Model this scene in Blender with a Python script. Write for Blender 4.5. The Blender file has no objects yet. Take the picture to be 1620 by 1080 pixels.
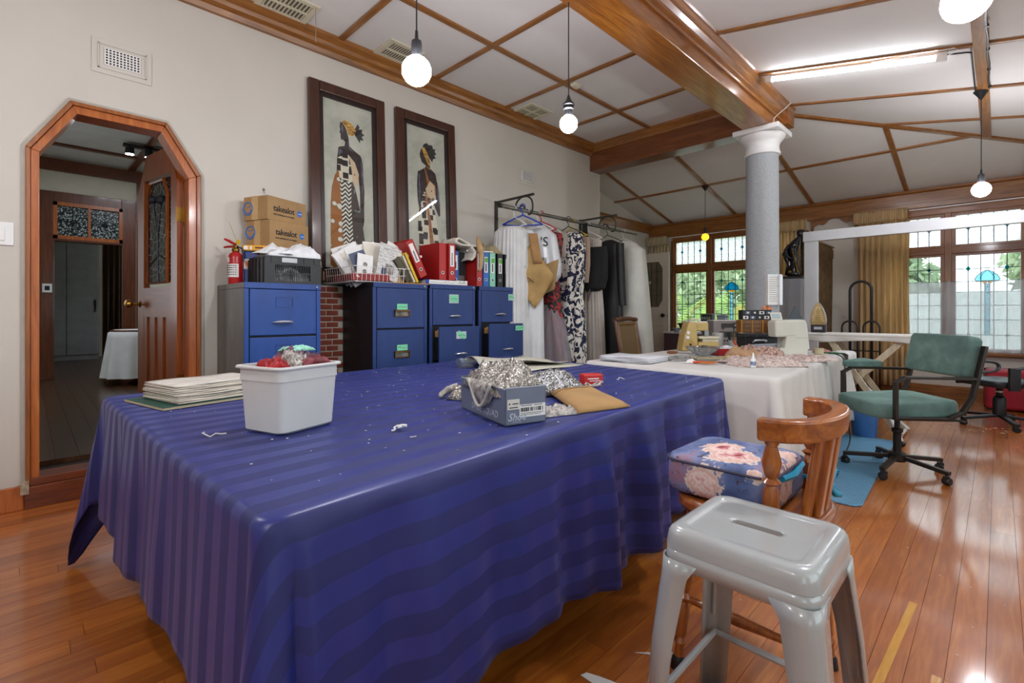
import bpy, bmesh, math, random
from math import sin, cos, pi, radians as RAD
from mathutils import Matrix, Vector

random.seed(7)
SC = bpy.context.scene
COL = SC.collection

# ------------------------------------------------------------------ camera
cam_d = bpy.data.cameras.new('camera')
cam_d.sensor_width = 36.0
cam_d.lens = 770.0 / 1620.0 * 36.0
cam_d.shift_y = -47.0 / 1620.0
cam_d.clip_start = 0.02
cam_d.clip_end = 200
cam = bpy.data.objects.new('camera', cam_d)
COL.objects.link(cam)
cam.location = (0, 0, 1.12)
cam.rotation_euler = (RAD(90), 0, RAD(45))
SC.camera = cam

# ------------------------------------------------------------------ world (bright overcast sky)
W = bpy.data.worlds.new('overcast_sky')
SC.world = W
W.use_nodes = True
bg = W.node_tree.nodes['Background']
bg.inputs[0].default_value = (0.86, 0.93, 1.0, 1)
bg.inputs[1].default_value = 3.2

# lamp strengths (used by the lamp builders further down)
BULB = 200.0
TUBE = 42.0

# ------------------------------------------------------------------ exposure
vs = SC.view_settings
SC.display_settings.display_device = 'sRGB'
vs.view_transform = 'Standard'
vs.look = 'None'
vs.exposure = 0.33
vs.gamma = 1.0
vs.use_curve_mapping = False
SC.cycles.max_bounces = 8
SC.cycles.diffuse_bounces = 4
SC.cycles.glossy_bounces = 4
SC.cycles.transparent_max_bounces = 16
SC.cycles.transmission_bounces = 6
SC.cycles.sample_clamp_indirect = 6.0
SC.cycles.caustics_reflective = False
SC.cycles.caustics_refractive = False

# ------------------------------------------------------------------ materials
def lin(h):
    h = h.lstrip('#')
    o = []
    for i in (0, 2, 4):
        c = int(h[i:i+2], 16) / 255.0
        o.append(c/12.92 if c <= 0.04045 else ((c+0.055)/1.055)**2.4)
    return (o[0], o[1], o[2], 1.0)

class NT:
    """small node-tree helper around one material"""
    def __init__(s, name):
        s.m = bpy.data.materials.new(name)
        s.m.use_nodes = True
        s.t = s.m.node_tree
        s.b = s.t.nodes['Principled BSDF']
        s.out = s.t.nodes['Material Output']
    def n(s, typ, **kw):
        x = s.t.nodes.new(typ)
        for k, v in kw.items():
            if k in x.inputs: x.inputs[k].default_value = v
            else: setattr(x, k, v)
        return x
    def l(s, a, b): s.t.links.new(a, b)
    def coord(s, kind='Object', scale=(1,1,1), rot=(0,0,0)):
        c = s.n('ShaderNodeTexCoord'); m = s.n('ShaderNodeMapping')
        m.inputs['Scale'].default_value = scale; m.inputs['Rotation'].default_value = rot
        s.l(c.outputs[kind], m.inputs['Vector'])
        return m.outputs['Vector']
    def noise(s, vec, scale=5, detail=4, rough=.55, dist=0):
        x = s.n('ShaderNodeTexNoise'); x.inputs['Scale'].default_value = scale
        x.inputs['Detail'].default_value = detail; x.inputs['Roughness'].default_value = rough
        x.inputs['Distortion'].default_value = dist
        s.l(vec, x.inputs['Vector']); return x.outputs['Fac']
    def voro(s, vec, scale=5, feature='F1', out='Distance'):
        x = s.n('ShaderNodeTexVoronoi'); x.feature = feature; x.inputs['Scale'].default_value = scale
        s.l(vec, x.inputs['Vector']); return x.outputs[out]
    def ramp(s, fac, stops, const=False):
        r = s.n('ShaderNodeValToRGB')
        if const: r.color_ramp.interpolation = 'CONSTANT'
        e = r.color_ramp.elements
        while len(e) < len(stops): e.new(0.5)
        for i, (p, c) in enumerate(stops):
            e[i].position = p; e[i].color = lin(c) if isinstance(c, str) else c
        s.l(fac, r.inputs['Fac']); return r.outputs['Color']
    def math(s, op, a, b=0.0):
        x = s.n('ShaderNodeMath', operation=op)
        for i, v in enumerate((a, b)):
            if hasattr(v, 'links'): s.l(v, x.inputs[i])
            else: x.inputs[i].default_value = v
        return x.outputs[0]
    def mix(s, fac, a, b):
        x = s.n('ShaderNodeMix', data_type='RGBA')
        for sock, v in ((x.inputs[0], fac), (x.inputs[6], a), (x.inputs[7], b)):
            if hasattr(v, 'links'): s.l(v, sock)
            elif isinstance(v, str): sock.default_value = lin(v)
            else: sock.default_value = v
        return x.outputs[2]
    def sep(s, vec):
        x = s.n('ShaderNodeSeparateXYZ'); s.l(vec, x.inputs[0]); return x.outputs
    def bump(s, h, strength=.2, dist=.005):
        x = s.n('ShaderNodeBump'); x.inputs['Strength'].default_value = strength
        x.inputs['Distance'].default_value = dist
        s.l(h, x.inputs['Height']); s.l(x.outputs[0], s.b.inputs['Normal'])
    def base(s, c, rough=.5, metal=0, spec=.5, coat=0, coat_r=.1):
        if hasattr(c, 'links'): s.l(c, s.b.inputs['Base Color'])
        else: s.b.inputs['Base Color'].default_value = lin(c) if isinstance(c, str) else c
        s.b.inputs['Roughness'].default_value = rough
        s.b.inputs['Metallic'].default_value = metal
        s.b.inputs['Specular IOR Level'].default_value = spec
        s.b.inputs['Coat Weight'].default_value = coat
        s.b.inputs['Coat Roughness'].default_value = coat_r
        return s

MATS = {}
def mat(name, color='#808080', rough=.5, metal=0, var=.06, vs_=6, bump=0, bs=80, spec=.5, coat=0, coat_r=.1, kind='Object'):
    """plain paint / plastic / cloth / metal with a little procedural unevenness"""
    if name in MATS: return MATS[name]
    n = NT(name)
    v = n.coord(kind)
    c = lin(color) if isinstance(color, str) else color
    if var:
        f = n.noise(v, vs_, 4)
        lo = tuple(max(0, x*(1-var*2)) for x in c[:3]) + (1,)
        hi = tuple(min(1, x*(1+var*2)) for x in c[:3]) + (1,)
        c = n.ramp(f, [(.3, lo), (.7, hi)])
    n.base(c, rough, metal, spec, coat, coat_r)
    if bump: n.bump(n.noise(v, bs, 3), bump, .003)
    MATS[name] = n.m
    return n.m

def wood(name, dark, mid, light, axis='x', rough=.35, scale=1.0, coat=.25, rnd=False, knots=True):
    if name in MATS: return MATS[name]
    n = NT(name)
    st = {'x': (1.2, 14, 14), 'y': (14, 1.2, 14), 'z': (14, 14, 1.2)}[axis]
    v = n.coord('Object', tuple(q*scale for q in st))
    if rnd:
        oi = n.n('ShaderNodeObjectInfo')
        a = n.n('ShaderNodeVectorMath', operation='ADD')
        sc = n.n('ShaderNodeVectorMath', operation='SCALE'); sc.inputs['Scale'].default_value = 40
        cb = n.n('ShaderNodeCombineXYZ')
        for i in range(3): n.l(oi.outputs['Random'], cb.inputs[i])
        n.l(cb.outputs[0], sc.inputs[0]); n.l(v, a.inputs[0]); n.l(sc.outputs[0], a.inputs[1])
        v = a.outputs[0]
    f1 = n.noise(v, 1.6, 6, .6, 1.2)
    f2 = n.noise(v, 7, 3, .5, .3)
    f = n.math('ADD', n.math('MULTIPLY', f1, .75), n.math('MULTIPLY', f2, .25))
    c = n.ramp(f, [(.3, dark), (.5, mid), (.7, light)])
    if rnd:
        r = n.ramp(oi.outputs['Random'], [(0, '#d2c8bc'), (.5, '#ece5dc'), (1, '#ffffff')])
        mm = n.n('ShaderNodeMix', data_type='RGBA', blend_type='MULTIPLY'); mm.inputs[0].default_value = 1
        n.l(c, mm.inputs[6]); n.l(r, mm.inputs[7]); c = mm.outputs[2]
    n.base(c, rough, 0, .5, coat, .10 if rnd else .12)
    if not rnd: n.bump(f2, .08, .002)
    MATS[name] = n.m
    return n.m

def emit(name, color, strength):
    if name in MATS: return MATS[name]
    n = NT(name)
    n.base(color, .4)
    n.b.inputs['Emission Color'].default_value = lin(color)
    n.b.inputs['Emission Strength'].default_value = strength
    MATS[name] = n.m
    return n.m

def thin_glass(name, tint='#ffffff', gloss=.07, rough=.02, frost=0.0, frost_scale=60, frost_col='#ffffff'):
    if name in MATS: return MATS[name]
    n = NT(name); t = n.t
    tr = n.n('ShaderNodeBsdfTransparent'); tr.inputs[0].default_value = lin(tint)
    gl = n.n('ShaderNodeBsdfGlossy'); gl.inputs['Roughness'].default_value = rough
    mx = n.n('ShaderNodeMixShader'); mx.inputs[0].default_value = gloss
    n.l(tr.outputs[0], mx.inputs[1]); n.l(gl.outputs[0], mx.inputs[2])
    o = mx.outputs[0]
    if frost:
        tl = n.n('ShaderNodeBsdfTranslucent'); tl.inputs[0].default_value = lin(frost_col)
        m2 = n.n('ShaderNodeMixShader')
        v = n.coord('Object')
        f = n.noise(v, frost_scale, 3, .6, .5)
        fr = n.ramp(f, [(.42, (frost*.35,)*3+(1,)), (.58, (min(1, frost),)*3+(1,))])
        n.l(fr, m2.inputs[0]); n.l(o, m2.inputs[1]); n.l(tl.outputs[0], m2.inputs[2]); o = m2.outputs[0]
    n.l(o, n.out.inputs['Surface'])
    MATS[name] = n.m
    return n.m

def sheer(name, color, trans=.4, transl=.3, var=.1, scale=(30, 30, 2)):
    """see-through or backlit cloth: transparent + translucent + diffuse"""
    if name in MATS: return MATS[name]
    n = NT(name)
    v = n.coord('Object', scale)
    f = n.noise(v, 1.5, 4)
    c = lin(color)
    lo = tuple(x*(1-var) for x in c[:3])+(1,); hi = tuple(min(1, x*(1+var)) for x in c[:3])+(1,)
    cc = n.ramp(f, [(.3, lo), (.7, hi)])
    d = n.n('ShaderNodeBsdfDiffuse'); tl = n.n('ShaderNodeBsdfTranslucent'); tr = n.n('ShaderNodeBsdfTransparent')
    n.l(cc, d.inputs[0]); n.l(cc, tl.inputs[0])
    m1 = n.n('ShaderNodeMixShader'); m1.inputs[0].default_value = transl
    m2 = n.n('ShaderNodeMixShader'); m2.inputs[0].default_value = trans
    n.l(d.outputs[0], m1.inputs[1]); n.l(tl.outputs[0], m1.inputs[2])
    n.l(m1.outputs[0], m2.inputs[1]); n.l(tr.outputs[0], m2.inputs[2])
    n.l(m2.outputs[0], n.out.inputs['Surface'])
    MATS[name] = n.m
    return n.m

# ------------------------------------------------------------------ geometry helpers
class MB:
    def __init__(s): s.v = []; s.f = []; s.uv = None
    def add(s, vs, fs):
        o = len(s.v); s.v += [tuple(p) for p in vs]; s.f += [tuple(i+o for i in f) for f in fs]; return s
    def box(s, x0, x1, y0, y1, z0, z1):
        return s.add([(x0,y0,z0),(x1,y0,z0),(x1,y1,z0),(x0,y1,z0),(x0,y0,z1),(x1,y0,z1),(x1,y1,z1),(x0,y1,z1)],
                     [(0,3,2,1),(4,5,6,7),(0,1,5,4),(1,2,6,5),(2,3,7,6),(3,0,4,7)])
    def obox(s, c, sx, sy, sz, rot=(0,0,0)):
        M = Matrix.Translation(c) @ (Matrix.Rotation(rot[2],4,'Z') @ Matrix.Rotation(rot[1],4,'Y') @ Matrix.Rotation(rot[0],4,'X'))
        b = MB().box(-sx/2,sx/2,-sy/2,sy/2,-sz/2,sz/2)
        return s.add([M @ Vector(p) for p in b.v], b.f)
    def bar(s, p0, p1, w, h, up=(0,0,1)):
        """rectangular bar from p0 to p1 (w sideways, h along up)"""
        p0 = Vector(p0); p1 = Vector(p1); d = (p1-p0).normalized(); u = Vector(up)
        r = d.cross(u)
        if r.length < 1e-4: r = d.cross(Vector((0,1,0)))
        r.normalize(); u = r.cross(d)
        q = []
        for p in (p0, p1):
            for a, b in ((-1,-1),(1,-1),(1,1),(-1,1)): q.append(p + r*(a*w/2) + u*(b*h/2))
        return s.add(q, [(0,1,2,3)[::-1],(4,5,6,7),(0,1,5,4),(1,2,6,5),(2,3,7,6),(3,0,4,7)])
    def tube(s, path, r, n=8, closed=False, cap=True):
        P = [Vector(p) for p in path]; m = len(P)
        R = r if isinstance(r, (list, tuple)) else [r]*m
        pv = None; rings = []
        for i in range(m):
            if closed: t = P[(i+1) % m] - P[i-1]
            else: t = P[min(i+1, m-1)] - P[max(i-1, 0)]
            if t.length < 1e-9: t = Vector((0,0,1))
            t.normalize()
            if pv is None:
                a = Vector((0,0,1)) if abs(t.z) < .9 else Vector((1,0,0))
                u = t.cross(a).normalized()
            else:
                u = pv - t*pv.dot(t)
                if u.length < 1e-6: u = t.orthogonal()
                u.normalize()
            pv = u; w = t.cross(u)
            rings.append([P[i] + (u*cos(2*pi*k/n) + w*sin(2*pi*k/n))*R[i] for k in range(n)])
        o = len(s.v)
        for rg in rings: s.v += [tuple(p) for p in rg]
        for i in range(m if closed else m-1):
            j = (i+1) % m
            for k in range(n):
                l = (k+1) % n
                s.f.append((o+i*n+k, o+i*n+l, o+j*n+l, o+j*n+k))
        if cap and not closed:
            s.f.append(tuple(o+k for k in range(n))[::-1]); s.f.append(tuple(o+(m-1)*n+k for k in range(n)))
        return s
    def cyl(s, p0, p1, r0, r1=None, n=16): return s.tube([p0, p1], [r0, r0 if r1 is None else r1], n)
    def lathe(s, prof, n=24, c=(0,0,0), axis='z', cap=True):
        o = len(s.v); m = len(prof)
        for r, z in prof:
            for k in range(n):
                a = 2*pi*k/n
                q = (r*cos(a), r*sin(a), z)
                if axis == 'y': q = (q[0], -q[2], q[1])
                if axis == 'x': q = (q[2], q[0], q[1])
                s.v.append((c[0]+q[0], c[1]+q[1], c[2]+q[2]))
        for i in range(m-1):
            for k in range(n):
                l = (k+1) % n
                s.f.append((o+i*n+k, o+i*n+l, o+(i+1)*n+l, o+(i+1)*n+k))
        if cap:
            if prof[0][0] > 1e-5: s.f.append(tuple(o+k for k in range(n))[::-1])
            if prof[-1][0] > 1e-5: s.f.append(tuple(o+(m-1)*n+k for k in range(n)))
        return s
    def sph(s, c, r, n=16, m=10, sz=1.0):
        return s.lathe([(max(1e-4, r*sin(pi*i/m)), -r*sz*cos(pi*i/m)) for i in range(m+1)], n, c, cap=False)
    def prism(s, poly, a0, a1, plane='xz'):
        """2-D polygon (counter-clockwise) pushed from a0 to a1 along the third axis"""
        n = len(poly)
        def q(p, a):
            if plane == 'xz': return (p[0], a, p[1])
            if plane == 'xy': return (p[0], p[1], a)
            return (a, p[0], p[1])
        vs = [q(p, a0) for p in poly] + [q(p, a1) for p in poly]
        fs = [tuple(range(n)), tuple(range(n, 2*n))[::-1]] + [(i, n+i, n+(i+1) % n, (i+1) % n) for i in range(n)]
        return s.add(vs, fs)
    def slab(s, poly, zf, t):
        """polygon in plan, lower face at zf(x,y), thickness t upwards"""
        n = len(poly)
        vs = [(x, y, zf(x, y)) for x, y in poly] + [(x, y, zf(x, y)+t) for x, y in poly]
        fs = [tuple(range(n))[::-1], tuple(range(n, 2*n))] + [(i, (i+1) % n, n+(i+1) % n, n+i) for i in range(n)]
        return s.add(vs, fs)
    def grid(s, fn, nu, nv, closed_u=False, uvfn=None):
        o = len(s.v); cu = nu if closed_u else nu+1
        for j in range(nv+1):
            for i in range(cu): s.v.append(tuple(fn(i/nu, j/nv)))
        for j in range(nv):
            for i in range(nu):
                k = (i+1) % cu if closed_u else i+1
                s.f.append((o+j*cu+i, o+j*cu+k, o+(j+1)*cu+k, o+(j+1)*cu+i))
        return s
    def xf(s, M):
        s.v = [tuple(M @ Vector(p)) for p in s.v]; return s
    def mesh(s, name):
        me = bpy.data.meshes.new(name); me.from_pydata(s.v, [], s.f)
        if s.uv is not None:
            u = me.uv_layers.new(name='UVMap')
            for lp in me.loops: u.data[lp.index].uv = s.uv[lp.vertex_index]
        me.validate()
        b = bmesh.new(); b.from_mesh(me); bmesh.ops.recalc_face_normals(b, faces=b.faces); b.to_mesh(me); b.free()
        return me

def setp(o, label=None, cat=None, group=None, kind=None):
    if label: o['label'] = label
    if cat: o['category'] = cat
    if group: o['group'] = group
    if kind: o['kind'] = kind
    return o

def T(name, label, cat, loc=(0,0,0), rz=0.0, group=None, kind=None):
    o = bpy.data.objects.new(name, None); COL.objects.link(o)
    o.location = loc; o.rotation_euler = (0, 0, RAD(rz)); o.empty_display_size = .05
    return setp(o, label, cat, group, kind)

def P(name, mb, m, parent=None, smooth=False, bev=0, loc=None, rot=None, label=None, solid=0, sub=0, kind=None):
    me = mb.mesh(name) if isinstance(mb, MB) else mb
    me.materials.clear(); me.materials.append(m)
    o = bpy.data.objects.new(name, me); COL.objects.link(o)
    if parent: o.parent = parent
    if loc: o.location = loc
    if rot: o.rotation_euler = rot
    if solid:
        k = o.modifiers.new('thickness', 'SOLIDIFY'); k.thickness = solid; k.offset = 0
    if bev:
        k = o.modifiers.new('bevel', 'BEVEL'); k.width = bev; k.segments = 2; k.limit_method = 'ANGLE'; k.angle_limit = RAD(40)
    if sub:
        k = o.modifiers.new('subdivision', 'SUBSURF'); k.levels = sub; k.render_levels = sub
    if smooth:
        me.polygons.foreach_set('use_smooth', [True]*len(me.polygons))
        if smooth != 'all' and not sub:
            me.set_sharp_from_angle(angle=RAD(38))
    if label: o['label'] = label
    if kind: o['kind'] = kind
    return o

def S(name, mb, m, label, parent=None, cat=None, **kw):
    """a piece of the room itself"""
    o = P(name, mb, m, parent, **kw)
    if parent is None: setp(o, label, cat, None, 'structure')
    return o

def TH(name, mb, m, label, cat, loc=(0,0,0), rz=0.0, group=None, kind=None, **kw):
    """a thing that is one mesh"""
    o = P(name, mb, m, None, **kw)
    o.location = loc; o.rotation_euler = (0, 0, RAD(rz))
    return setp(o, label, cat, group, kind)

def dup(o, parent=None):
    c = o.copy(); COL.objects.link(c)
    if parent: c.parent = parent
    for ch in list(o.children): dup(ch, c)
    return c

def text_mesh(body, size, offset=0.0, extrude=0.0006, align='LEFT', shear=0.0, space=1.0):
    cu = bpy.data.curves.new('lettering', 'FONT'); cu.body = body; cu.size = size
    cu.offset = offset; cu.extrude = extrude; cu.align_x = align; cu.shear = shear; cu.space_character = space
    cu.resolution_u = 3
    ob = bpy.data.objects.new('lettering_tmp', cu); COL.objects.link(ob)
    dg = bpy.context.evaluated_depsgraph_get(); dg.update()
    me = bpy.data.meshes.new_from_object(ob.evaluated_get(dg))
    bpy.data.objects.remove(ob); bpy.data.curves.remove(cu)
    return me

def TXT(body, size, m, parent, loc, rz=0.0, name='lettering', **kw):
    """flat lettering standing in the parent's x-z plane, facing -y"""
    return P(name, text_mesh(body, size, **kw), m, parent, loc=loc, rot=(RAD(90), 0, rz))

def clip(poly, a, b, c):
    """keep the part of a convex polygon where a*x+b*y+c >= 0"""
    out = []
    for i in range(len(poly)):
        p, q = poly[i], poly[(i+1) % len(poly)]
        dp = a*p[0]+b*p[1]+c; dq = a*q[0]+b*q[1]+c
        if dp >= 0: out.append(p)
        if dp*dq < 0:
            t = dp/(dp-dq); out.append((p[0]+(q[0]-p[0])*t, p[1]+(q[1]-p[1])*t))
    return out
def strip(x0, y0, x1, y1, w):
    d = math.hypot(x1-x0, y1-y0); nx, ny = -(y1-y0)/d*w/2, (x1-x0)/d*w/2
    return [(x0-nx, y0-ny), (x1-nx, y1-ny), (x1+nx, y1+ny), (x0+nx, y0+ny)]
def arc(cx, cy, r, a0, a1, n): return [(cx+r*cos(a0+(a1-a0)*i/n), cy+r*sin(a0+(a1-a0)*i/n)) for i in range(n+1)]
def rrect(x0, x1, y0, y1, r, n=4):
    return arc(x1-r, y1-r, r, 0, pi/2, n)+arc(x0+r, y1-r, r, pi/2, pi, n)+arc(x0+r, y0+r, r, pi, 1.5*pi, n)+arc(x1-r, y0+r, r, 1.5*pi, 2*pi, n)
def curve_pts(pts, k=5):
    """smooth curve through the points (Catmull-Rom)"""
    P_ = [Vector(p) for p in pts]; out = []
    for i in range(len(P_)-1):
        a, b, c, d = P_[max(0, i-1)], P_[i], P_[i+1], P_[min(len(P_)-1, i+2)]
        for j in range(k):
            t = j/k; out.append(.5*((2*b)+(c-a)*t+(2*a-5*b+4*c-d)*t*t+(3*b-a-3*c+d)*t*t*t))
    out.append(P_[-1]); return out
def hsh(i, k=0):
    x = sin(i*127.1+k*311.7+1.3)*43758.5453
    return x-math.floor(x)
# ================================================================== THE ROOM
XW, YF, ZC = -3.92, 8.466, 3.36          # left wall, window wall, flat ceiling
XL, XR, YB = -4.72, 1.27, -2.4           # verandah end wall, right wall, wall behind
def zR(x, y=0): return 3.317 - .198*(x+1.64)
def zF(x, y): return 2.74 + .234*(YF-y)
M_WALL = mat('cream_wall_paint', '#c9c4ba', .75, var=.02, vs_=1.5, bump=.05, bs=120)
M_CEIL = mat('white_ceiling_board', '#dad7d3', .8, var=.025, vs_=1.2, bump=.12, bs=35)
M_TRIM = wood('varnished_pine_trim', '#613a14', '#8b5825', '#a87235', 'y')
M_TRIMX = wood('varnished_pine_trim_across', '#5f3813', '#885523', '#a56f34', 'x')
M_TRIMZ = wood('varnished_pine_trim_upright', '#5f3813', '#885523', '#a56f34', 'z')
M_DARK = wood('dark_stained_timber', '#3f1d0b', '#5d2d12', '#783f1b', 'x', rough=.4)
M_DARKZ = wood('dark_stained_timber_upright', '#3f1d0b', '#5d2d12', '#783f1b', 'z', rough=.4)
M_BEAM = wood('varnished_beam_timber', '#6a3a10', '#91571e', '#af7430', 'y', rough=.28, coat=.5)
M_BEAMX = wood('varnished_cross_beam_timber', '#552a12', '#6f3d1b', '#875126', 'x', rough=.3, coat=.4)
M_DOORW = wood('orange_door_timber', '#8c4618', '#ab5d27', '#c07438', 'z', rough=.33)
M_FLOOR = wood('varnished_floor_board', '#9c5316', '#b8661c', '#cc8230', 'y', rough=.45, coat=.95, rnd=True)
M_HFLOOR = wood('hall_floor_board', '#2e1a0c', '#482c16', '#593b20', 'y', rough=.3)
M_WHITE = mat('white_gloss_paint', '#e6e6e4', .4, var=.02)
M_BLACK = mat('black_plastic', '#17171a', .45, var=.1)
M_BRASS = mat('brass', '#9a7434', .3, 1, var=.15)
M_CHROME = mat('chrome', '#d4d6d8', .28, .75, var=.05)
M_PAPER = mat('white_paper', '#e4e2de', .7, var=.03)
M_INK = mat('black_print', '#16181c', .6, var=0)
M_STEEL = mat('brushed_steel', '#8d8f90', .38, 1, var=.1)

# floor: single boards on a dark sub-floor
fl = S('floor', MB().box(XL, XR, YB, YF, -.06, -.02), mat('sub_floor', '#2a1508', .9), 'glossy orange-brown timber board floor', cat='floor')
lens_ = (1.9, 2.6, 3.3, 4.1)
pl_mesh = {}
pw = .0885
for L in lens_:
    pl_mesh[L] = MB().box(-pw/2+.0006, pw/2-.0006, 0, L-.0012, -.02, 0).mesh('plank')
M_FPALE = wood('pale_floor_board', '#b87a2a', '#d39b45', '#dcab5c', 'y', rough=.2, coat=.55)
row = 0
x = XL + pw/2
while x < XR:
    y = (5.65 if x < XW-.05 else YB) - (1.5*hsh(row, 3) if x >= XW-.05 else 0)
    k = 0
    while y < YF-.02:
        L = lens_[int(hsh(row, k)*3.99)]
        pale = hsh(row, k+50) > .955
        o = P('plank', pl_mesh[L], M_FLOOR, fl, loc=(x, y, 0))
        if y+L > YF: o.scale = (1, (YF-y)/L, 1)
        y += L; k += 1
    row += 1; x += pw
# two pale filler strips let into the boards
for (x0, y0, x1, y1, w) in ((-.143, 1.28, -.135, 1.98, .022), (-.262, 1.72, -.232, 2.42, .024)):
    P('plank', MB().slab(strip(x0, y0, x1, y1, w), lambda a, b: -.018, .0188), M_FPALE, fl, label='pale filler strip')

# left wall with an eight-sided doorway
OUT = [(0, .13), (0, 2.06), (.19, 2.377), (.665, 2.374), (.86, 2.06), (.86, .13)]
INN = [(.058, .17), (.058, 2.043), (.22, 2.308), (.637, 2.308), (.79, 2.03), (.79, .17)]
w = MB()
w.box(XW-.15, XW, YB, 0, 0, 3.45)
w.box(XW-.15, XW, .86, 5.647, 0, 3.45)
for a, b in ((1, 2), (2, 3), (3, 4)):
    w.prism([OUT[a], OUT[b], (OUT[b][0], 3.45), (OUT[a][0], 3.45)], XW-.15, XW, 'yz')
S('wall_left', w, M_WALL, 'cream left wall with the eight-sided doorway', cat='wall')
S('wall_far', (lambda m: m.box(XL-.1, -4.26, YF, YF+.15, 0, 3.0).box(-4.26, -2.15, YF, YF+.15, 0, .66).box(-2.15, -1.17, YF, YF+.15, 0, 3.0)
   .box(-1.17, .96, YF, YF+.15, 0, .60).box(.96, XR+.1, YF, YF+.15, 0, 3.0).box(-4.26, -2.15, YF, YF+.15, 2.45, 3.0).box(-1.17, .96, YF, YF+.15, 2.45, 3.0))(MB()),
  M_WALL, 'cream window wall at the far end', cat='wall')
S('wall_end', MB().box(XL-.1, XL, 5.5, YF, 0, 3.5).box(XL, XW-.15, 5.497, 5.647, 0, 3.5), M_WALL, 'cream end wall of the sunroom beyond the clothes rail', cat='wall')
# right wall (out of view) has the same run of windows
rw = MB().box(XR, XR+.15, YB, YF, 0, .62).box(XR, XR+.15, YB, YF, 2.42, 3.2)
for a, b in ((YB, -1.9), (-.2, .5), (2.2, 2.9), (4.6, 5.3), (7.0, YF)): rw.box(XR, XR+.15, a, b, .62, 2.42)
S('wall_right', rw, M_WALL, 'cream right wall with window openings', cat='wall')
S('wall_back', MB().box(XW-.15, XR+.15, YB-.15, YB, 0, 3.6), M_WALL, 'cream wall behind the camera', cat='wall')

# ---- flat ceiling in panels and battens
ce = S('ceiling', MB().box(XW-.15, -1.6, YB-.1, 5.6, ZC+.02, ZC+.06), M_CEIL, 'white flat ceiling panelled with brown timber battens', cat='ceiling')
ys = [YB] + [1.83+.944*k for k in range(-4, 4)] + [5.42]
for a, b in zip(ys[:-1], ys[1:]):
    for c, d in ((XW, -3.0), (-3.0, -1.88)):
        P('ceiling_panel', MB().box(c+.003, d-.003, a+.003, b-.003, ZC, ZC+.02), M_CEIL, ce)
for y in ys[1:-1]: P('batten', MB().box(XW, -1.88, y-.024, y+.024, ZC-.018, ZC), M_TRIMX, ce, bev=.004)
P('batten', MB().box(-3.025, -2.975, YB, 5.42, ZC-.02, ZC), M_TRIM, ce, bev=.004)
# ---- sloping ceiling on the right
cr = S('ceiling_right', MB().slab([(-1.7, YB-.1), (XR+.1, YB-.1), (XR+.1, YF), (-1.628, 6.012), (-1.7, 6.0)], lambda x, y: zR(x)+.03, .05), M_CEIL, 'white sloping ceiling above the office chairs', cat='ceiling')
hy = lambda x: 6.012+.846*(x+1.628)
yr = [YB] + [3.82+.935*k for k in range(-6, 4)] + [YF]
for a, b in zip(yr[:-1], yr[1:]):
    for c, d in ((-1.6, -.0925), (-.0925, XR)):
        q = clip([(c+.003, a+.003), (d-.003, a+.003), (d-.003, b-.003), (c+.003, b-.003)], .846, -1, 6.012+.846*1.628)
        if len(q) > 2: P('ceiling_panel', MB().slab(q, zR, .02), M_CEIL, cr)
for y in yr[1:-1]:
    q = clip([(-1.6, y-.02), (XR, y-.02), (XR, y+.02), (-1.6, y+.02)], .846, -1, 6.012+.846*1.628)
    if len(q) > 2: P('batten', MB().slab(q, lambda x, y: zR(x)-.016, .016), M_TRIMX, cr)
P('batten', MB().slab([(-.13, YB), (-.055, YB), (-.055, 7.31), (-.13, 7.27)], lambda x, y: zR(x)-.024, .024), M_TRIM, cr)
# ---- sloping ceiling towards the windows
cf = S('ceiling_far', MB().slab([(XL-.1, 5.5), (-1.9, 5.5), (-1.628, 6.012), (XR, YF+.1), (XL-.1, YF+.1)], lambda x, y: zF(x, y)+.03, .05), M_CEIL, 'white sloping ceiling above the leaded windows', cat='ceiling')
xs = [XL, -4.24, -3.11, -1.985, -.876, .235, XR]
for c, d in zip(xs[:-1], xs[1:]):
    for a, b in ((5.62, 7.24), (7.24, YF)):
        q = clip([(c+.003, a+.003), (d-.003, a+.003), (d-.003, b-.003), (c+.003, b-.003)], -.846, 1, -(6.012+.846*1.628))
        if len(q) > 2: P('ceiling_panel', MB().slab(q, zF, .02), M_CEIL, cf)
for x in xs[1:-1]:
    y0 = max(5.62, hy(x)) if x > -2 else 5.62
    P('batten', MB().slab([(x-.024, y0), (x+.024, y0), (x+.024, YF), (x-.024, YF)], lambda x, y: zF(x, y)-.018, .018), M_TRIM, cf)
q = clip([(XL, 7.22), (XR, 7.22), (XR, 7.26), (XL, 7.26)], -.846, 1, -(6.012+.846*1.628))
P('batten', MB().slab(q, lambda x, y: zF(x, y)-.0151, .015), M_TRIMX, cf)
P('batten', MB().slab(strip(-1.62, hy(-1.62), 1.2, hy(1.2), .05), lambda x, y: min(zF(x, y), zR(x))-.024, .024), M_TRIMX, cf, label='hip batten')

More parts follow.
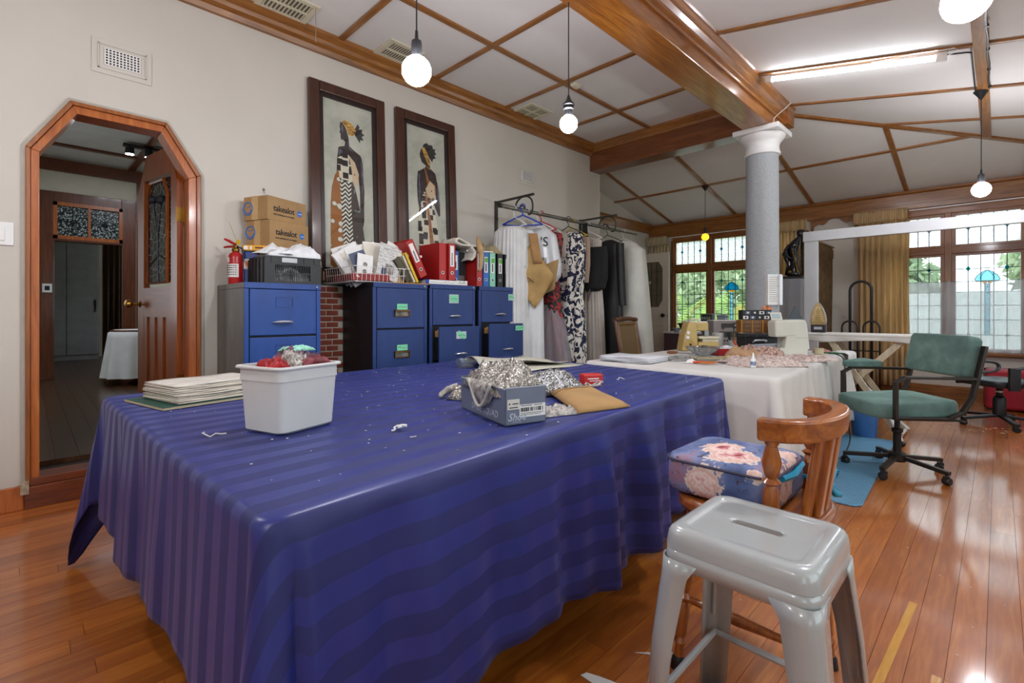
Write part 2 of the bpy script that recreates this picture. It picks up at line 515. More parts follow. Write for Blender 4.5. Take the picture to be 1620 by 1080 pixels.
# ---- cornices, beams, column
def profile_y(pts, y0, y1): return MB().prism(pts, y0, y1, 'xz')
S('trim_1', profile_y([(XW, 3.222), (XW+.03, 3.222), (XW+.045, 3.255), (XW+.075, 3.275), (XW+.085, 3.30), (XW+.115, 3.325), (XW+.12, 3.36), (XW, 3.36)], YB, 5.42),
  M_TRIM, 'varnished pine cornice along the left wall', cat='cornice')
bm_ = S('ceiling_beam', MB().box(-1.9, -1.64, YB, 5.66, 3.022, 3.40), M_BEAM, 'deep varnished timber beam running from the camera to the column', cat='beam', bev=.008)
P('moulding', profile_y([(-1.64, 3.14), (-1.622, 3.14), (-1.622, 3.165), (-1.60, 3.18), (-1.60, 3.20), (-1.575, 3.225), (-1.575, 3.245), (-1.55, 3.265), (-1.55, 3.285), (-1.535, 3.30), (-1.64, 3.30)], YB, 5.86), M_BEAM, bm_)
P('moulding', MB().box(-1.64, -1.56, 5.66, 5.86, 3.10, 3.30), M_BEAM, bm_)
b2 = S('ceiling_beam', MB().box(XW, -1.9, 5.41, 5.645, 3.022, 3.44), M_BEAMX, 'dark varnished cross beam between left wall and column', cat='beam', bev=.006)
P('moulding', MB().prism([(5.41, 3.26), (5.41, 3.36), (5.34, 3.36), (5.345, 3.335), (5.385, 3.29), (5.395, 3.26)], XW+.03, -1.9, 'yz'), M_TRIMX, b2)
M_COL = NT('grey_textured_wallpaper')
_v = M_COL.coord('Object', (1, 1, 1)); _a = M_COL.noise(M_COL.coord('Object', (260, 260, 60)), 1, 2); _b = M_COL.noise(M_COL.coord('Object', (60, 60, 260)), 1, 2)
_f = M_COL.math('MULTIPLY', M_COL.math('ADD', _a, _b), .5)
M_COL.base(M_COL.ramp(_f, [(.35, '#90949a'), (.5, '#a2a6a9'), (.65, '#b4b8b9')]), .8); M_COL.bump(_f, .3, .003)
co = T('column', 'round column papered in grey with a white plaster capital', 'column', (-1.775, 5.53, 0), kind='structure')
P('shaft', MB().lathe([(.168, 0), (.165, .3), (.155, 2.80)], 40), M_COL.m, co, smooth=True)
P('capital', MB().lathe([(.16, 2.76), (.172, 2.765), (.175, 2.785), (.165, 2.80), (.16, 2.86), (.168, 2.875), (.17, 2.89), (.19, 2.91), (.215, 2.94), (.22, 2.965), (.205, 2.97)], 40), M_WHITE, co, smooth=True)
P('abacus', MB().box(-.225, .225, -.225, .225, 2.97, 3.022), M_WHITE, co, bev=.006)
# notice fixed to the column
nt = T('paper_notice', 'sheaf of printed white papers in a plastic sleeve taped to the grey column', 'notice', (-1.638, 5.437, 1.345), 57)
P('sheet', MB().box(-.075, .075, -.012, .03, -.155, .155), M_PAPER, nt)
P('sleeve', MB().box(.05, .085, -.03, -.012, -.155, .155).box(-.08, .08, -.016, -.0125, .145, .158), mat('clear_sleeve_plastic', '#dfe4e8', .25, var=.05), nt)
for k in range(12): P('print_line', MB().box(-.06, .02+.03*hsh(k, 7), -.0135, -.012, .125-k*.022, .128-k*.022), M_INK, nt)

# frieze board above the windows + cornices round the sunroom
fr = S('trim_2', MB().box(XL, XR, YF-.05, YF, 2.50, 2.745), M_TRIMX, 'broad pine frieze board above the far windows', cat='frieze')
P('bead', MB().prism([(YF-.05, 2.70), (YF-.05, 2.745), (YF-.085, 2.745), (YF-.075, 2.715)], XL, XR, 'yz'), M_TRIMX, fr)
P('bead', MB().box(XL, XR, YF-.06, YF-.05, 2.565, 2.585), M_TRIMX, fr)
P('bead', MB().box(XL, XR, YF-.065, YF-.05, 2.50, 2.515), M_TRIMX, fr)
S('trim_3', profile_y([(XL, 2.60), (XL+.03, 2.60), (XL+.05, 2.66), (XL+.09, 2.72), (XL+.09, 2.76), (XL, 2.76)], 5.65, YF), M_TRIM, 'pine cornice on the sunroom end wall', cat='cornice')
S('baseboard_far', MB().box(XL, XR, YF-.022, YF, 0, .165), M_TRIMX, 'stained skirting board below the far windows', cat='skirting', bev=.004)
S('baseboard_left', MB().box(XW, XW+.022, YB, -.005, 0, .135).box(XW, XW+.022, .9, 5.6, 0, .135), M_DOORW, 'reddish skirting board on the left wall', cat='skirting', bev=.004)
# fretwork brackets framing the wall space between the two windows
fb = S('trim_4', MB().prism([(-2.01, 2.52), (-2.01, 2.30), (-1.985, 2.30), (-1.975, 2.40), (-1.90, 2.44), (-1.86, 2.415), (-1.82, 2.44), (-1.79, 2.48), (-1.74, 2.495),
     (-1.68, 2.495), (-1.63, 2.48), (-1.60, 2.44), (-1.56, 2.415), (-1.52, 2.44), (-1.47, 2.40), (-1.46, 2.30), (-1.435, 2.30), (-1.435, 2.52)], YF-.045, YF-.02), M_TRIMX,
     'carved fretwork arch on the wall between the curtains', cat='fretwork')
# ================================================================== WINDOWS
M_WIN = wood('varnished_window_timber', '#63380f', '#875020', '#a06a30', 'x', rough=.35)
M_WINZ = wood('varnished_window_timber_upright', '#63380f', '#875020', '#a06a30', 'z', rough=.35)
M_GLASS = thin_glass('clear_window_glass', '#f4f8f6', .05)
M_FROST = thin_glass('rippled_window_glass', '#eef3f4', .06, .15, frost=.75, frost_scale=55, frost_col='#f4f7f8')
M_LEAD = mat('lead_came', '#30343a', .5, .6, var=.1)
def stained(name, c):
    n = NT(name); tr = n.n('ShaderNodeBsdfTranslucent'); tr.inputs[0].default_value = lin(c)
    t2 = n.n('ShaderNodeBsdfTransparent'); t2.inputs[0].default_value = lin(c)
    mx = n.n('ShaderNodeMixShader'); mx.inputs[0].default_value = .5
    n.l(tr.outputs[0], mx.inputs[1]); n.l(t2.outputs[0], mx.inputs[2]); n.l(mx.outputs[0], n.out.inputs['Surface']); return n.m
M_SBLUE = stained('blue_stained_glass', '#45a8c6'); M_STEAL = stained('teal_stained_glass', '#55c8c8'); M_SPALE = stained('pale_blue_stained_glass', '#b8e4f2')
M_SYEL = stained('yellow_stained_glass', '#f0bb30'); M_SGRN = stained('green_stained_glass', '#4fb08a'); M_SRED = stained('red_stained_glass', '#7c3326')
pane_cache = {}
def pane(name, w, h, m, parent, loc):
    k = (round(w, 4), round(h, 4), m.name)
    if k not in pane_cache:
        pane_cache[k] = MB().box(0, w, -.0015, .0015, 0, h).mesh(name)
    return P(name, pane_cache[k], m, parent, loc=loc)
def leaded(parent, x0, x1, z0, z1, nx, nz, glass, y, lw=.009, zs=None):
    """one light of leaded glass: every pane its own piece, the cames one grid"""
    dx = (x1-x0)/nx
    zz = zs or [z0+(z1-z0)*j/nz for j in range(nz+1)]
    for i in range(nx):
        for j in range(len(zz)-1): pane('pane', dx-.002, zz[j+1]-zz[j]-.002, glass, parent, (x0+i*dx+.001, y, zz[j]+.001))
    m = MB()
    for i in range(1, nx): m.box(x0+i*dx-lw/2, x0+i*dx+lw/2, y-.005, y+.005, z0, z1)
    for z in zz[1:-1]: m.box(x0, x1, y-.0045, y+.0045, z-lw/2, z+lw/2)
    P('lead_came', m, M_LEAD, parent)
def diamond(parent, x, z, r, m, y, s=1.0):
    P('glass_piece', MB().prism([(x-r, z), (x, z-r*s), (x+r, z), (x, z+r*s)], y-.006, y+.006), m, parent)
    q = [(x-r, z), (x, z-r*s), (x+r, z), (x, z+r*s)]
    P('lead_edge', MB().tube([(a, y-.006, b) for a, b in q], .0035, 5, closed=True), M_LEAD, parent)
def tulip(parent, x, z, m, y, s=1.0):
    """mushroom-like blossom on a stem"""
    outer = [(-.115, -.02), (-.10, -.045), (-.05, -.05), (-.03, -.04), (0, -.05), (.03, -.04), (.05, -.05), (.10, -.045), (.115, -.02), (.09, .03), (.04, .075), (0, .095), (-.04, .075), (-.09, .03)]
    P('blossom_glass', MB().prism([(x+a*s, z+b*s) for a, b in outer], y-.006, y+.006), m, parent)
    P('lead_edge', MB().tube([(x+a*s, y-.008, z+b*s) for a, b in outer], .004, 5, closed=True)
      .tube([(x+a*s, y-.008, z+b*s) for a, b in [(-.05, -.05), (-.065, 0), (-.04, .05), (0, .095)]], .003, 5)
      .tube([(x+a*s, y-.008, z+b*s) for a, b in [(.05, -.05), (.065, 0), (.04, .05), (0, .095)]], .003, 5), M_LEAD, parent)
    for sx in (-1, 1): P('stamen_glass', MB().prism(arc(x+sx*.022*s, z-.058*s, .02*s, 0, 2*pi, 8)[:-1], y-.007, y+.007), M_SYEL, parent)
    P('stem_glass', MB().box(x-.022*s, x+.022*s, y-.006, y+.006, z-.72*s, z-.075*s), M_SPALE, parent)
    m2 = MB().box(x-.026*s, x-.02*s, y-.008, y+.008, z-.72*s, z-.075*s).box(x+.02*s, x+.026*s, y-.008, y+.008, z-.72*s, z-.075*s)
    for k in range(9): m2.box(x-.022*s, x+.022*s, y-.008, y+.008, z-(.12+.07*k)*s, z-(.115+.07*k)*s)
    P('lead_edge', m2, M_LEAD, parent)

def window(name, label, xs, z0, zt0, zt1, z1, tul, y=YF):
    """xs: list of lights (x0,x1); lower lights z0..zt0, upper lights zt1..z1"""
    w = T(name, label, 'window', (0, y, 0), kind='structure')
    a, b = xs[0][0]-.055, xs[-1][1]+.055
    P('head', MB().box(a, b, -.03, .12, z1+.035, 2.50), M_WIN, w, bev=.005)
    P('sill', MB().box(a-.05, b+.05, -.11, .12, z0-.085, z0-.045), M_WIN, w, bev=.008)
    P('sill_board', MB().box(a, b, -.02, .12, z0-.045, z0-.005), M_WIN, w)
    P('transom', MB().box(a, b, -.025, .11, zt0+.03, zt1-.03), M_WIN, w, bev=.006)
    ed = [a] + [(p[1]+q[0])/2 for p, q in zip(xs[:-1], xs[1:])] + [b]
    for i, e in enumerate(ed):
        hw = .028 if i in (0, len(ed)-1) else .035
        P('mullion', MB().box(e-hw, e+hw, -.028, .115, z0-.01, z1+.04), M_WINZ, w, bev=.006)
    for i, (p, q) in enumerate(xs):
        for (lo, hi) in ((z0, zt0), (zt1, z1)):       # sash round each light
            P('sash', MB().box(p-.045, p, .0, .05, lo-.035, hi+.035).box(q, q+.045, .0, .05, lo-.035, hi+.035).box(p, q, .0, .05, lo-.035, lo).box(p, q, .0, .05, hi, hi+.035), M_WINZ, w)
        leaded(w, p, q, zt1, z1, 5, 1, M_FROST, .025)
        zz = [z0, z0+.17, z0+.36, z0+.54, z0+.71, zt0-.17, zt0]
        leaded(w, p, q, z0, zt0, 5, 6, M_GLASS, .025, zs=zz)
        d = (q-p)/5
        for k in (1, 4):
            diamond(w, p+k*d, (zt1+z1)/2+.02, .027, M_SBLUE, .025)
            diamond(w, p+k*d, zt0-.17, .022, M_SBLUE if not tul[i] else M_STEAL, .025, 1.5 if tul[i] else 1)
            diamond(w, p+k*d, z0+.17, .02, M_SBLUE, .025)
        if tul[i]: tulip(w, (p+q)/2, zt0-.29, tul[i], .02)
    return w
window('window_1', 'leaded window left of the column with a blue tulip and palm outside', [(-4.20, -3.64), (-3.495, -2.92), (-2.775, -2.215)], .72, 1.825, 1.985, 2.385, (None, M_SBLUE, None))
window('window_2', 'leaded window on the right with a pale blue tulip above a sheer half curtain', [(-1.11, -.54), (-.39, .188), (.335, .90)], .66, 1.838, 1.985, 2.36, (None, M_SPALE, None))
# windows of the right wall (beside the camera): same timber, plain lights
wr = T('window_3', 'timber windows along the right wall beside the camera', 'window', (XR, 0, 0), 90, kind='structure')
for a, b in ((-1.9, -.2), (.5, 2.2), (2.9, 4.6), (5.3, 7.0)):
    m = MB().box(a, b, -.12, 0, .62, .70).box(a, b, -.12, 0, 2.34, 2.42).box(a, b, -.12, 0, 1.80, 1.90)
    for k in range(4): m.box(a+(b-a)*k/3-.04, a+(b-a)*k/3+.04, -.12, 0, .66, 2.40)
    P('window_frame', m, M_WINZ, wr)
    for k in range(3): pane('pane', (b-a)/3-.08, 1.1, M_GLASS, wr, (a+(b-a)*k/3+.04, -.06, .70)); pane('pane', (b-a)/3-.08, .44, M_GLASS, wr, (a+(b-a)*k/3+.04, -.06, 1.90))

# ------------------------------------------------------------------ curtains
M_GOLD = sheer('gold_curtain_cloth', '#dfc69a', 0.0, .5, .22, (25, 25, 1.5))
M_CREAMC = sheer('cream_curtain_cloth', '#d8c7a4', 0.0, .4, .15, (25, 25, 1.5))
M_VOILE = sheer('white_voile', '#d3d6dc', .30, .42, .04, (30, 30, 3))
def drape(x0, x1, z0, z1, folds, amp, y, taper=0.0, seed=0, nz=14, flare=0.0):
    nu = folds*8
    def f(u, v):
        z = z1+(z0-z1)*v
        ph = folds*2*pi*u + .6*sin(5*u+seed)
        a = amp*(.55+.45*v)*(.7+.5*hsh(int(u*folds), seed))
        cx = (x0+x1)/2; hw = (x1-x0)/2*(1-taper*sin(pi*min(1, v*1.3))+flare*v)
        return (cx+(2*u-1)*hw+.25*a*sin(ph*2), y+a*sin(ph)+.01*sin(9*v+7*u), z)
    return MB().grid(f, nu, nz)
def heading(x0, x1, z0, z1, y, folds, seed=0):
    def f(u, v): return (x0+(x1-x0)*u, y-.012*sin(folds*2*pi*u+seed)*(.4+.6*v)-.006*sin(31*u+4*v), z1+(z0-z1)*v)
    return MB().grid(f, folds*6, 4)
def curtain(label, x0, x1, z0, folds, seed, m, rod=True, y=YF-.16, xh=None):
    c = T('curtain', label, 'curtain', ((x0+x1)/2, y, z0))
    cx = (x0+x1)/2
    P('drape', drape(x0-cx, x1-cx, 0, 2.36-z0, folds, .032, 0, .03, seed), m, c, smooth='all', solid=.004)
    h0, h1 = xh or (x0-.02, x1+.02)
    P('gathered_heading', heading(h0-cx, h1-cx, 2.345-z0, 2.505-z0, -.03, int((h1-h0)*40), seed), m, c, smooth='all', solid=.006)
    return c
curtain('gold curtain hanging between the mirror-like white frame and the sheer curtain', -1.42, -.84, .12, 9, 2, M_GOLD, xh=(-1.45, -.855))
curtain('gold curtain behind the grey column beside the black statuette', -2.50, -2.12, .12, 7, 5, M_GOLD, xh=(-2.55, -2.03))
curtain('cream curtain at the far left corner behind the white panelled door', -4.66, -4.26, .12, 6, 9, M_CREAMC, xh=(-4.70, -4.28))
rd = T('curtain_rod', 'thin white rail under the pine frieze', 'curtain rail', (0, YF-.10, 2.475))
P('rail', MB().box(-4.28, -2.55, -.006, .006, -.006, .006), M_WHITE, rd)
rd2 = T('curtain_rod', 'thin white rail above the right leaded window', 'curtain rail', (0, YF-.10, 2.475))
P('rail', MB().box(-.85, 1.2, -.006, .006, -.006, .006), M_WHITE, rd2)
sc_ = T('sheer_curtain', 'white sheer half curtain across the lower part of the right window', 'curtain', (0, YF-.06, .62))
P('drape', drape(-.86, 1.0, 0, .89, 13, .026, 0, 0, 3, 10), M_VOILE, sc_, smooth='all')
P('wire', MB().cyl((-.87, 0, .885), (1.0, 0, .885), .003, n=6), M_STEEL, sc_)

# ------------------------------------------------------------------ outdoors
M_GRASS = mat('lawn', '#77825f', .9, var=.25, vs_=3)
S('ground', MB().box(-40, 40, YF+.3, 60, -.5, -.35).box(XR+.3, 40, -20, YF+.3, -.5, -.35), M_GRASS, 'green lawn outside the windows', cat='ground')
S('garden_wall', MB().box(-3.2, 6, 15.0, 15.2, -.35, 1.55), mat('white_garden_wall_paint', '#dfe3e6', .8, var=.05), 'white garden wall outside behind the sheer curtain', cat='wall')
M_PALM = sheer('palm_leaf', '#a9c97a', 0, .45, .35, (3, 3, 3)); M_PALM2 = sheer('palm_leaf_yellow', '#bdb06a', 0, .45, .35, (3, 3, 3))
M_TRUNK = mat('palm_trunk_bark', '#6b5a44', .9, var=.3, vs_=12, bump=.5, bs=30)
def frond(L, droop, nleaf=17, lw=.017, ll=.50):
    m = MB(); pts = []
    for i in range(9):
        t = i/8; pts.append((L*t*(.30+.55*t*droop), 0, L*(1.0*t-.42*droop*t*t)))
    m.tube(pts, [.012*(1-.8*i/8) for i in range(9)], 5)
    for k in range(nleaf):
        t = .12+.87*k/nleaf; i = min(7, int(t*8)); fr_ = t*8-i
        b = Vector(pts[i]).lerp(Vector(pts[i+1]), fr_)
        l = ll*(.5+.9*sin(pi*min(1, t*.9+.1)))
        for s in (-1, 1):
            tip = b+Vector((l*.45, s*l*.62, l*(.42-.75*t))); md = b.lerp(tip, .45)+Vector((0, 0, .02))
            m.add([b, md+Vector((0, 0, lw)), tip, md-Vector((0, 0, lw))], [(0, 1, 2, 3)])
    return m
def palm(label, loc, h, n, L, seed, m):
    t = T('palm_tree', label, 'palm', loc)
    P('trunk', MB().tube([(0, 0, 0), (.05, .03, h*.5), (0, 0, h)], [.15, .12, .09], 10), M_TRUNK, t, smooth=True)
    for k in range(n):
        a = 2*pi*k/n+seed+.5*hsh(k, seed); el = hsh(k, seed+3)
        f = P('frond', frond(L*(.8+.3*hsh(k, 9)), .45+.65*el), m if hsh(k, seed+5) < .8 else M_PALM2, t, loc=(0, 0, h), rot=(0, 0, a))
    return t
palm('feathery green palm just outside the left leaded window', (-5.35, 10.9, -.35), .55, 9, 2.1, 1, M_PALM)
palm('smaller palm with yellowing fronds outside behind the blue tulip glass', (-4.6, 13.7, -.35), .5, 9, 1.9, 4, M_PALM)
M_LEAF = sheer('tree_leaf', '#8b9f80', 0, .35, .4, (2, 2, 2)); M_LEAF2 = sheer('pale_tree_leaf', '#b0c09e', 0, .35, .4, (2, 2, 2))
def tree(label, loc, h, r, n, seed, m, rz=1.0):
    t = T('garden_tree', label, 'tree', loc)
    P('trunk', MB().tube([(0, 0, 0), (.1, 0, h*.5), (0, .1, h)], [.14, .1, .05], 8), M_TRUNK, t, smooth=True)
    rr = random.Random(seed); mb = MB()
    for k in range(n):
        while True:
            q = Vector((rr.uniform(-1, 1), rr.uniform(-1, 1), rr.uniform(-1, 1)))
            if .35 < q.length < 1: break
        c = Vector((q.x*r, q.y*r, h+q.z*r*rz)); c += Vector((rr.gauss(0, .1), rr.gauss(0, .1), rr.gauss(0, .1)))
        u = Vector((rr.uniform(-1, 1), rr.uniform(-1, 1), rr.uniform(-1, 1))).normalized(); w = u.orthogonal().normalized(); s = rr.uniform(.11, .22)
        mb.add([c-u*s, c+w*s*.5, c+u*s, c-w*s*.5], [(0, 1, 2, 3)])
    P('foliage', mb, m, t, kind='stuff')
tree('dense green tree outside behind the blue tulip glass', (-7.0, 17.5, -.35), 2.2, 2.6, 5200, 1, M_LEAF2)
tree('dark green tree outside left of the yellow palm', (-13.2, 20.5, -.35), 2.6, 2.8, 4200, 2, M_LEAF)
tree('round green tree outside above the white garden wall', (-2.5, 19.0, -.35), 2.0, 1.3, 3000, 3, M_LEAF)
tree('pale green tree outside at the right edge of the window', (1.15, 16.6, -.35), 2.6, .95, 2200, 4, M_LEAF2)
tree('low leafy shrub outside below the palm fronds', (-8.9, 13.2, -.35), .6, 1.0, 2600, 5, M_LEAF)
# ================================================================== DOORWAY AND HALL BEYOND
HX = -9.40
dr = T('door_1', 'eight-sided doorway with orange timber lining and an open glazed door', 'door', (XW, 0, 0), 0, kind='structure')
def ring(o, i, a0, a1):
    m = MB()
    for k in range(5): m.prism([o[k], o[k+1], i[k+1], i[k]], a0, a1, 'yz')
    return m
names = ('jamb', 'jamb', 'head', 'jamb', 'jamb')
MID = [(o[0]+(i[0]-o[0])*.35, o[1]+(i[1]-o[1])*.35) for o, i in zip(OUT, INN)]
for k in range(5):
    nm = 'head' if k == 2 else 'jamb'
    P(nm, MB().prism([MID[k], MID[k+1], INN[k+1], INN[k]], -.15, .005, 'yz'), M_DOORW, dr, bev=.003)
    P('architrave', MB().prism([OUT[k], OUT[k+1], MID[k+1], MID[k]], -.15, .022, 'yz'), wood('reddish_architrave', '#75401a', '#945527', '#a86a34', 'z'), dr, bev=.004)
def grow(p, d): return [(p[0][0]-d, p[0][1]), (p[1][0]-d, p[1][1]+d*.3), (p[2][0]-d*.5, p[2][1]+d), (p[3][0]+d*.5, p[3][1]+d), (p[4][0]+d, p[4][1]+d*.3), (p[5][0]+d, p[5][1])]
P('plaster_bead', ring(grow(OUT, .016), OUT, 0, .012), mat('grey_plaster_bead', '#a9a296', .7), dr)
P('threshold', MB().box(-.15, .03, -.005, .865, 0, .125).box(-.15, .015, 0, .86, .125, .17), wood('worn_threshold', '#4e2210', '#6d3318', '#814526', 'y'), dr, bev=.004)
P('plinth_filler', MB().box(.0, .045, -.02, .015, .09, .16), mat('crumbling_plaster', '#a89a82', .9, var=.2, vs_=40, bump=.5), dr)
# open leaf: local x along the leaf from the hinge, front (-y) towards us
lf = P('door_leaf', (lambda m: m)(MB().prism([(0, .0), (.10, 0), (.10, 2.05), (.0, 1.86)], 0, .04)), M_DOORW, dr, loc=(-.13, .785, .18), rot=(0, 0, RAD(180+10)))
M_LEAFW = wood('deep_orange_door_leaf', '#6a300e', '#884417', '#9e5a23', 'z', rough=.33)
lf.data.materials.clear(); lf.data.materials.append(M_LEAFW)
def lp(nm, mb, m=None, **kw):
    m = M_LEAFW if m is None or m is M_DOORW else m
    mb.v = [(x, .04-y, z) for x, y, z in mb.v]      # the side seen from the room
    return P(nm, mb, m, lf, **kw)
lp('stile', MB().prism([(.60, 0), (.72, 0), (.72, 1.84), (.60, 2.03)], 0, .04), M_DOORW, bev=.003)
lp('top_rail', MB().prism([(.10, 1.93), (.60, 1.93), (.60, 2.03), (.555, 2.12), (.16, 2.12), (.10, 2.05)], 0, .04), M_DOORW)
lp('lock_rail', MB().box(.10, .60, 0, .04, .90, 1.12), wood('door_rail_timber', '#67300f', '#833f16', '#9a5522', 'x'))
lp('bottom_rail', MB().box(.10, .60, 0, .04, 0, .14), wood('door_rail_timber', '#67300f', '#833f16', '#9a5522', 'x'))
for k in range(4): lp('muntin', MB().box(.10+.1487*k, .145+.1487*k, .002, .038, .14, .90))
for k in range(3): lp('panel', MB().box(.145+.1487*k, .25+.1487*k, .014, .028, .14, .90), wood('dark_door_panel', '#6b2f0e', '#8b4317', '#9e5420', 'z'))
n_ = NT('dark_bevelled_glass'); n_.base(n_.ramp(n_.voro(n_.coord('Object', (9, 9, 9)), 2, 'DISTANCE_TO_EDGE'), [(0, '#d8dee0'), (.03, '#3a4446'), (.2, '#20292b')]), .06, 0, .8)
n_.b.inputs['Transmission Weight'].default_value = .35
lp('glass_panel', MB().prism([(.16, 1.15), (.54, 1.15), (.54, 1.80), (.47, 1.90), (.23, 1.90), (.16, 1.80)], .012, .028), n_.m)
lp('glazing_bead', MB().tube([(x, .002, z) for x, z in [(.16, 1.15), (.54, 1.15), (.54, 1.80), (.47, 1.90), (.23, 1.90), (.16, 1.80)]], .012, 6, closed=True))
lp('leading', MB().tube([(.35, .01, 1.16), (.36, .01, 1.5), (.30, .01, 1.75)], .004, 5).tube([(.36, .01, 1.5), (.45, .01, 1.78)], .004, 5).tube([(.17, .01, 1.3), (.34, .01, 1.36), (.53, .01, 1.28)], .004, 5)
   .sph((.30, .008, 1.76), .035, 8, 6).sph((.45, .008, 1.78), .03, 8, 6), M_LEAD)
lp('door_knob', MB().lathe([(.026, 0), (.026, .004), (.011, .012), (.010, .045), (.022, .055), (.033, .072), (.030, .092), (.012, .10)], 18, (.67, 0, 1.0), 'y'), M_BRASS, smooth=True)
lp('knob_plate', MB().box(.655, .685, .03, .046, .93, 1.07), M_BRASS)
for z in (1.62, .45): lp('hinge', MB().box(-.004, .002, -.004, .05, z-.05, z+.05), M_BRASS)

# hall shell
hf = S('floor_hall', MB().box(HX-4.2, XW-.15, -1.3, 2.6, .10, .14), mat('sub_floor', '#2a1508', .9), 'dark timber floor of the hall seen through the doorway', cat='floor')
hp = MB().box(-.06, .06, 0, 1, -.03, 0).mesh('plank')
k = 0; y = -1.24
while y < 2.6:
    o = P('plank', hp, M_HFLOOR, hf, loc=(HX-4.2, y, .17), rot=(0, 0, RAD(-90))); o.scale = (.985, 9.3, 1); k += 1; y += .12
M_HWALL = mat('hall_wall_paint', '#c9c3b0', .8, var=.03)
ho = [( .285, .17), (.285, 2.14), (1.03, 2.14), (1.03, .17)]
S('wall_hall', MB().box(HX-.12, HX, -1.3, .285, 0, 3.4).box(HX-.12, HX, 1.03, 2.7, 0, 3.4).box(HX-.12, HX, .285, 1.03, 2.66, 3.4)
  .box(HX-.12, -7.6, -1.42, -1.3, 0, 3.4).box(-7.6, -6.2, -1.42, -1.3, 0, 1.0).box(-7.6, -6.2, -1.42, -1.3, 2.4, 3.4).box(-6.2, XW-.15, -1.42, -1.3, 0, 3.4).box(HX-.12, XW-.15, 2.6, 2.72, 0, 3.4), M_HWALL, 'cream walls of the hall beyond the doorway', cat='wall')  # unseen side-wall opening added to let soft daylight into the hall
hc = S('ceiling_hall', MB().box(HX-.1, XW-.15, -1.35, 2.7, 3.30, 3.36), mat('hall_ceiling_board', '#c9c9c4', .8, var=.03), 'dim hall ceiling with timber battens', cat='ceiling')
for x in (-8.6, -7.0, -5.4): P('batten', MB().box(x-.04, x+.04, -1.3, 2.6, 3.27, 3.30), M_DARK, hc)
for y in (-.2, 1.15): P('batten', MB().box(HX, XW-.15, y-.04, y+.04, 3.272, 3.30), M_DARK, hc)
S('trim_5', MB().box(HX, HX+.05, -1.3, 2.6, 3.10, 3.27), M_DARK, 'dark timber cornice on the hall end wall', cat='cornice')
S('trim_6', MB().box(HX, HX+.03, 1.21, 1.27, .17, 3.10).box(HX, HX+.035, 1.2, 2.6, 2.52, 2.62), M_DARKZ, 'dark picture rail and post beside the inner door', cat='rail')
d2 = T('door_2', 'inner door frame with a leaded fanlight seen through the hall', 'door', (HX, 0, 0), kind='structure')
for (y0, y1, z0, z1, nm) in ((.13, .285, .17, 2.81, 'architrave'), (1.03, 1.2, .17, 2.81, 'architrave'), (.285, 1.03, 2.64, 2.81, 'head'), (.285, 1.03, 2.12, 2.19, 'transom')):
    P(nm, MB().box(-.12, .04, y0, y1, z0, z1), M_DARKZ, d2, bev=.005)
P('fanlight_frame', MB().box(-.02, .045, .275, .32, 2.15, 2.67).box(-.02, .045, 1.0, 1.04, 2.15, 2.67).box(-.02, .045, .275, 1.04, 2.62, 2.67).box(-.02, .045, .275, 1.04, 2.15, 2.20).box(-.02, .04, .645, .675, 2.2, 2.62), M_DOORW, d2)
fg = NT('rippled_fanlight_glass'); fg.base(fg.ramp(fg.voro(fg.coord('Object', (1, 1, 1)), 42), [(.1, '#e4ecec'), (.35, '#7d8a8a'), (.6, '#1c2222')]), .2, 0, .7)
for a, b in ((.32, .645), (.675, 1.0)):
    P('pane', MB().box(.0, .008, a, b, 2.20, 2.62), fg.m, d2)
    P('leading', MB().tube([(.012, a+.01, 2.41), (.012, b-.01, 2.41)], .004, 5).tube([(.012, (a+b)/2, 2.21), (.012, (a+b)/2, 2.61)], .004, 5).sph((.01, (a+b)/2, 2.40), .035, 8, 6), M_LEAD, d2)
# room behind the inner door
S('wall_inner', MB().box(HX-4.3, HX-4.2, -1.3, 2.6, 0, 3).box(HX-4.2, HX-.12, -1.4, -1.3, 0, 3).box(HX-4.2, HX-2.6, 2.6, 2.7, 0, 3).box(HX-2.6, HX-1.4, 2.6, 2.7, 0, 1.0).box(HX-2.6, HX-1.4, 2.6, 2.7, 2.2, 3).box(HX-1.4, HX-.12, 2.6, 2.7, 0, 3).box(HX-4.3, HX-.12, -1.4, 2.7, 3.0, 3.05), M_HWALL, 'walls of the dark room behind the inner door', cat='wall')  # gap left in the unseen side wall so skylight brightens this room
wd = T('wardrobe', 'grey built-in wardrobe in the dark room behind the inner door', 'wardrobe', (HX-3.45, .3, .17), 90)
P('carcass', MB().box(-.7, .75, 0, .6, 0, 2.3), mat('grey_wardrobe_paint', '#8f8f90', .6), wd)
for k in range(3):
    d_ = P('door', MB().box(-.68+.475*k, -.215+.475*k, -.022, 0, .1, 2.28), mat('grey_wardrobe_paint', '#8f8f90', .6), wd, bev=.004)
    P('handle', MB().box(-.25+.475*k if k % 2 == 0 else -.66+.475*k, -.235+.475*k if k % 2 == 0 else -.645+.475*k, -.05, -.022, .95, 1.2), M_STEEL, d_)
cb = T('curtain', 'brown curtain hanging in the dark room behind the inner door', 'curtain', (HX-2.2, 1.25, .25), 90)
P('drape', drape(-.25, .25, 0, 2.3, 6, .03, 0, 0, 4), mat('brown_curtain_cloth', '#4a3524', .9), cb, smooth='all')
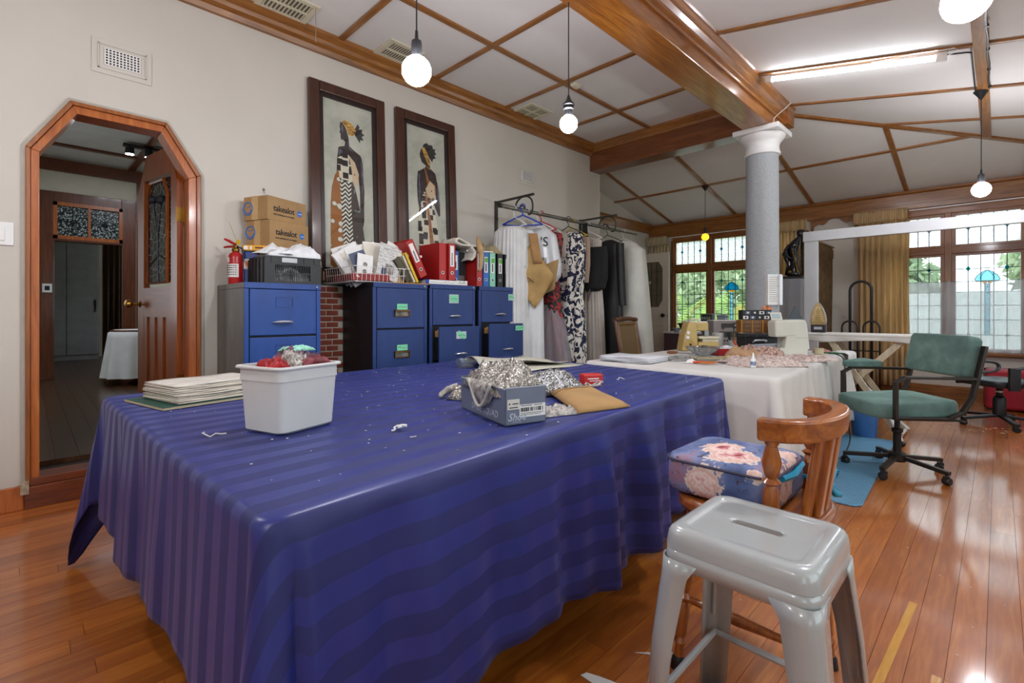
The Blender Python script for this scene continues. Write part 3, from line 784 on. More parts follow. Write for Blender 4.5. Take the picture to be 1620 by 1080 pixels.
# small things in the hall
ht = T('hall_table', 'round hall table under a white floor-length cloth beside the open door', 'table', (-8.2, 1.09, .17))
P('table_top', MB().lathe([(.30, .68), (.31, .69), (.31, .708), (.30, .712)], 28), M_DARK, ht)
P('pedestal', MB().lathe([(.14, 0), (.05, .05), (.04, .68)], 14), M_DARK, ht)
tc = T('hall_tablecloth', 'white cloth falling in folds over the round hall table', 'tablecloth', (-8.2, 1.09, .885))
def rc(u, v):
    a = 2*pi*u
    if v < .2: r = .32*v/.2; z = 0
    else:
        t = (v-.2)/.8; r = .325+.07*t+.022*t*sin(a*11); z = -.62*t
    return (r*cos(a), r*sin(a), z)
P('cloth', MB().grid(rc, 88, 12, True), mat('white_tablecloth', '#d9d9d8', .85, var=.03), tc, smooth='all')
pc = T('photo_frame', 'small dark framed picture on the hall wall beside the open door', 'picture', (HX+.01, 1.40, 1.72), 90)
P('frame', MB().box(-.09, .09, -.03, 0, -.12, .12), M_BLACK, pc); P('print', MB().box(-.055, .055, -.032, -.03, -.09, .09), mat('grey_photo_print', '#aab0b4', .5, var=.3, vs_=20), pc)
sw = T('light_switch', 'white switch plate on the left casing of the inner door', 'switch', (HX+.045, .215, 1.45), 90)
P('plate', MB().box(-.05, .05, -.012, 0, -.06, .06), M_WHITE, sw); P('rocker', MB().box(-.025, .025, -.018, -.012, -.03, .03), M_BLACK, sw)
hk = T('wall_hook', 'curled iron coat hooks on the hall wall beside the open door', 'hook', (HX+.01, 1.38, 1.35), 90)
for z in (-.1, .1): P('hook', MB().tube([(0, 0, z+.05), (0, -.05, z+.04), (.02, -.06, z), (.0, -.03, z-.03)], .008, 6), M_BLACK, hk)
sp = T('ceiling_spotlight', 'black ceiling spotlight glowing in the hall above the open door', 'spotlight', (-7.9, 1.12, 3.27))
P('base_bar', MB().box(-.05, .05, -.24, .24, -.03, 0), M_BLACK, sp, bev=.005)
for k, yy in enumerate((-.18, .02, .2)):
    hd = P('spot_head', MB().cyl((0, yy, -.03), (.07, yy-.01, -.07), .012, n=8).lathe([(.03, .07), (.045, .05), (.05, -.02), (.05, -.035)], 16, (.08, yy, -.11)), M_BLACK, sp, smooth=True)
    P('spot_lens', MB().lathe([(.0001, -.038), (.042, -.037), (.046, -.03)], 16, (.08, yy, -.11), cap=False), emit('spot_glow', '#eef4ff', 900 if k == 1 else 350), hd)
# ================================================================== LAMPS, VENTS, PICTURES
M_BULB = emit('opal_bulb_glow', '#f6f7ff', BULB)
def pendant(label, x, y, ztop, zb, r, style, group='hanging bulbs', glow=None, rose=True):
    t = T('pendant_lamp', label, 'lamp', (x, y, ztop), group=group)
    d = zb-ztop
    if rose: P('ceiling_rose', MB().lathe([(.004, -.075), (.05, -.004), (.052, 0)], 3 if style == 'cone3' else 20), M_BLACK, t, smooth=False)
    hs = r*1.02
    P('cord', MB().cyl((0, 0, -.01), (0, 0, d+hs+.10), .0035, n=6), M_BLACK, t)
    if style == 'ridged':
        P('lamp_holder', MB().lathe([(.006, .13), (.012, .11), (.022, .09), (.036, .078), (.038, .068), (.028, .06), (.034, .05), (.034, .044), (.026, .038), (.026, .0)], 20, (0, 0, d+hs-.01)), M_BLACK, t, smooth=True)
    else:
        P('lamp_holder', MB().lathe([(.006, .12), (.008, .085), (.021, .075), (.023, .06), (.023, .0)], 20, (0, 0, d+hs-.012)), M_BLACK, t, smooth=True)
    P('bulb', MB().lathe([(max(.0005, r*sin(pi*i/14)), -r*cos(pi*i/14)) for i in range(13)]+[(.02, r*.99), (.018, r*1.06)], 22, (0, 0, d)), glow or M_BULB, t, smooth='all')
    return t
def under(px, py, d):
    u = (px-810)/770; v = (493-py)/770
    return d*.70711*(u-1), d*.70711*(u+1), 1.12+v*d
x, y, z = under(659, 112, 2.09); pendant('large glowing globe bulb on a smooth black holder nearest the left picture', x, y, ZC, z, .0625, 'plain')
x, y, z = under(899.5, 196, 2.98); pendant('glowing globe bulb on a ridged black holder hanging from the big beam', x, y, 3.022, z, .054, 'ridged', rose=False)
pendant('glowing globe bulb hanging from the sloping ceiling in front of the right window', -.105, 5.73, zR(-.105)-.024, 2.155, .0625, 'plain')
pendant('large glowing globe bulb cut off by the top right edge of the picture', -.07, 2.04, zR(-.07)-.024, 2.075, .0625, 'plain')
for k_, (x, y) in enumerate(((-2.4, -.4), (-.5, -1.2))):  # out-of-view pendants added as fill light for the room
    pendant(('unseen fill bulb added behind the camera over the left of the room', 'unseen fill bulb added behind the camera over the right of the room')[k_], x, y, ZC if k_ == 0 else zR(x)-.024, 2.3, .0625, 'plain')
n_ = NT('amber_bulb_glass'); n_.base('#e0a030', .1); n_.b.inputs['Emission Color'].default_value = lin('#ffb428'); n_.b.inputs['Emission Strength'].default_value = 1.6
pl_ = pendant('small amber filament bulb in front of the left leaded window', -3.125, 7.24, zF(0, 7.24)-.018, 2.245, .055, 'plain', glow=n_.m)
# flex clipped along the wide batten to the right-hand pendant
cl = T('lamp_flex', 'black flex clipped along the wide ceiling batten', 'cable', (-.055, 3.4, zR(-.055)))
P('cable', MB().tube([(.004*sin(k*1.7), .15*k, -.03) for k in range(16)], .006, 6), M_BLACK, cl)
for k in range(6): P('clip', MB().box(-.008, .012, .2+.4*k, .215+.4*k, -.038, -.02), M_BLACK, cl)
cl = T('lamp_flex', 'short black flex from the tube light to the ceiling rose', 'cable', (-.14, 4.8, zR(-.14)))
P('cable', MB().tube([(-.16, 0, .0), (-.02, .01, -.028), (0, .03, -.03), (0, .3, -.03), (.0, .9, -.03)], .006, 6), M_BLACK, cl)
# fluorescent tube on the sloping ceiling
tl = T('tube_light', 'slim fluorescent tube light on the sloping ceiling right of the beam', 'tube light', (-1.50, 4.80, zR(-1.50)-.02))
tl.rotation_euler = (0, math.atan(.198), 0)
P('batten_body', MB().box(0, 1.26, -.018, .018, -.012, .012), M_WHITE, tl)
P('end_cap', MB().box(0, .05, -.022, .022, -.05, 0), M_WHITE, tl); P('end_cap', MB().box(1.20, 1.26, -.022, .022, -.05, 0), M_WHITE, tl)
P('tube', MB().cyl((.05, 0, -.032), (1.20, 0, -.032), .015, n=12), emit('fluorescent_glow', '#f4f7ff', TUBE), tl, smooth=True)
P('cable', MB().tube([(1.26, 0, -.02), (1.32, -.03, 0), (1.30, -.07, .0), (1.05, -.05, -.005), (.8, -.022, -.002)], .004, 6), M_WHITE, tl)
# thin white cable on the beam above the column
wc = T('white_cable', 'thin white cable stapled to the beam moulding by the capital', 'cable', (-1.64, 5.45, 3.03))
P('cable', MB().tube([(.003, .0, 0), (.004, .0, .08), (.03, .03, .12), (.08, .12, .2), (.11, .18, .26)], .004, 6), M_WHITE, wc)

# ceiling vents
M_VENT = mat('cream_vent_plastic', '#cfc8b0', .6, var=.04)
M_VDARK = mat('vent_shadow_gap', '#6e6a5c', .9)
def ceil_vent(label, x, y, w, l, slats=True, cord=False):
    t = T('ceiling_vent', label, 'vent', (x, y, ZC), group='ceiling vents')
    P('frame', MB().box(-w/2, w/2, -l/2, -l/2+.04, -.014, 0).box(-w/2, w/2, l/2-.04, l/2, -.014, 0).box(-w/2, -w/2+.04, -l/2+.04, l/2-.04, -.014, 0).box(w/2-.04, w/2, -l/2+.04, l/2-.04, -.014, 0), M_VENT, t, bev=.003)
    if slats:
        P('backing', MB().box(-w/2+.03, w/2-.03, -l/2+.03, l/2-.03, -.004, -.001), M_VDARK, t)
        for k in range(11):
            yy = -l/2+.05+(l-.1)*k/10
            P('slat', MB().obox((0, yy, -.010), w-.08, .018, .004, (.5, 0, 0)), M_VENT, t)
        P('rib', MB().box(-.008, .008, -l/2+.04, l/2-.04, -.018, -.006), M_VENT, t)
    else:
        P('backing', MB().box(-w/2+.03, w/2-.03, -l/2+.03, l/2-.03, -.006, -.001), mat('dusty_filter_mesh', '#a9a58c', .95, var=.1, vs_=30), t)
        P('rib', MB().box(-w/2+.04, w/2-.04, -.006, .006, -.014, -.004).box(-.006, .006, -l/2+.04, l/2-.04, -.014, -.004), M_VENT, t)
    if cord: P('pull_cord', MB().cyl((.12, .16, -.01), (.12, .16, -.26), .0025, n=6), mat('grey_cord', '#8a877e', .8), t)
ceil_vent('slatted cream ceiling vent with a pull cord, nearest the camera', -3.67, 1.35, .30, .37, True, True)
ceil_vent('slatted cream ceiling vent half hidden behind the left globe bulb', -3.66, 2.28, .30, .33)
ceil_vent('square dusty ceiling vent above the clothes rail end of the wall', -3.69, 4.01, .32, .36, False)
sd = T('smoke_detector', 'small cream smoke detector on the ceiling batten crossing', 'detector', (-2.935, 3.82, ZC))
P('body', MB().box(-.035, .035, -.05, .05, -.035, 0), M_VENT, sd, bev=.012); P('cover', MB().box(-.022, .022, -.035, .035, -.045, -.035), M_VENT, sd, bev=.006)

# wall vents
def wall_vent(label, y, z, w, h, nx, nz, gw, gh):
    t = T('wall_vent', label, 'vent', (XW, y, z), 90, group='wall vents')
    def ringbox(m, a, b, c, d, t0, y0): return m.box(-a, a, y0, 0, b, b+t0).box(-a, a, y0, 0, -b-t0, -b).box(-a, -a+t0, y0, 0, -b, b).box(a-t0, a, y0, 0, -b, b)
    P('plate', MB().box(-w/2, w/2, -.008, 0, -h/2, h/2), M_WALL, t, bev=.003)
    P('moulded_ring', MB().box(-w/2+.03, w/2-.03, -.016, -.008, h/2-.036, h/2-.03).box(-w/2+.03, w/2-.03, -.016, -.008, -h/2+.03, -h/2+.036).box(-w/2+.03, -w/2+.036, -.016, -.008, -h/2+.03, h/2-.03).box(w/2-.036, w/2-.03, -.016, -.008, -h/2+.03, h/2-.03), M_WALL, t)
    P('grille', MB().box(-gw/2, gw/2, -.018, -.008, -gh/2, gh/2), M_WHITE, t, bev=.003)
    m = MB()
    for i in range(nx):
        for j in range(nz):
            cx = -gw/2+gw*(i+.7)/(nx+.4); cz = -gh/2+gh*(j+.7)/(nz+.4); a = gw/nx*.27; b = gh/nz*.27
            m.box(cx-a, cx+a, -.0195, -.0178, cz-b, cz+b)
    P('holes', m, mat('vent_hole', '#2b2520', .9), t)
wall_vent('cream wall vent with square holes above the doorway', .435, 2.70, .30, .215, 10, 6, .18, .105)
wall_vent('small cream wall vent above the clothes rail', 4.16, 2.705, .31, .20, 8, 7, .17, .105)
ws = T('light_switch', 'white wall switch at the left edge beside the doorway', 'switch', (XW, -.10, 1.555), 90)
P('plate', MB().box(-.055, .055, -.01, 0, -.065, .065), M_WHITE, ws, bev=.004); P('rocker', MB().box(-.02, .02, -.016, -.01, -.04, .04), M_WHITE, ws, bev=.003)
nl = T('picture_hook', 'tiny picture hook on the bare wall above the cartons', 'hook', (XW, 1.27, 2.02), 90)
P('hook', MB().tube([(0, 0, .03), (0, -.006, 0), (0, -.018, -.012), (0, -.018, .002)], .004, 6).sph((0, -.004, .02), .008, 8, 6), M_STEEL, nl)

# ------------------------------------------------------------------ the two framed prints
M_FRAME = wood('dark_brown_picture_frame', '#2c130b', '#40200f', '#512b17', 'z', rough=.35)
def canvas_mat():
    n = NT('aged_print_paper'); v = n.coord('Object')
    n.base(n.ramp(n.noise(v, 3.5, 6, .65), [(.3, '#9fa394'), (.55, '#bcbdae'), (.75, '#cac9b8')]), .7); return n.m
M_CANV = canvas_mat()
M_SKIN = mat('print_dark_skin', '#2d2422', .6, var=.35, vs_=14)
M_SKINH = mat('print_skin_highlight', '#55586a', .6, var=.3, vs_=14)
M_GLZ = thin_glass('picture_glazing', '#ffffff', .035, .01)
def pat(name, fn):
    n = NT(name); n.base(fn(n), .7); return n.m
def p_orange(n):
    v = n.coord('Object', (1, 1, 1)); a = n.voro(v, 13, 'SMOOTH_F1')
    return n.ramp(a, [(0, '#c9cfc4'), (.21, '#c9cfc4'), (.25, '#8d561f'), (1, '#a06527')])
def p_zig(n):
    v = n.coord('Object'); s = n.sep(v)
    zx = n.math('PINGPONG', n.math('MULTIPLY', s[0], 1.0), .03); f = n.math('MODULO', n.math('ADD', n.math('ADD', n.math('MULTIPLY', s[2], 1.0), 5.0), zx), .035)
    return n.ramp(n.math('MULTIPLY', f, 28.6), [(0, '#1d1b1a'), (.5, '#1d1b1a'), (.52, '#d8d6c6')], True)
def p_block(n):
    v = n.coord('Object', (1, 1, 1)); x = n.n('ShaderNodeTexVoronoi', distance='CHEBYCHEV'); x.inputs['Scale'].default_value = 17; x.inputs['Randomness'].default_value = .45
    n.l(v, x.inputs['Vector'])
    d = n.ramp(x.outputs['Distance'], [(0, '#d9d3bd'), (.2, '#d9d3bd'), (.22, '#231f1e'), (.4, '#231f1e'), (.42, '#cfc9b4')], True); return d
def p_dark(n):
    v = n.coord('Object'); a = n.noise(v, 9, 2, .5, 1.5)
    return n.ramp(a, [(0, '#3b342c'), (.6, '#4a4238'), (.64, '#7fa3a3'), (.68, '#4a4238')], True)
def p_sash(n): return n.ramp(n.noise(n.coord('Object'), 10), [(.3, '#8a5530'), (.7, '#a56d40')])
def p_wrap(n): return n.ramp(n.noise(n.coord('Object', (1, 1, 3)), 26, 2), [(.35, '#5d3d12'), (.5, '#b98a35'), (.7, '#d8b361')])
def p_cream(n):
    a = n.voro(n.coord('Object'), 22)
    return n.ramp(a, [(0, '#2a2422'), (.22, '#2a2422'), (.25, '#c9b394')], True)
PO, PZ, PB, PD, PS, PW, PC = (pat(a, b) for a, b in (('print_orange_panel', p_orange), ('print_zigzag_panel', p_zig), ('print_block_panel', p_block), ('print_dark_panel', p_dark), ('print_sash', p_sash), ('print_headwrap', p_wrap), ('print_cream_panel', p_cream)))
PH = mat('print_hair', '#1e2420', .7, var=.3)
def picture(label, y, shapes):
    t = T('framed_picture', label, 'picture', (XW+.072, y, 1.36), 90, group='tall framed prints')
    t.rotation_euler = (Matrix.Rotation(RAD(90), 3, 'Z') @ Matrix.Rotation(RAD(-2.4), 3, 'X')).to_euler()
    Wd, H = .675, 1.632
    b = .085
    for (x0, x1, z0, z1) in ((0, b, 0, H), (Wd-b, Wd, 0, H), (b, Wd-b, H-b, H), (b, Wd-b, 0, b)):
        P('frame_rail', MB().box(x0, x1, -.045, 0, z0, z1), M_FRAME, t, bev=.008)
    i = b
    for (x0, x1, z0, z1) in ((i, i+.032, i, H-i), (Wd-i-.032, Wd-i, i, H-i), (i, Wd-i, H-i-.032, H-i), (i, Wd-i, i, i+.032)):
        P('inner_slip', MB().box(x0, x1, -.03, 0, z0, z1), mat('near_black_slip', '#241512', .4), t)
    P('print', MB().box(i+.03, Wd-i-.03, -.012, 0, i+.03, H-i-.03), M_CANV, t)
    for k, (nm, m, poly) in enumerate(shapes):
        P(nm, MB().prism(poly, -.013-.0004*(k+1), -.011), m, t)
    P('glazing', MB().box(i+.03, Wd-i-.03, -.026, -.024, i+.03, H-i-.03), M_GLZ, t)
# figure drawn from the photograph crop (u to the right, v up, in the inner print)
def fig(pts, x0=.117, x1=.558, z0=.06, z1=1.515): return [(x0+(x1-x0)*u, z0+(z1-z0)*v) for u, v in pts]
F1 = [
 ('printed_hair', PH, fig([(.62, .855), (.70, .90), (.74, .885), (.72, .87), (.80, .875), (.78, .855), (.84, .845), (.78, .83), (.82, .81), (.75, .81), (.74, .79), (.69, .81), (.64, .83)])),
 ('printed_face', M_SKIN, fig([(.33, .855), (.345, .885), (.40, .885), (.46, .85), (.50, .81), (.52, .755), (.62, .735), (.74, .715), (.78, .69), (.60, .64), (.36, .66), (.30, .72), (.34, .742), (.42, .75), (.44, .775), (.40, .785), (.36, .783), (.345, .80), (.35, .815), (.325, .825), (.345, .84)])),
 ('printed_headwrap', PW, fig([(.36, .885), (.42, .90), (.52, .90), (.62, .88), (.66, .85), (.63, .83), (.58, .82), (.52, .82), (.49, .84), (.44, .865)])),
 ('printed_shoulder', M_SKIN, fig([(.30, .735), (.33, .74), (.60, .73), (.75, .71), (.79, .67), (.80, .56), (.815, .50), (.80, .42), (.80, .33), (.77, .29), (.72, .285), (.70, .33), (.72, .38), (.72, .50), (.70, .57), (.62, .66), (.32, .66), (.27, .60), (.25, .55), (.27, .66)])),
 ('printed_arm_highlight', M_SKINH, fig([(.755, .69), (.785, .66), (.79, .56), (.77, .48), (.765, .56), (.75, .64)])),
 ('printed_neck_highlight', M_SKINH, fig([(.47, .80), (.50, .775), (.52, .745), (.60, .725), (.52, .735), (.49, .77)])),
 ('printed_face_highlight', M_SKINH, fig([(.36, .86), (.385, .87), (.40, .845), (.385, .82), (.365, .835)])),
 ('printed_shoulder_highlight', M_SKINH, fig([(.29, .715), (.33, .728), (.38, .715), (.34, .70), (.30, .69)])),
 ('printed_bodice', PB, fig([(.27, .67), (.42, .71), (.50, .70), (.58, .60), (.60, .53), (.32, .54), (.27, .60)])),
 ('printed_cream_panel', PC, fig([(.50, .70), (.62, .665), (.70, .60), (.68, .54), (.62, .51), (.57, .56), (.55, .62)])),
 ('printed_dark_skirt', PD, fig([(.56, .555), (.62, .51), (.70, .40), (.78, .25), (.90, .0), (.52, .0), (.50, .25), (.50, .45)])),
 ('printed_zigzag_skirt', PZ, fig([(.31, .545), (.54, .545), (.53, .40), (.56, .20), (.66, .0), (.40, .0), (.36, .20), (.33, .40)])),
 ('printed_orange_skirt', PO, fig([(.22, .57), (.29, .60), (.31, .545), (.33, .40), (.36, .20), (.42, .0), (.10, .0), (.12, .20), (.13, .40), (.16, .50)])),
]
F2 = [
 ('printed_hair', PH, fig([(.40, .86), (.44, .895), (.52, .91), (.58, .90), (.66, .905), (.70, .88), (.76, .885), (.73, .865), (.78, .85), (.72, .84), (.76, .82), (.69, .815), (.66, .79), (.60, .81), (.50, .83)])),
 ('printed_face', M_SKIN, fig([(.34, .83), (.37, .86), (.44, .86), (.52, .82), (.58, .78), (.60, .745), (.74, .715), (.78, .65), (.72, .58), (.30, .58), (.26, .66), (.30, .71), (.46, .74), (.50, .755), (.44, .765), (.38, .775), (.37, .79), (.34, .805)])),
 ('printed_headwrap', PW, fig([(.40, .865), (.45, .88), (.52, .85), (.58, .81), (.62, .77), (.56, .76), (.48, .80), (.42, .84)])),
 ('printed_left_arm', M_SKIN, fig([(.28, .71), (.34, .70), (.42, .60), (.40, .50), (.36, .44), (.30, .45), (.26, .52), (.25, .62)])),
 ('printed_right_arm', M_SKIN, fig([(.68, .70), (.78, .66), (.82, .60), (.84, .50), (.84, .44), (.80, .43), (.64, .53), (.66, .55), (.74, .51), (.73, .60)])),
 ('printed_arm_highlight', M_SKINH, fig([(.29, .69), (.32, .69), (.33, .60), (.30, .50), (.285, .60)])),
 ('printed_arm_highlight', M_SKINH, fig([(.76, .655), (.79, .645), (.815, .58), (.825, .48), (.79, .55)])),
 ('printed_necklace', PW, fig([(.52, .752), (.60, .742), (.62, .735), (.53, .742)])),
 ('printed_wrapped_back', PS, fig([(.44, .74), (.48, .73), (.56, .66), (.72, .64), (.74, .58), (.62, .53), (.46, .57), (.52, .62)])),
 ('printed_block_dress', PB, fig([(.30, .47), (.40, .57), (.62, .53), (.70, .45), (.78, .30), (.90, .06), (.92, 0.0), (.28, 0.0), (.27, .12), (.25, .30), (.26, .42)])),
 ('printed_sash', PS, fig([(.44, .57), (.50, .55), (.58, .40), (.70, .12), (.73, 0.0), (.58, 0.0), (.56, .15), (.52, .35)])),
 ('printed_back_panel', PC, fig([(.46, .60), (.58, .66), (.70, .63), (.70, .56), (.60, .54), (.50, .56)])),
]
picture('framed print of a woman in a long dress facing left, above the basket of papers', 1.592, F1)
picture('framed print of a woman seen from behind, above the red binders', 2.383, F2)
# ================================================================== FILING CABINETS
def scuffed(name, c, dark, worn, rough=.38, amount=.62):
    n = NT(name); v = n.coord('Object')
    a = n.noise(n.coord('Object', (3, 3, 1.2)), 2.2, 5, .6); b = n.noise(v, 26, 4, .7)
    base = n.ramp(a, [(.3, dark), (.65, c)])
    k = n.math('MULTIPLY', n.math('GREATER_THAN', a, amount), n.math('GREATER_THAN', b, .60))
    n.base(n.mix(k, base, worn), rough, 0, .5); n.bump(n.noise(v, 160, 2), .05, .001); return n.m
M_BLUE = scuffed('cabinet_blue_paint', '#1b4690', '#15397a', '#4f7cb8', amount=.70)
M_BLUE2 = scuffed('cabinet_matt_blue_paint', '#213b74', '#1a3163', '#415c94', .5, .68)
M_GREYM = scuffed('cabinet_grey_metal', '#6f6d68', '#55524e', '#8b8378', .45)
M_NAVYM = scuffed('cabinet_navy_black_metal', '#14161d', '#0f1117', '#252a35', .5)
M_GAP = mat('drawer_shadow_gap', '#0a0c12', .8)
M_GREENL = mat('mint_label_paper', '#7fd3a4', .7, var=.05)
M_CARD = mat('manila_card', '#b98f4e', .8, var=.15)
def scribble(parent, x, z, w, y, n=5, seed=0, h=.012):
    m = MB()
    for i in range(n):
        a = x+w*i/n; b = a+w/n*.7; s = hsh(i, seed)
        m.tube([(a, y, z), ((a+b)/2, y, z+h*(s*2-.6)), (b, y, z+h*.2)], .0012, 4)
    P('handwriting', m, M_INK, parent)
def pull(x, z, y, w, m=None):
    return MB().tube([(x-w/2, y, z), (x-w/2+.008, y-.018, z+.002), (x-w/4, y-.026, z+.004), (x, y-.028, z+.005), (x+w/4, y-.026, z+.004), (x+w/2-.008, y-.018, z+.002), (x+w/2, y, z)], [.004, .006, .008, .009, .008, .006, .004], 8)
def cabinet(label, y, w, top, front, side, drawers, style):
    """drawers: list of (z0, z1, pulled out)"""
    t = T('filing_cabinet', label, 'filing cabinet', (-3.31, y, 0), 90, group='filing cabinets along the left wall')
    P('body', MB().box(0, w, .012, .6, 0, top-.035).box(0, w, -.004, .6, top-.035, top), side, t, bev=.003)
    P('front_frame', MB().box(0, .028, 0, .0125, 0, top-.034).box(w-.028, w, 0, .0125, 0, top-.034).box(0, w, -.008, .004, top-.037, top+.0005).box(.02, w-.02, .001, .0125, 0, .06), front, t, bev=.002)
    P('lock', MB().lathe([(.009, 0), (.009, .006), (.006, .008)], 12, (w-.03, -.008, top-.018), 'y'), M_STEEL, t)
    for (z0, z1, out, kind, lab) in drawers:
        d = P('drawer', MB().box(.032, w-.032, -.004-out, .011-out, z0+.004, z1-.004), front, t, bev=.003)
        P('gap', MB().box(.028, w-.028, .0115, .0118, z0-.002, z1+.002), M_GAP, t)
        if out:
            P('drawer_side', MB().box(.05, .056, .011-out, .1, z0+.03, z1-.09), side, d); P('drawer_side', MB().box(w-.056, w-.05, .011-out, .1, z0+.03, z1-.09), side, d)
            for q in range(3): P('file', MB().box(.062, w-.07, .03-out+.03*q, .035-out+.03*q, z0+.05, z1-.02-.01*q), M_CARD, d)
        yy = -.004-out; zm = (z0+z1)/2
        if kind == 'slot':      # embossed card holder + slim pull
            m = MB(); a, b, c, e = w/2-.05, w/2+.05, z1-.115, z1-.055
            m.box(a, b, yy-.004, yy, e, e+.004).box(a, b, yy-.004, yy, c-.004, c).box(a-.004, a, yy-.004, yy, c, e).box(b, b+.004, yy-.004, yy, c, e)
            P('card_frame', m, front, d)
            P('handle', pull(w/2-.01, z0+.085, yy, .125), M_CHROME, d, smooth=True)
        elif kind == 'pull':
            P('handle', pull(w/2+.01, z0+.075, yy, .115), M_CHROME, d, smooth=True)
        elif kind == 'box':     # brass cup pull with card window
            a, b, c, e = w/2-.065, w/2+.07, zm-.065, zm-.012
            P('cup_pull', MB().box(a, b, yy-.016, yy, e-.012, e).box(a, b, yy-.010, yy, c, c+.006).box(a, a+.006, yy-.014, yy, c, e).box(b-.006, b, yy-.014, yy, c, e), mat('tarnished_brass', '#7a5a3a', .45, 1, var=.3), d)
            P('recess', MB().box(a+.006, b-.006, yy-.003, yy, c+.006, e-.012), mat('dull_zinc', '#77746c', .5, .6, var=.3, vs_=20), d)
        if lab:
            lx, lz, lw, lh, tilt, clear = lab
            if clear: P('card_sleeve', MB().box(lx-.008, lx+lw+.008, yy-.004, yy, lz-.012, lz+lh+.008), mat('pale_card_sleeve', '#b9c6c4', .3, var=.08), d)
            q = P('label_card', MB().obox((lx+lw/2, yy-.006, lz+lh/2), lw, .002, lh, (0, tilt, 0)), M_GREENL, d)
            scribble(d, lx+.01, lz+lh*.45, lw-.02, yy-.008, 6, lx*10+lz)
    return t
cabinet('blue filing cabinet with grey side under the black crate', .959, .482, 1.305, M_BLUE, M_GREYM,
    [(.965, 1.268, 0, 'slot', None), (.655, .960, 0, 'slot', None), (.35, .65, 0, 'slot', None), (.05, .345, 0, 'slot', None)], 0)
cabinet('blue filing cabinet with black side and brass cup pulls under the wire basket', 1.839, .488, 1.342, M_BLUE2, M_NAVYM,
    [(.99, 1.306, 0, 'box', (.20, 1.137, .095, .045, 0, False)), (.67, .984, 0, 'box', (.20, .818, .095, .045, 0, False)), (.36, .665, 0, 'box', None), (.05, .355, 0, 'box', None)], 0)
cabinet('blue filing cabinet with its second drawer open, between two others', 2.352, .492, 1.35, M_BLUE2, M_NAVYM,
    [(1.005, 1.315, 0, 'pull', (.205, 1.205, .085, .055, 0, True)), (.69, 1.0, .085, 'pull', (.215, .905, .09, .04, .5, True)), (.37, .685, 0, 'pull', None), (.05, .365, 0, 'pull', None)], 0)
cabinet('blue filing cabinet next to the clothes rail with five binders on top', 2.888, .50, 1.352, M_BLUE2, M_NAVYM,
    [(1.02, 1.318, 0, 'pull', (.375, 1.24, .10, .04, 0, True)), (.70, 1.015, .10, 'pull', (.36, .945, .115, .045, 0, False)), (.38, .695, 0, 'pull', None), (.05, .375, 0, 'pull', None)], 0)

# brick fireplace side showing between the cabinets
bf = S('brick_pier', MB().box(-3.915, -3.80, 1.44, 1.86, 0, 1.33), mat('pale_mortar', '#b9b0a0', .95, var=.1), 'red brick pier showing between the first two cabinets', cat='brickwork')
bk = MB().box(0, .006, 0, .094, 0, .038).mesh('brick'); bh = MB().box(0, .006, 0, .043, 0, .038).mesh('brick')
M_BRICK = mat('red_brick', '#7d3a28', .85, var=.2, vs_=9, bump=.3, bs=60)
for r in range(28):
    y = 1.447; z = .006+r*.0472
    if r % 2: P('brick', bh, M_BRICK, bf, loc=(-3.80, y, z)); y += .051
    while y < 1.78: P('brick', bk, M_BRICK, bf, loc=(-3.80, y, z)); y += .102

# ------------------------------------------------------------------ on the first cabinet
Z1, Z2 = 1.305, 1.343
fx = T('fire_extinguisher', 'small red fire extinguisher on the grey-sided cabinet', 'fire extinguisher', (-3.70, 1.02, Z1), 40)
M_RED = mat('red_enamel', '#a8191c', .3, var=.06)
P('cylinder', MB().lathe([(.044, 0), (.046, .005), (.046, .185), (.040, .208), (.022, .222), (.018, .228)], 24), M_RED, fx, smooth=True)
P('collar', MB().lathe([(.02, .226), (.024, .23), (.024, .244), (.016, .25)], 16), M_BRASS, fx)
P('valve', MB().box(-.014, .014, -.014, .014, .248, .27), M_BRASS, fx, bev=.003)
P('handle', MB().tube([(.0, 0, .275), (-.045, 0, .30), (-.08, 0, .315)], [.009, .01, .007], 8).tube([(.0, 0, .262), (-.05, 0, .262), (-.085, 0, .258)], [.008, .008, .006], 8), M_RED, fx, smooth=True)
P('pin_tag', MB().lathe([(.010, -.003), (.018, -.002), (.018, .002), (.010, .003)], 12, (.028, -.012, .29), 'y'), mat('yellow_plastic', '#c9a51f', .5), fx)
P('nozzle', MB().tube([(.014, 0, .258), (.045, 0, .25), (.055, 0, .2), (.056, 0, .16)], .006, 8), M_BLACK, fx)
P('label', MB().grid(lambda u, v: (.0467*sin(-1.0+2.0*u), -.0467*cos(-1.0+2.0*u), .05+.09*v), 12, 1), M_PAPER, fx, label='white instruction label')
P('label', MB().grid(lambda u, v: (.0467*sin(-1.1+.8*u), -.0467*cos(-1.1+.8*u), .15+.035*v), 6, 1), M_PAPER, fx)
for k in range(5):
    m = MB(); z = .128-.015*k
    for i in range(7):
        a = -.85+.24*i; m.box(.047*sin(a)-.004, .047*sin(a)+.004, -.047*cos(a)-.0009, -.047*cos(a)+.002, z-.002, z+.002+.002*hsh(i, k))
    P('print', m, M_INK, fx)
P('straw', MB().tube([(.01, .01, .28), (-.03, .02, .36), (-.06, .02, .43)], .0016, 5), mat('dry_straw', '#a89858', .8), fx)

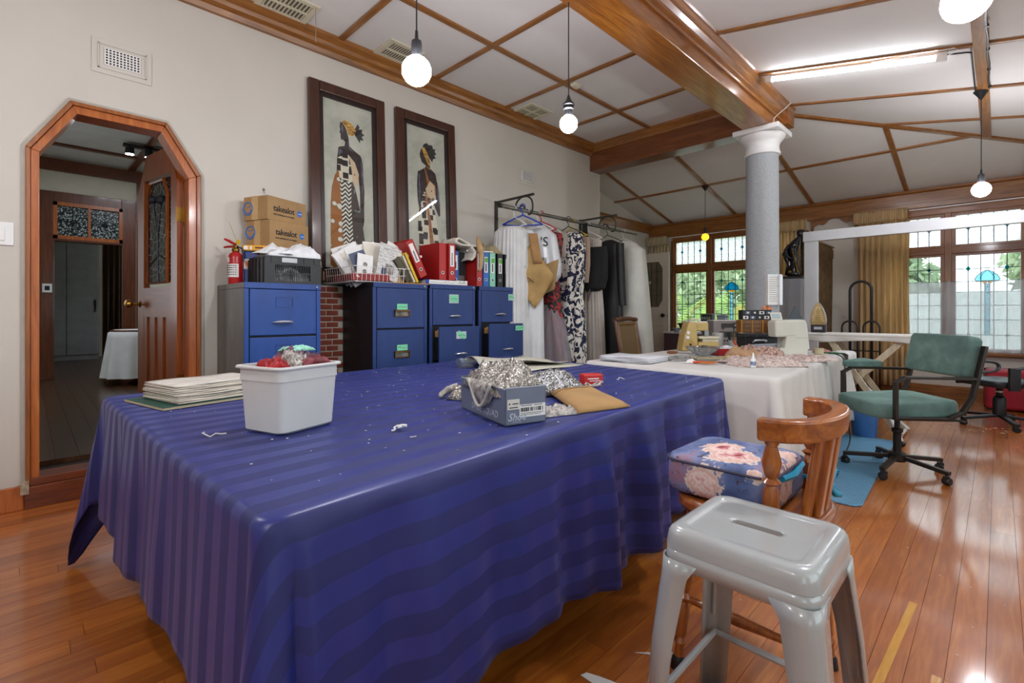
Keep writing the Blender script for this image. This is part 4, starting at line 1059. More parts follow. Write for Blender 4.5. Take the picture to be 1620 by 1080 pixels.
# black slatted crate
cr_ = T('plastic_crate', 'black slotted plastic crate full of wrapped papers on the first cabinet', 'crate', (-3.35, 1.093, Z1+.001), 90)
cw, cd, ch = .37, .435, .182
M_CRATE = mat('black_crate_plastic', '#202122', .5, var=.15)
P('floor_tray', MB().box(.004, cw-.004, .004, cd-.004, 0, .006), M_CRATE, cr_)
for nm, (x0, x1, y0, y1) in (('rim', (0, cw, 0, .012)), ('rim', (0, cw, cd-.012, cd)), ('rim', (0, .012, .012, cd-.012)), ('rim', (cw-.012, cw, .012, cd-.012))):
    P(nm, MB().box(x0, x1, y0, y1, .135, .142).box(x0+.002, x1-.002, y0+.002, y1-.002, .142, .172).box(x0, x1, y0, y1, .172, ch), M_CRATE, cr_)
P('front_panel', MB().box(0, .065, .002, .01, 0, .135).box(cw-.075, cw, .002, .01, 0, .135).box(.065, cw-.075, .002, .01, 0, .018).box(.065, cw-.075, .002, .01, .125, .135).box(.065, cw-.075, .002, .01, .068, .074), M_CRATE, cr_)
for k in range(19): P('slat', MB().box(.070+.0118*k, .074+.0118*k, .001, .009, .018, .125), M_CRATE, cr_)
for k in range(5): P('rib', MB().box(.07*k+.04, .07*k+.047, -.003, .002, .138, .178), M_CRATE, cr_)
P('label_holder', MB().box(.105, .205, -.005, .001, .14, .172), mat('clear_label_plastic', '#b6babb', .3), cr_, bev=.004)
P('side_panel', MB().box(.002, .010, .012, cd-.012, 0, .135).box(cw-.01, cw-.002, .012, cd-.012, 0, .135).box(.012, cw-.012, cd-.01, cd-.002, 0, .135), M_CRATE, cr_)
for k in range(6): P('side_rib', MB().box(-.006, .004, .03+.07*k, .04+.07*k, .01, .17), M_CRATE, cr_)
def crumple(w, d, h, nu, nv, seed, amp=.2, dome=1.0, pw=.6):
    """an uneven heap of sheet or cloth lying on z=0, one surface"""
    rr = random.Random(seed); gx = [[rr.uniform(-1, 1) for _ in range(nu+1)] for _ in range(nv+1)]
    def f(u, v):
        i, j = int(round(u*nu)), int(round(v*nv)); e = (1-abs(2*u-1)**2.6)*(1-abs(2*v-1)**2.6)
        ed = min(1, 6*min(u, 1-u, v, 1-v)+.0)
        z = h*(max(0, e)**pw*dome*(.75+.25*sin(7*u+seed)*sin(5*v+seed*2)))+h*amp*gx[j][i]*min(1, ed+.15)
        return ((u-.5)*w+gx[j][i]*w*.018, (v-.5)*d+gx[j][(i+3) % (nu+1)]*d*.018, max(.001, z))
    return MB().grid(f, nu, nv)
M_BAG = mat('white_wrapping', '#d9dadc', .35, var=.06, vs_=14, bump=.2, bs=40)
TH('wrapped_parcel', crumple(.37, .24, .165, 18, 14, 3, .10, 1.0, .16), M_BAG, 'crumpled white plastic-wrapped parcel heaped in the black crate', 'parcel', (-3.485, 1.30, Z1+.125), 90, smooth=True, solid=.002)
TH('paper_bundle', crumple(.24, .22, .07, 7, 6, 8, .3), M_BAG, 'flat white envelope leaning over the left corner of the black crate', 'envelope', (-3.49, 1.21, Z1+.20), 60, solid=.002)
TH('paper_bundle', (lambda m: m)(crumple(.33, .40, .11, 12, 12, 21, .3, 1.0, .12)), mat('patterned_fabric_scraps', '#c9b4ba', .8, var=.6, vs_=30), 'pinkish fabric scraps at the bottom of the black crate', 'fabric', (-3.56, 1.28, Z1+.008), 90)
bt = T('plastic_tub', 'blue plastic tub with a picture label in the corner of the crate', 'tub', (-3.70, 1.135, Z1+.01), 60)
P('tub', MB().box(-.055, .055, -.05, .05, 0, .225), mat('deep_blue_plastic', '#22397e', .4), bt, bev=.012)
P('picture_label', MB().box(-.05, .012, -.052, -.05, .10, .17), mat('tea_picture_label', '#d9d4cc', .5, var=.3, vs_=30), bt)
P('picture_spot', MB().lathe([(.0001, .0), (.022, .0), (.022, .002)], 14, (-.018, -.0525, .135), 'y'), mat('orange_print', '#c85a2a', .6), bt)
yb = T('snack_pack', 'yellow printed packet lying on the blue tub', 'packet', (-3.69, 1.15, Z1+.236), 62)
P('packet', MB().box(-.085, .085, -.05, .05, 0, .042), mat('yellow_packet_print', '#d59a1c', .4, var=.08), yb, bev=.008)
P('print_spot', MB().box(-.07, -.045, -.0525, -.05, .008, .034).box(-.03, -.02, -.0525, -.05, .008, .034), M_PAPER, yb)
P('print_spot', MB().box(.0, .05, -.0525, -.05, .018, .03), mat('brown_print', '#6a3a14', .6), yb)

# cartons
M_CARDB = mat('brown_cardboard', '#a58358', .8, var=.05, vs_=10, bump=.05, bs=60)
M_TAPE = mat('parcel_tape', '#c4a473', .35, var=.05)
M_LOGO = mat('bright_blue_print', '#1e6fc4', .6, var=0)
def carton(label, x, y, z, h, rz, L=.348, D=.234):
    t = T('carton', label, 'box', (x, y, z), rz, group='cartons behind the crate')
    P('box', MB().box(0, L, 0, D, 0, h), M_CARDB, t, bev=.003)
    P('flap_seam', MB().box(.002, L-.002, D/2-.0015, D/2+.0015, h-.0005, h+.0006), M_INK, t)
    P('tape', MB().box(-.0012, .0, D*.40, D*.66, 0, h+.001).box(0, L, D*.40, D*.66, h, h+.0012), M_TAPE, t)
    TXT('takealot', .060, M_INK, t, (.048, -.001, h-.10), offset=.0009, space=.97)
    TXT('shop anything you can imagine', .0155, M_INK, t, (.048, -.001, h-.128), offset=.0002)
    b = P('logo_disc', MB().lathe([(.0001, 0), (.022, 0), (.022, .0012)], 24, (.285, 0, h-.085), 'y'), M_LOGO, t)
    TXT('.com', .018, M_PAPER, t, (.269, -.0018, h-.09))
    m = MB().tube([(-.001, .19+.045*cos(a), h*0+ (h-.085)+.045*sin(a)) for a in [2*pi*k/24 for k in range(24)]], .004, 5, closed=True)
    m.tube([(-.001, .19+.03*cos(a), (h-.09)+.028*sin(a)) for a in [pi+pi*k/10 for k in range(11)]], .003, 5)
    m.sph((-.001, .175, h-.072), .005, 6, 4).sph((-.001, .205, h-.072), .005, 6, 4)
    P('smile_print', m, M_LOGO, t)
    P('small_print', MB().box(-.001, 0, .09, .10, h-.10, h-.097).box(-.001, 0, .085, .10, h-.092, h-.089), M_INK, t)
    return t
carton('upper of two stacked cardboard cartons printed with black lettering', -3.62, 1.20, 1.772, .168, 112.8)
carton('lower of two stacked cardboard cartons resting on the rim of the black crate', -3.612, 1.212, Z1+.185, .281, 112)

# ------------------------------------------------------------------ wire basket of papers
M_WIREW = mat('white_coated_wire', '#dcdad6', .4, var=.03)
wb = T('wire_basket', 'white wire letter basket full of papers overhanging the second cabinet', 'basket', (-3.33, 1.708, Z2), 90)
bw, bd, bh_ = .42, .52, .115
def loop(z, ex): return [(-ex, -ex, z), (bw+ex, -ex, z), (bw+ex, bd+ex, z), (-ex, bd+ex, z)]
P('rim_wire', MB().tube(loop(bh_, .01), .0035, 6, closed=True), M_WIREW, wb)
P('hoop_wire', MB().tube(loop(.06, .004), .002, 5, closed=True).tube(loop(.004, 0), .0025, 5, closed=True), M_WIREW, wb)
for k in range(12): P('upright_wire', MB().tube([(.016+.0353*k, -.01, bh_), (.016+.0353*k, 0, .004), (.016+.0353*k, bd, .004), (.016+.0353*k, bd+.01, bh_)], .0018, 5), M_WIREW, wb)
for k in range(14): P('upright_wire', MB().tube([(-.01, .018+.037*k, bh_), (0, .018+.037*k, .004), (bw, .018+.037*k, .004), (bw+.01, .018+.037*k, bh_)], .0018, 5), M_WIREW, wb)
TH('book', MB().box(-.15, .15, -.2, .2, 0, .055), mat('dark_red_book_cover', '#8c1c18', .45), 'dark red book lying in the bottom of the wire basket', 'book', (-3.56, 1.87, Z2+.012), 86, bev=.004)
M_NEWS = pat('printed_newspaper', lambda n: n.ramp(n.noise(n.coord('Object', (14, 1, 130)), 1, 2, .9), [(.38, '#8f9092'), (.52, '#cfcdc8'), (.7, '#d9d7d2')]))
M_PAPER2 = mat('creamy_paper', '#d6cfc0', .7, var=.06)
sh = MB().box(-.105, .105, -.002, .002, 0, .297).mesh('paper_sheet')
def sheet(label, y, x, z, tilt, lean, rz, m, me=sh, group='papers fanned out in the wire basket', sc=1.0):
    o = bpy.data.objects.new('paper_sheet', me.copy()); COL.objects.link(o); o.data.materials.clear(); o.data.materials.append(m)
    o.location = (x, y, z); o.rotation_euler = (Matrix.Rotation(RAD(rz), 3, 'Z') @ Matrix.Rotation(RAD(tilt), 3, 'Y') @ Matrix.Rotation(RAD(lean), 3, 'X')).to_euler(); o.scale = (sc, 1, sc)
    return setp(o, label, 'paper', group)
LS = 'loose printed paper sheet fanned out in the white wire basket'
for k in range(22):
    f = k/21
    sheet(LS, 1.87+.20*f, -3.76+.34*hsh(k, 2), Z2+.02, -34+58*f+5*(hsh(k, 5)-.5), -4-6*hsh(k, 6), 82+14*hsh(k, 8), (M_PAPER, M_PAPER, M_NEWS, M_PAPER2)[k % 4], sc=.88+.22*hsh(k, 4))
a = sheet('newspaper page with a portrait photo standing at the front of the wire basket', 1.985, -3.365, Z2+.03, 16, -10, 92, M_NEWS, sc=.95)
P('photo', MB().box(-.03, .05, -.004, -.0021, .05, .13), mat('print_photo_tones', '#77706c', .6, var=.6, vs_=28), a); P('photo', MB().box(-.06, -.02, -.004, -.0021, .03, .09), mat('print_photo_blue', '#2e3a58', .6, var=.5, vs_=28), a)
a = sheet('white leaflet with two small portraits at the front left of the wire basket', 1.80, -3.37, Z2+.03, 8, -8, 92, M_PAPER, sc=.62)
for z in (.08, .17): P('photo', MB().lathe([(.0001, 0), (.03, 0), (.03, .001)], 12, (0, -.003, z), 'y'), mat('print_photo_tones', '#77706c', .6, var=.6, vs_=28), a)
a = sheet('slate blue booklet tucked among the basket papers', 1.83, -3.40, Z2+.06, -22, -8, 90, mat('slate_booklet', '#4a5468', .6, var=.1), sc=.62)
TH('envelope', MB().box(-.12, .12, -.003, .003, 0, .17), mat('brown_envelope_paper', '#b28b56', .8, var=.08), 'brown envelope leaning at the right end of the wire basket', 'envelope', (-3.40, 2.09, Z2+.01), 95).rotation_euler = (RAD(-6), RAD(38), RAD(95))
TH('envelope', crumple(.24, .13, .05, 7, 5, 4, .3), mat('brown_envelope_paper', '#b28b56', .8, var=.08), 'crumpled brown paper lying behind the fanned sheets', 'paper', (-3.70, 2.12, Z2+.235), 75)

# ------------------------------------------------------------------ books and binders
def binder(label, colour, y, x, z, lean=0.0, w=.075, h=.318, d=.285, lab=None, grp='lever arch binders', rz=90, seed=0):
    t = T('binder', label, 'binder', (x, y, z), rz, group=grp)
    t.rotation_euler = (Matrix.Rotation(RAD(rz), 3, 'Z') @ Matrix.Rotation(RAD(lean), 3, 'Y')).to_euler()
    P('cover', MB().box(0, .003, 0, d, 0, h).box(w-.003, w, 0, d, 0, h).box(0, w, 0, .003, 0, h), colour, t)
    P('pages', MB().box(.004, w-.004, .012, d-.012, .004, h-.02), M_PAPER2, t)
    P('finger_ring', MB().lathe([(.0135, .0), (.0135, .002), (.010, .002), (.010, .0)], 16, (w/2, .0, .065), 'y', cap=False), M_CHROME, t)
    P('finger_hole', MB().lathe([(.0001, .0007), (.0105, .0007)], 14, (w/2, .0, .065), 'y', cap=False), M_GAP, t)
    if lab:
        z0, z1, tag = lab
        P('spine_label', MB().box(w/2-.021, w/2+.021, -.0015, 0, z0, z1), M_PAPER, t)
        if tag: P('green_tab', MB().box(w/2-.017, w/2+.021, -.0022, -.0015, z1-.05, z1-.006), mat('green_tab_print', '#5fae3c', .6), t)
        m = MB()
        for i in range(8):
            zz = z0+.012+(z1-z0-.07)*i/8; m.box(w/2-.006-.004*hsh(i, seed), w/2+.006, -.0024, -.0015, zz, zz+.008)
        P('spine_lettering', m, M_INK, t)
    return t
M_BRED = mat('red_binder_card', '#a81d1a', .4, var=.04); M_BBLU = mat('blue_binder_card', '#1f5fb0', .4, var=.04); M_BMINT = mat('mint_binder_card', '#86c9ac', .4, var=.04); M_BBLK = mat('black_binder_card', '#1a1b1d', .45, var=.08)
G = 'binders on the right-hand cabinet'
xf = -3.365; zt = 1.353
binder('red binder first in the upright row on the right-hand cabinet', M_BRED, 2.905, xf, zt, lab=(.15, .30, False), grp=G, seed=1)
binder('bright blue binder between the red and mint ones', M_BBLU, 2.987, xf, zt, lab=(.13, .275, True), grp=G, seed=2)
binder('mint green binder in the upright row', M_BMINT, 3.069, xf, zt, lab=(.13, .275, True), grp=G, seed=3)
binder('black binder next to the mint green one', M_BBLK, 3.168, xf, zt, lab=(.13, .275, True), grp=G, seed=4)
binder('black binder last in the row next to the clothes', M_BBLK, 3.262, xf, zt, lab=(.13, .275, True), grp=G, seed=5)
bx_ = T('box_file', 'black box file standing behind the gap in the binder row', 'box file', (-3.50, 2.79, zt), 90)
P('case', MB().box(0, .105, 0, .36, 0, .31), M_BBLK, bx_, bev=.003); P('clasp', MB().box(.02, .085, -.002, 0, .06, .10), M_STEEL, bx_)
# flat binder with the white hand-lettered spine carrying the red ones
fb_ = T('binder', 'binder lying flat with a hand-lettered white spine under the red binders', 'binder', (-3.35, 2.34, Z2+.008), 90)
P('cover', MB().box(0, .33, 0, .28, 0, .003).box(0, .33, 0, .28, .037, .04).box(0, .33, 0, .003, 0, .04), mat('deep_blue_binder_card', '#1b3fa0', .45), fb_)
P('pages', MB().box(.01, .32, .012, .27, .004, .036), M_PAPER2, fb_)
P('spine_label', MB().box(.035, .33, -.002, 0, .003, .037), M_PAPER, fb_)
scribble(fb_, .05, .015, .26, -.0035, 9, 4, .014)
P('spine_label', MB().box(.33, .445, -.003, .02, -.004, .042), M_PAPER, fb_); scribble(fb_, .34, .017, .09, -.0045, 7, 9, .018)
z3 = Z2+.05
binder('red binder tilted to the left over the yellow books', M_BRED, 2.30, xf, z3+.002, lean=-27, lab=(.13, .29, False), grp='red binders above the middle cabinets', seed=6)
binder('red binder without a spine label beside the tilted one', M_BRED, 2.50, xf-.02, z3, lab=None, w=.085, grp='red binders above the middle cabinets')
binder('red binder with a tall white spine label in front of the blue one', M_BRED, 2.59, xf, z3, lab=(.12, .30, False), grp='red binders above the middle cabinets', seed=7)
binder('dark blue binder squeezed behind the labelled red binder', mat('mid_blue_binder_card', '#1f4f9c', .4), 2.668, xf-.05, z3-.05, lab=(.15, .28, False), grp='red binders above the middle cabinets', seed=8)
ob = T('binder', 'open red folder with black lining behind the yellow books', 'folder', (-3.80, 2.17, Z2), 80)
P('cover', MB().box(0, .33, 0, .003, 0, .32).box(0, .33, .0, .02, .32, .324), M_BRED, ob); P('lining', MB().box(.004, .326, -.004, 0, .0, .316), M_BBLK, ob)
def book(label, cov, y, x, z, lean, w, h, d):
    t = T('book', label, 'book', (x, y, z), 90, group='books leaning on the red binders')
    t.rotation_euler = (Matrix.Rotation(RAD(90), 3, 'Z') @ Matrix.Rotation(RAD(lean), 3, 'Y')).to_euler()
    P('cover', MB().box(0, .003, 0, d, 0, h).box(w-.003, w, 0, d, 0, h).box(0, w, 0, .003, 0, h), cov, t); P('pages', MB().box(.003, w-.003, .004, d-.006, .004, h-.004), M_PAPER2, t); return t
book('yellow-spined book leaning beside the tilted red binder', mat('yellow_book_cover', '#d8b21f', .5), 2.262, -3.365, Z2+.012, -27, .026, .26, .2)
b_ = book('white-spined book leaning left of the yellow one', mat('cream_book_cover', '#cfc7b0', .5), 2.235, -3.365, Z2+.012, -28, .022, .235, .2); scribble(b_, .006, .10, .01, -.002, 3, 2)
book('dark book at the left end of the leaning books', mat('olive_book_cover', '#4a442f', .6, var=.3), 2.17, -3.37, Z2+.012, -34, .055, .21, .2)
TH('paper_stack', MB().box(-.15, .15, -.1, .1, 0, .018), M_PAPER2, 'few papers lying across the tops of the leaning books', 'paper', (-3.50, 2.19, Z2+.225), 84)
TH('ruler', MB().box(-.19, .19, -.02, .02, 0, .006), mat('orange_ruler_wood', '#b98431', .5), 'flat orange wooden ruler on the edge of the second cabinet', 'ruler', (-3.335, 2.20, Z2), 88)

# cloths draped on the binders
M_CREAM = mat('cream_cotton', '#cfc9bb', .9, var=.06, vs_=12, bump=.1, bs=150)
M_BEIGE = mat('beige_nylon', '#a98c63', .8, var=.12, vs_=14)
M_KHAKI = mat('khaki_cotton', '#8f8463', .9, var=.15, vs_=8)
def roll(pts, w, th, nu=40):
    """a folded strip of cloth: the profile pts in x-z pushed along y"""
    Pn = [Vector((a, 0, b)) for a, b in pts]
    def f(u, v):
        i = min(len(Pn)-2, int(u*(len(Pn)-1))); t = u*(len(Pn)-1)-i; q = Pn[i].lerp(Pn[i+1], t)
        return (q.x, (v-.5)*w, q.z+.004*sin(11*u+9*v))
    return MB().grid(f, nu, 6)
TH('folded_cloth', roll([(.20, .02), (.10, .035), (-.06, .03), (-.115, .05), (-.12, .075), (-.10, .09), (-.07, .08), (0, .055), (.05, .03), (.10, -.02), (.09, -.06), (.05, -.09)], .22, .01), M_CREAM, 'folded cream cotton cloth draped over the box file', 'cloth', (-3.46, 2.79, zt+.325), 90, smooth='all', solid=.012)
TH('nylon_stocking', MB().tube([(0, 0, .12), (.01, 0, .07), (.015, -.01, .02), (.0, -.05, -.04), (-.01, -.06, -.12), (-.015, -.06, -.17), (-.04, -.06, -.20)], [.010, .022, .030, .024, .020, .017, .012], 10), M_BEIGE, 'beige nylon stocking hanging over the front of the binders', 'stocking', (-3.34, 2.90, zt+.33), 90, smooth='all')
TH('folded_cloth', crumple(.30, .24, .095, 10, 8, 12, .28), M_KHAKI, 'crumpled khaki cloth lying on top of the mint and black binders', 'cloth', (-3.50, 3.13, zt+.318), 84, solid=.004)
TH('paper_stack', MB().box(-.13, .13, -.1, .1, 0, .01), M_PAPER, 'white papers under the khaki cloth on the binders', 'paper', (-3.48, 3.00, zt+.32), 70)
# ================================================================== CLOTHES RAIL
RX, RZ = -3.40, 2.145
M_IRON = mat('dark_wrought_iron', '#4a4843', .5, .8, var=.15)
M_RAILM = mat('galvanised_pipe', '#8b8a80', .38, .9, var=.12)
cr0 = T('clothes_rail', 'galvanised wall-mounted clothes rail with scrolled iron brackets', 'clothes rail', (RX, 0, RZ))
P('rail', MB().cyl((0, 3.24, 0), (0, 5.33, 0), .019, n=14).cyl((0, 5.33, 0), (0, 5.74, 0), .012, n=12), M_RAILM, cr0, smooth=True)
P('end_cap', MB().cyl((0, 3.225, 0), (0, 3.25, 0), .023, n=14), M_IRON, cr0)
for y in (3.664, 5.186):
    b_ = P('bracket', MB().box(XW-RX, XW-RX+.02, y-.018, y+.018, -.75, .19).box(XW-RX, .05, y-.012, y+.012, .165, .185), M_IRON, cr0)
    pts = [(-.34, y, .165)]+[(-.06+.085*cos(a)*1.0-.03, y, .055+.105*sin(a)) for a in [2.3-.28*k for k in range(12)]]+[(-.10, y, .0), (-.155, y, .03), (-.15, y, .085), (-.11, y, .085), (-.10, y, .06)]
    P('scroll', MB().tube(curve_pts([(-.22, y, .06), (-.19, y, .13), (-.12, y, .17), (-.04, y, .165), (.02, y, .12), (.035, y, .05), (.02, y, -.01), (-.02, y, -.025)]), .009, 8)
      .tube(curve_pts([(-.02, y, -.02), (-.06, y, .02), (-.10, y, .075), (-.14, y, .075), (-.15, y, .035), (-.125, y, .02)]), .008, 8), M_IRON, b_, smooth=True)

def hanger(m, parent, w=.40, drop=.0, r=.005, loc=(0, 0, 0)):
    """hook over the rail and two arms; origin on the rail axis"""
    hk = [(.026*cos(a), 0, .026*sin(a)) for a in [(-.5+.22*k)*1.0 for k in range(16)]]
    hk = hk[::-1] if False else hk
    pts = [(0.026*cos(a), 0, 0.026*sin(a)) for a in [-.3+.25*k for k in range(14)]]
    m_ = MB().tube(pts, r*.7, 6).tube([(-.026, 0, 0), (-.012, 0, -.035), (0, 0, -.06), (0, 0, -.085-drop)], r*.8, 6)
    z = -.085-drop
    m_.tube([(-w/2, 0, z-.095), (-w/4, 0, z-.042), (0, 0, z), (w/4, 0, z-.042), (w/2, 0, z-.095)], r, 6)
    m_.tube([(-w/2, 0, z-.095), (0, 0, z-.105), (w/2, 0, z-.095)], r*.8, 6)
    return P('hanger', m_, m, parent, smooth='all', loc=loc)
def garment_mesh(prof, folds, amp, seed=0, nu=64, nz=26, sway=.0, shear=0.0):
    """prof: list of (z, half width, half depth, x offset) from top to bottom"""
    def at(v):
        t = v*(len(prof)-1); i = min(len(prof)-2, int(t)); q = t-i; q2 = q*q*(3-2*q)*.4+q*.6
        return [a+(b-a)*q2 for a, b in zip(prof[i], prof[i+1])]
    def f(u, v):
        z, w, d, ox = at(v); a = 2*pi*u
        ca, sa = cos(a), sin(a); ca = math.copysign(abs(ca)**.75, ca); sa = math.copysign(abs(sa)**.75, sa)
        k = amp*min(1, v*2.2)*(sin(folds*a+seed+1.2*sin(3*v+seed))+.5*sin(folds*1.7*a+2*seed+4*v))
        return (ox+w*ca*(1+.25*k/max(w, .05))+.01*sin(4*v+seed), d*sa+k*sa*.9+sway*v*v, z)
    return MB().grid(f, nu, nz, True)
def hang(name, label, cat, y, m, prof, folds, amp, seed, hm=None, rz=0, w=.40, dx=0.0, extra=None, **kw):
    t = T(name, label, cat, (RX+dx, y, RZ), rz, group='clothes on the rail')
    if hm: hanger(hm, t, w)
    P('body', garment_mesh(prof, folds, amp, seed, **kw), m, t, smooth='all')
    return t
HW = mat('white_plastic_hanger', '#dcdcd8', .4); HB = mat('black_plastic_hanger', '#1c1c1e', .4); HBL = mat('blue_plastic_hanger', '#1c3a9c', .35); HR = mat('red_plastic_hanger', '#a8202a', .35); HY = mat('yellow_plastic_hanger', '#d0b02a', .4)
M_PLEAT = mat('white_pleated_chiffon', '#cfcfcd', .8, var=.05, vs_=6)
M_POLY = mat('white_polythene_cover', '#d2d4d6', .25, var=.05, vs_=5)
M_GOWN = mat('greige_pleated_chiffon', '#b3aaa0', .8, var=.07, vs_=5)
M_LEATHER = mat('black_quilted_cloth', '#101012', .5, var=.2, vs_=20, bump=.3, bs=60)
M_COVER = mat('off_white_garment_cover', '#dcdcd2', .45, var=.05, vs_=4)
M_BROWNP = mat('brown_pattern_paper', '#ab8a54', .75, var=.10, vs_=7)
def navy_print():
    n = NT('navy_floral_print'); v = n.coord('Object', (1, 1.6, 1))
    a = n.noise(v, 13, 2, .5, 1.4); b = n.voro(v, 11)
    c = n.ramp(a, [(0, '#d6d2c6'), (.47, '#d6d2c6'), (.50, '#14193a'), (1, '#1a2148')], True)
    k = n.math('LESS_THAN', b, .17); c = n.mix(k, c, '#8a7a64'); n.base(c, .8); return n.m
def red_print():
    n = NT('red_floral_print'); v = n.coord('Object'); a = n.noise(v, 24, 2, .5, .8)
    n.base(n.ramp(a, [(0, '#23302a'), (.42, '#3c2a2e'), (.50, '#a3222e'), (.60, '#c23b3f'), (.66, '#3d5138')], True), .8); return n.m
M_NAVYF = navy_print()
dress = [(-.16, .05, .03, 0), (-.19, .19, .045, 0), (-.30, .19, .07, 0), (-.62, .15, .07, 0), (-.78, .16, .08, 0), (-1.2, .20, .10, 0), (-1.72, .23, .11, 0)]
t = hang('white_skirt', 'white finely pleated skirt hanging first on the rail behind the binders', 'skirt', 3.43, M_PLEAT, [(-.19, .13, .10, -.05), (-.23, .17, .13, -.05), (-.6, .19, .145, -.05), (-1.1, .20, .15, -.05), (-1.65, .22, .16, -.05)], 26, .009, 1, HW, 0, .34, nu=180)
t = T('hanger', 'empty blue plastic coat hanger hooked askew on the rail', 'hanger', (RX+.05, 3.50, RZ+.02), 42, group='coat hangers on the rail')
hanger(HBL, t, .40, .0, .009)
t = T('hanger', 'bare red plastic hanger with pegs beside the white garment bag', 'hanger', (RX+.03, 3.80, RZ), 15, group='coat hangers on the rail')
hanger(HR, t, .36, .0, .007); P('peg', MB().box(.12, .14, -.01, .01, -.23, -.18).box(-.14, -.12, -.01, .01, -.23, -.18), HR, t)
# brown paper patterns clipped under the blue hanger
t = T('paper_pattern', 'large brown paper dress pattern hanging from the blue hanger', 'paper pattern', (RX+.16, 3.50, RZ-.38), 42, group='brown paper patterns')
P('sheet', MB().grid(lambda u, v: ((u-.5)*2*max(.012, .215*(1-abs(v-.47)/(.47 if v < .47 else .53))**.8)+.03*v, .015*sin(5*u+3*v)+.012*sin(11*v), -.60*v-.03*(u-.5)), 12, 18), M_BROWNP, t, smooth='all', solid=.002)
P('pencil_note', MB().tube([(-.07, -.025, -.27), (-.05, -.025, -.30), (-.06, -.025, -.31)], .003, 4).tube([(-.03, -.025, -.31), (0, -.025, -.335), (-.02, -.025, -.35)], .003, 4).tube([(.01, -.025, -.335), (.03, -.025, -.36)], .003, 4), M_INK, t)
P('strip', MB().grid(lambda u, v: ((u-.5)*.09+.05*v+.02, -.012+.01*sin(6*v), .12-.30*v), 4, 8), mat('tan_paper_strip', '#9b7446', .75, var=.1), t, smooth='all', solid=.002)
t = T('paper_pattern', 'smaller tan paper pattern piece behind the large brown one', 'paper pattern', (RX+.16, 3.70, RZ-.55), 30, group='brown paper patterns')
P('sheet', MB().grid(lambda u, v: ((u-.5)*.30*(1-.3*v), .012*sin(6*u), -.30*v+.10*(u-.5)), 8, 8), mat('tan_pattern_paper', '#9d7e50', .75, var=.12), t, smooth='all', solid=.002)
P('clip', MB().box(-.02, .02, -.02, .01, .02, .07), M_STEEL, t)
t = T('cloth_strip', 'short white cloth strip clipped beside the brown paper pattern', 'cloth', (RX+.12, 3.42, RZ-.30), 42)
P('strip', MB().grid(lambda u, v: ((u-.5)*.07, .008*sin(9*u+4*v), -.30*v), 6, 6), mat('white_cotton_tape', '#dcdcda', .8), t, smooth='all', solid=.002)
t = hang('garment_bag', 'white plastic garment bag printed with a black letter S', 'garment bag', 3.78, M_POLY, [(-.10, .03, .02, 0), (-.14, .10, .06, 0), (-.24, .20, .09, .02), (-.55, .22, .10, .05), (-.66, .20, .09, .05), (-.72, .16, .07, .04)], 5, .012, 4, HW, 12, .38)
TXT("'S", .13, M_INK, t, (.10, -.125, -.36), .35)
t = hang('white_dress', 'long plain white dress below the brown paper patterns', 'dress', 3.62, mat('plain_white_cotton', '#d5d6d8', .8, var=.03), [(-.2, .08, .06, -.02), (-.5, .16, .09, .0), (-1.0, .18, .11, 0), (-1.65, .20, .12, .0)], 7, .014, 6, HW, 0, .3)
t = hang('red_dress', 'long dark dress with red flowers under a sheer grey overlay', 'dress', 4.00, red_print(), dress, 6, .016, 2, HW, 8, .38, -.07)
P('sheer_overlay', garment_mesh([(-.95, .12, .09, .02), (-1.2, .20, .13, .03), (-1.45, .25, .14, .03), (-1.7, .27, .15, .03)], 9, .02, 3), sheer('grey_tulle', '#b4b0b6', .45, .2, .1), t, smooth='all')
t = hang('floral_dress', 'long white dress with navy flower print and tied belt', 'dress', 4.24, M_NAVYF, [(-.15, .05, .03, 0), (-.18, .18, .05, 0), (-.34, .21, .08, 0), (-.62, .19, .08, 0), (-.86, .16, .075, 0), (-.92, .17, .08, 0), (-1.3, .20, .10, 0), (-1.75, .22, .11, 0)], 7, .016, 5, HB, 6, .38, .04)
P('belt', garment_mesh([(-.84, .165, .082, 0), (-.90, .168, .086, 0)], 7, .006, 5, nz=3), M_NAVYF, t); P('belt_knot', MB().sph((.07, -.11, -.88), .035, 10, 8), M_NAVYF, t); P('neck_tie', MB().grid(lambda u, v: (.02+.05*(u-.5)-.02*v, -.085-.01*v, -.17-.26*v), 3, 8), mat('cream_ribbon', '#c9c3b4', .7), t, solid=.002)
t = T('hanger', 'yellow plastic hanger behind the navy floral dress', 'hanger', (RX, 4.36, RZ), 8, group='coat hangers on the rail'); hanger(HY, t, .38, .0, .006)
hang('tan_blouse', 'tan sleeve of a blouse just behind the navy floral dress', 'blouse', 4.40, mat('tan_crepe', '#a08a76', .8, var=.05), [(-.17, .05, .03, 0), (-.20, .19, .05, 0), (-.5, .2, .06, 0), (-.70, .18, .06, 0)], 5, .01, 7, None, 6)
t = hang('pleated_gown', 'long greige pleated gown with beaded strands behind the black bag', 'gown', 4.66, M_GOWN, [(-.16, .05, .03, 0), (-.20, .17, .05, 0), (-.5, .16, .07, 0), (-.62, .17, .08, 0), (-1.0, .20, .10, 0), (-1.8, .23, .12, 0)], 24, .008, 8, HW, 5, .38, nu=160)
for k in range(3): P('bead_strand', MB().tube([(-.02+.06*k, -.13, -.62-.04*k), (-.01+.06*k, -.145, -.80), (-.03+.06*k, -.15, -1.10+.1*k)], .008, 6), mat('brown_beads', '#5a4440', .6, var=.3), t)
t = T('tote_bag', 'black cloth bag hung by its strap over the greige gown', 'bag', (RX+.10, 4.60, RZ-.10), 10)
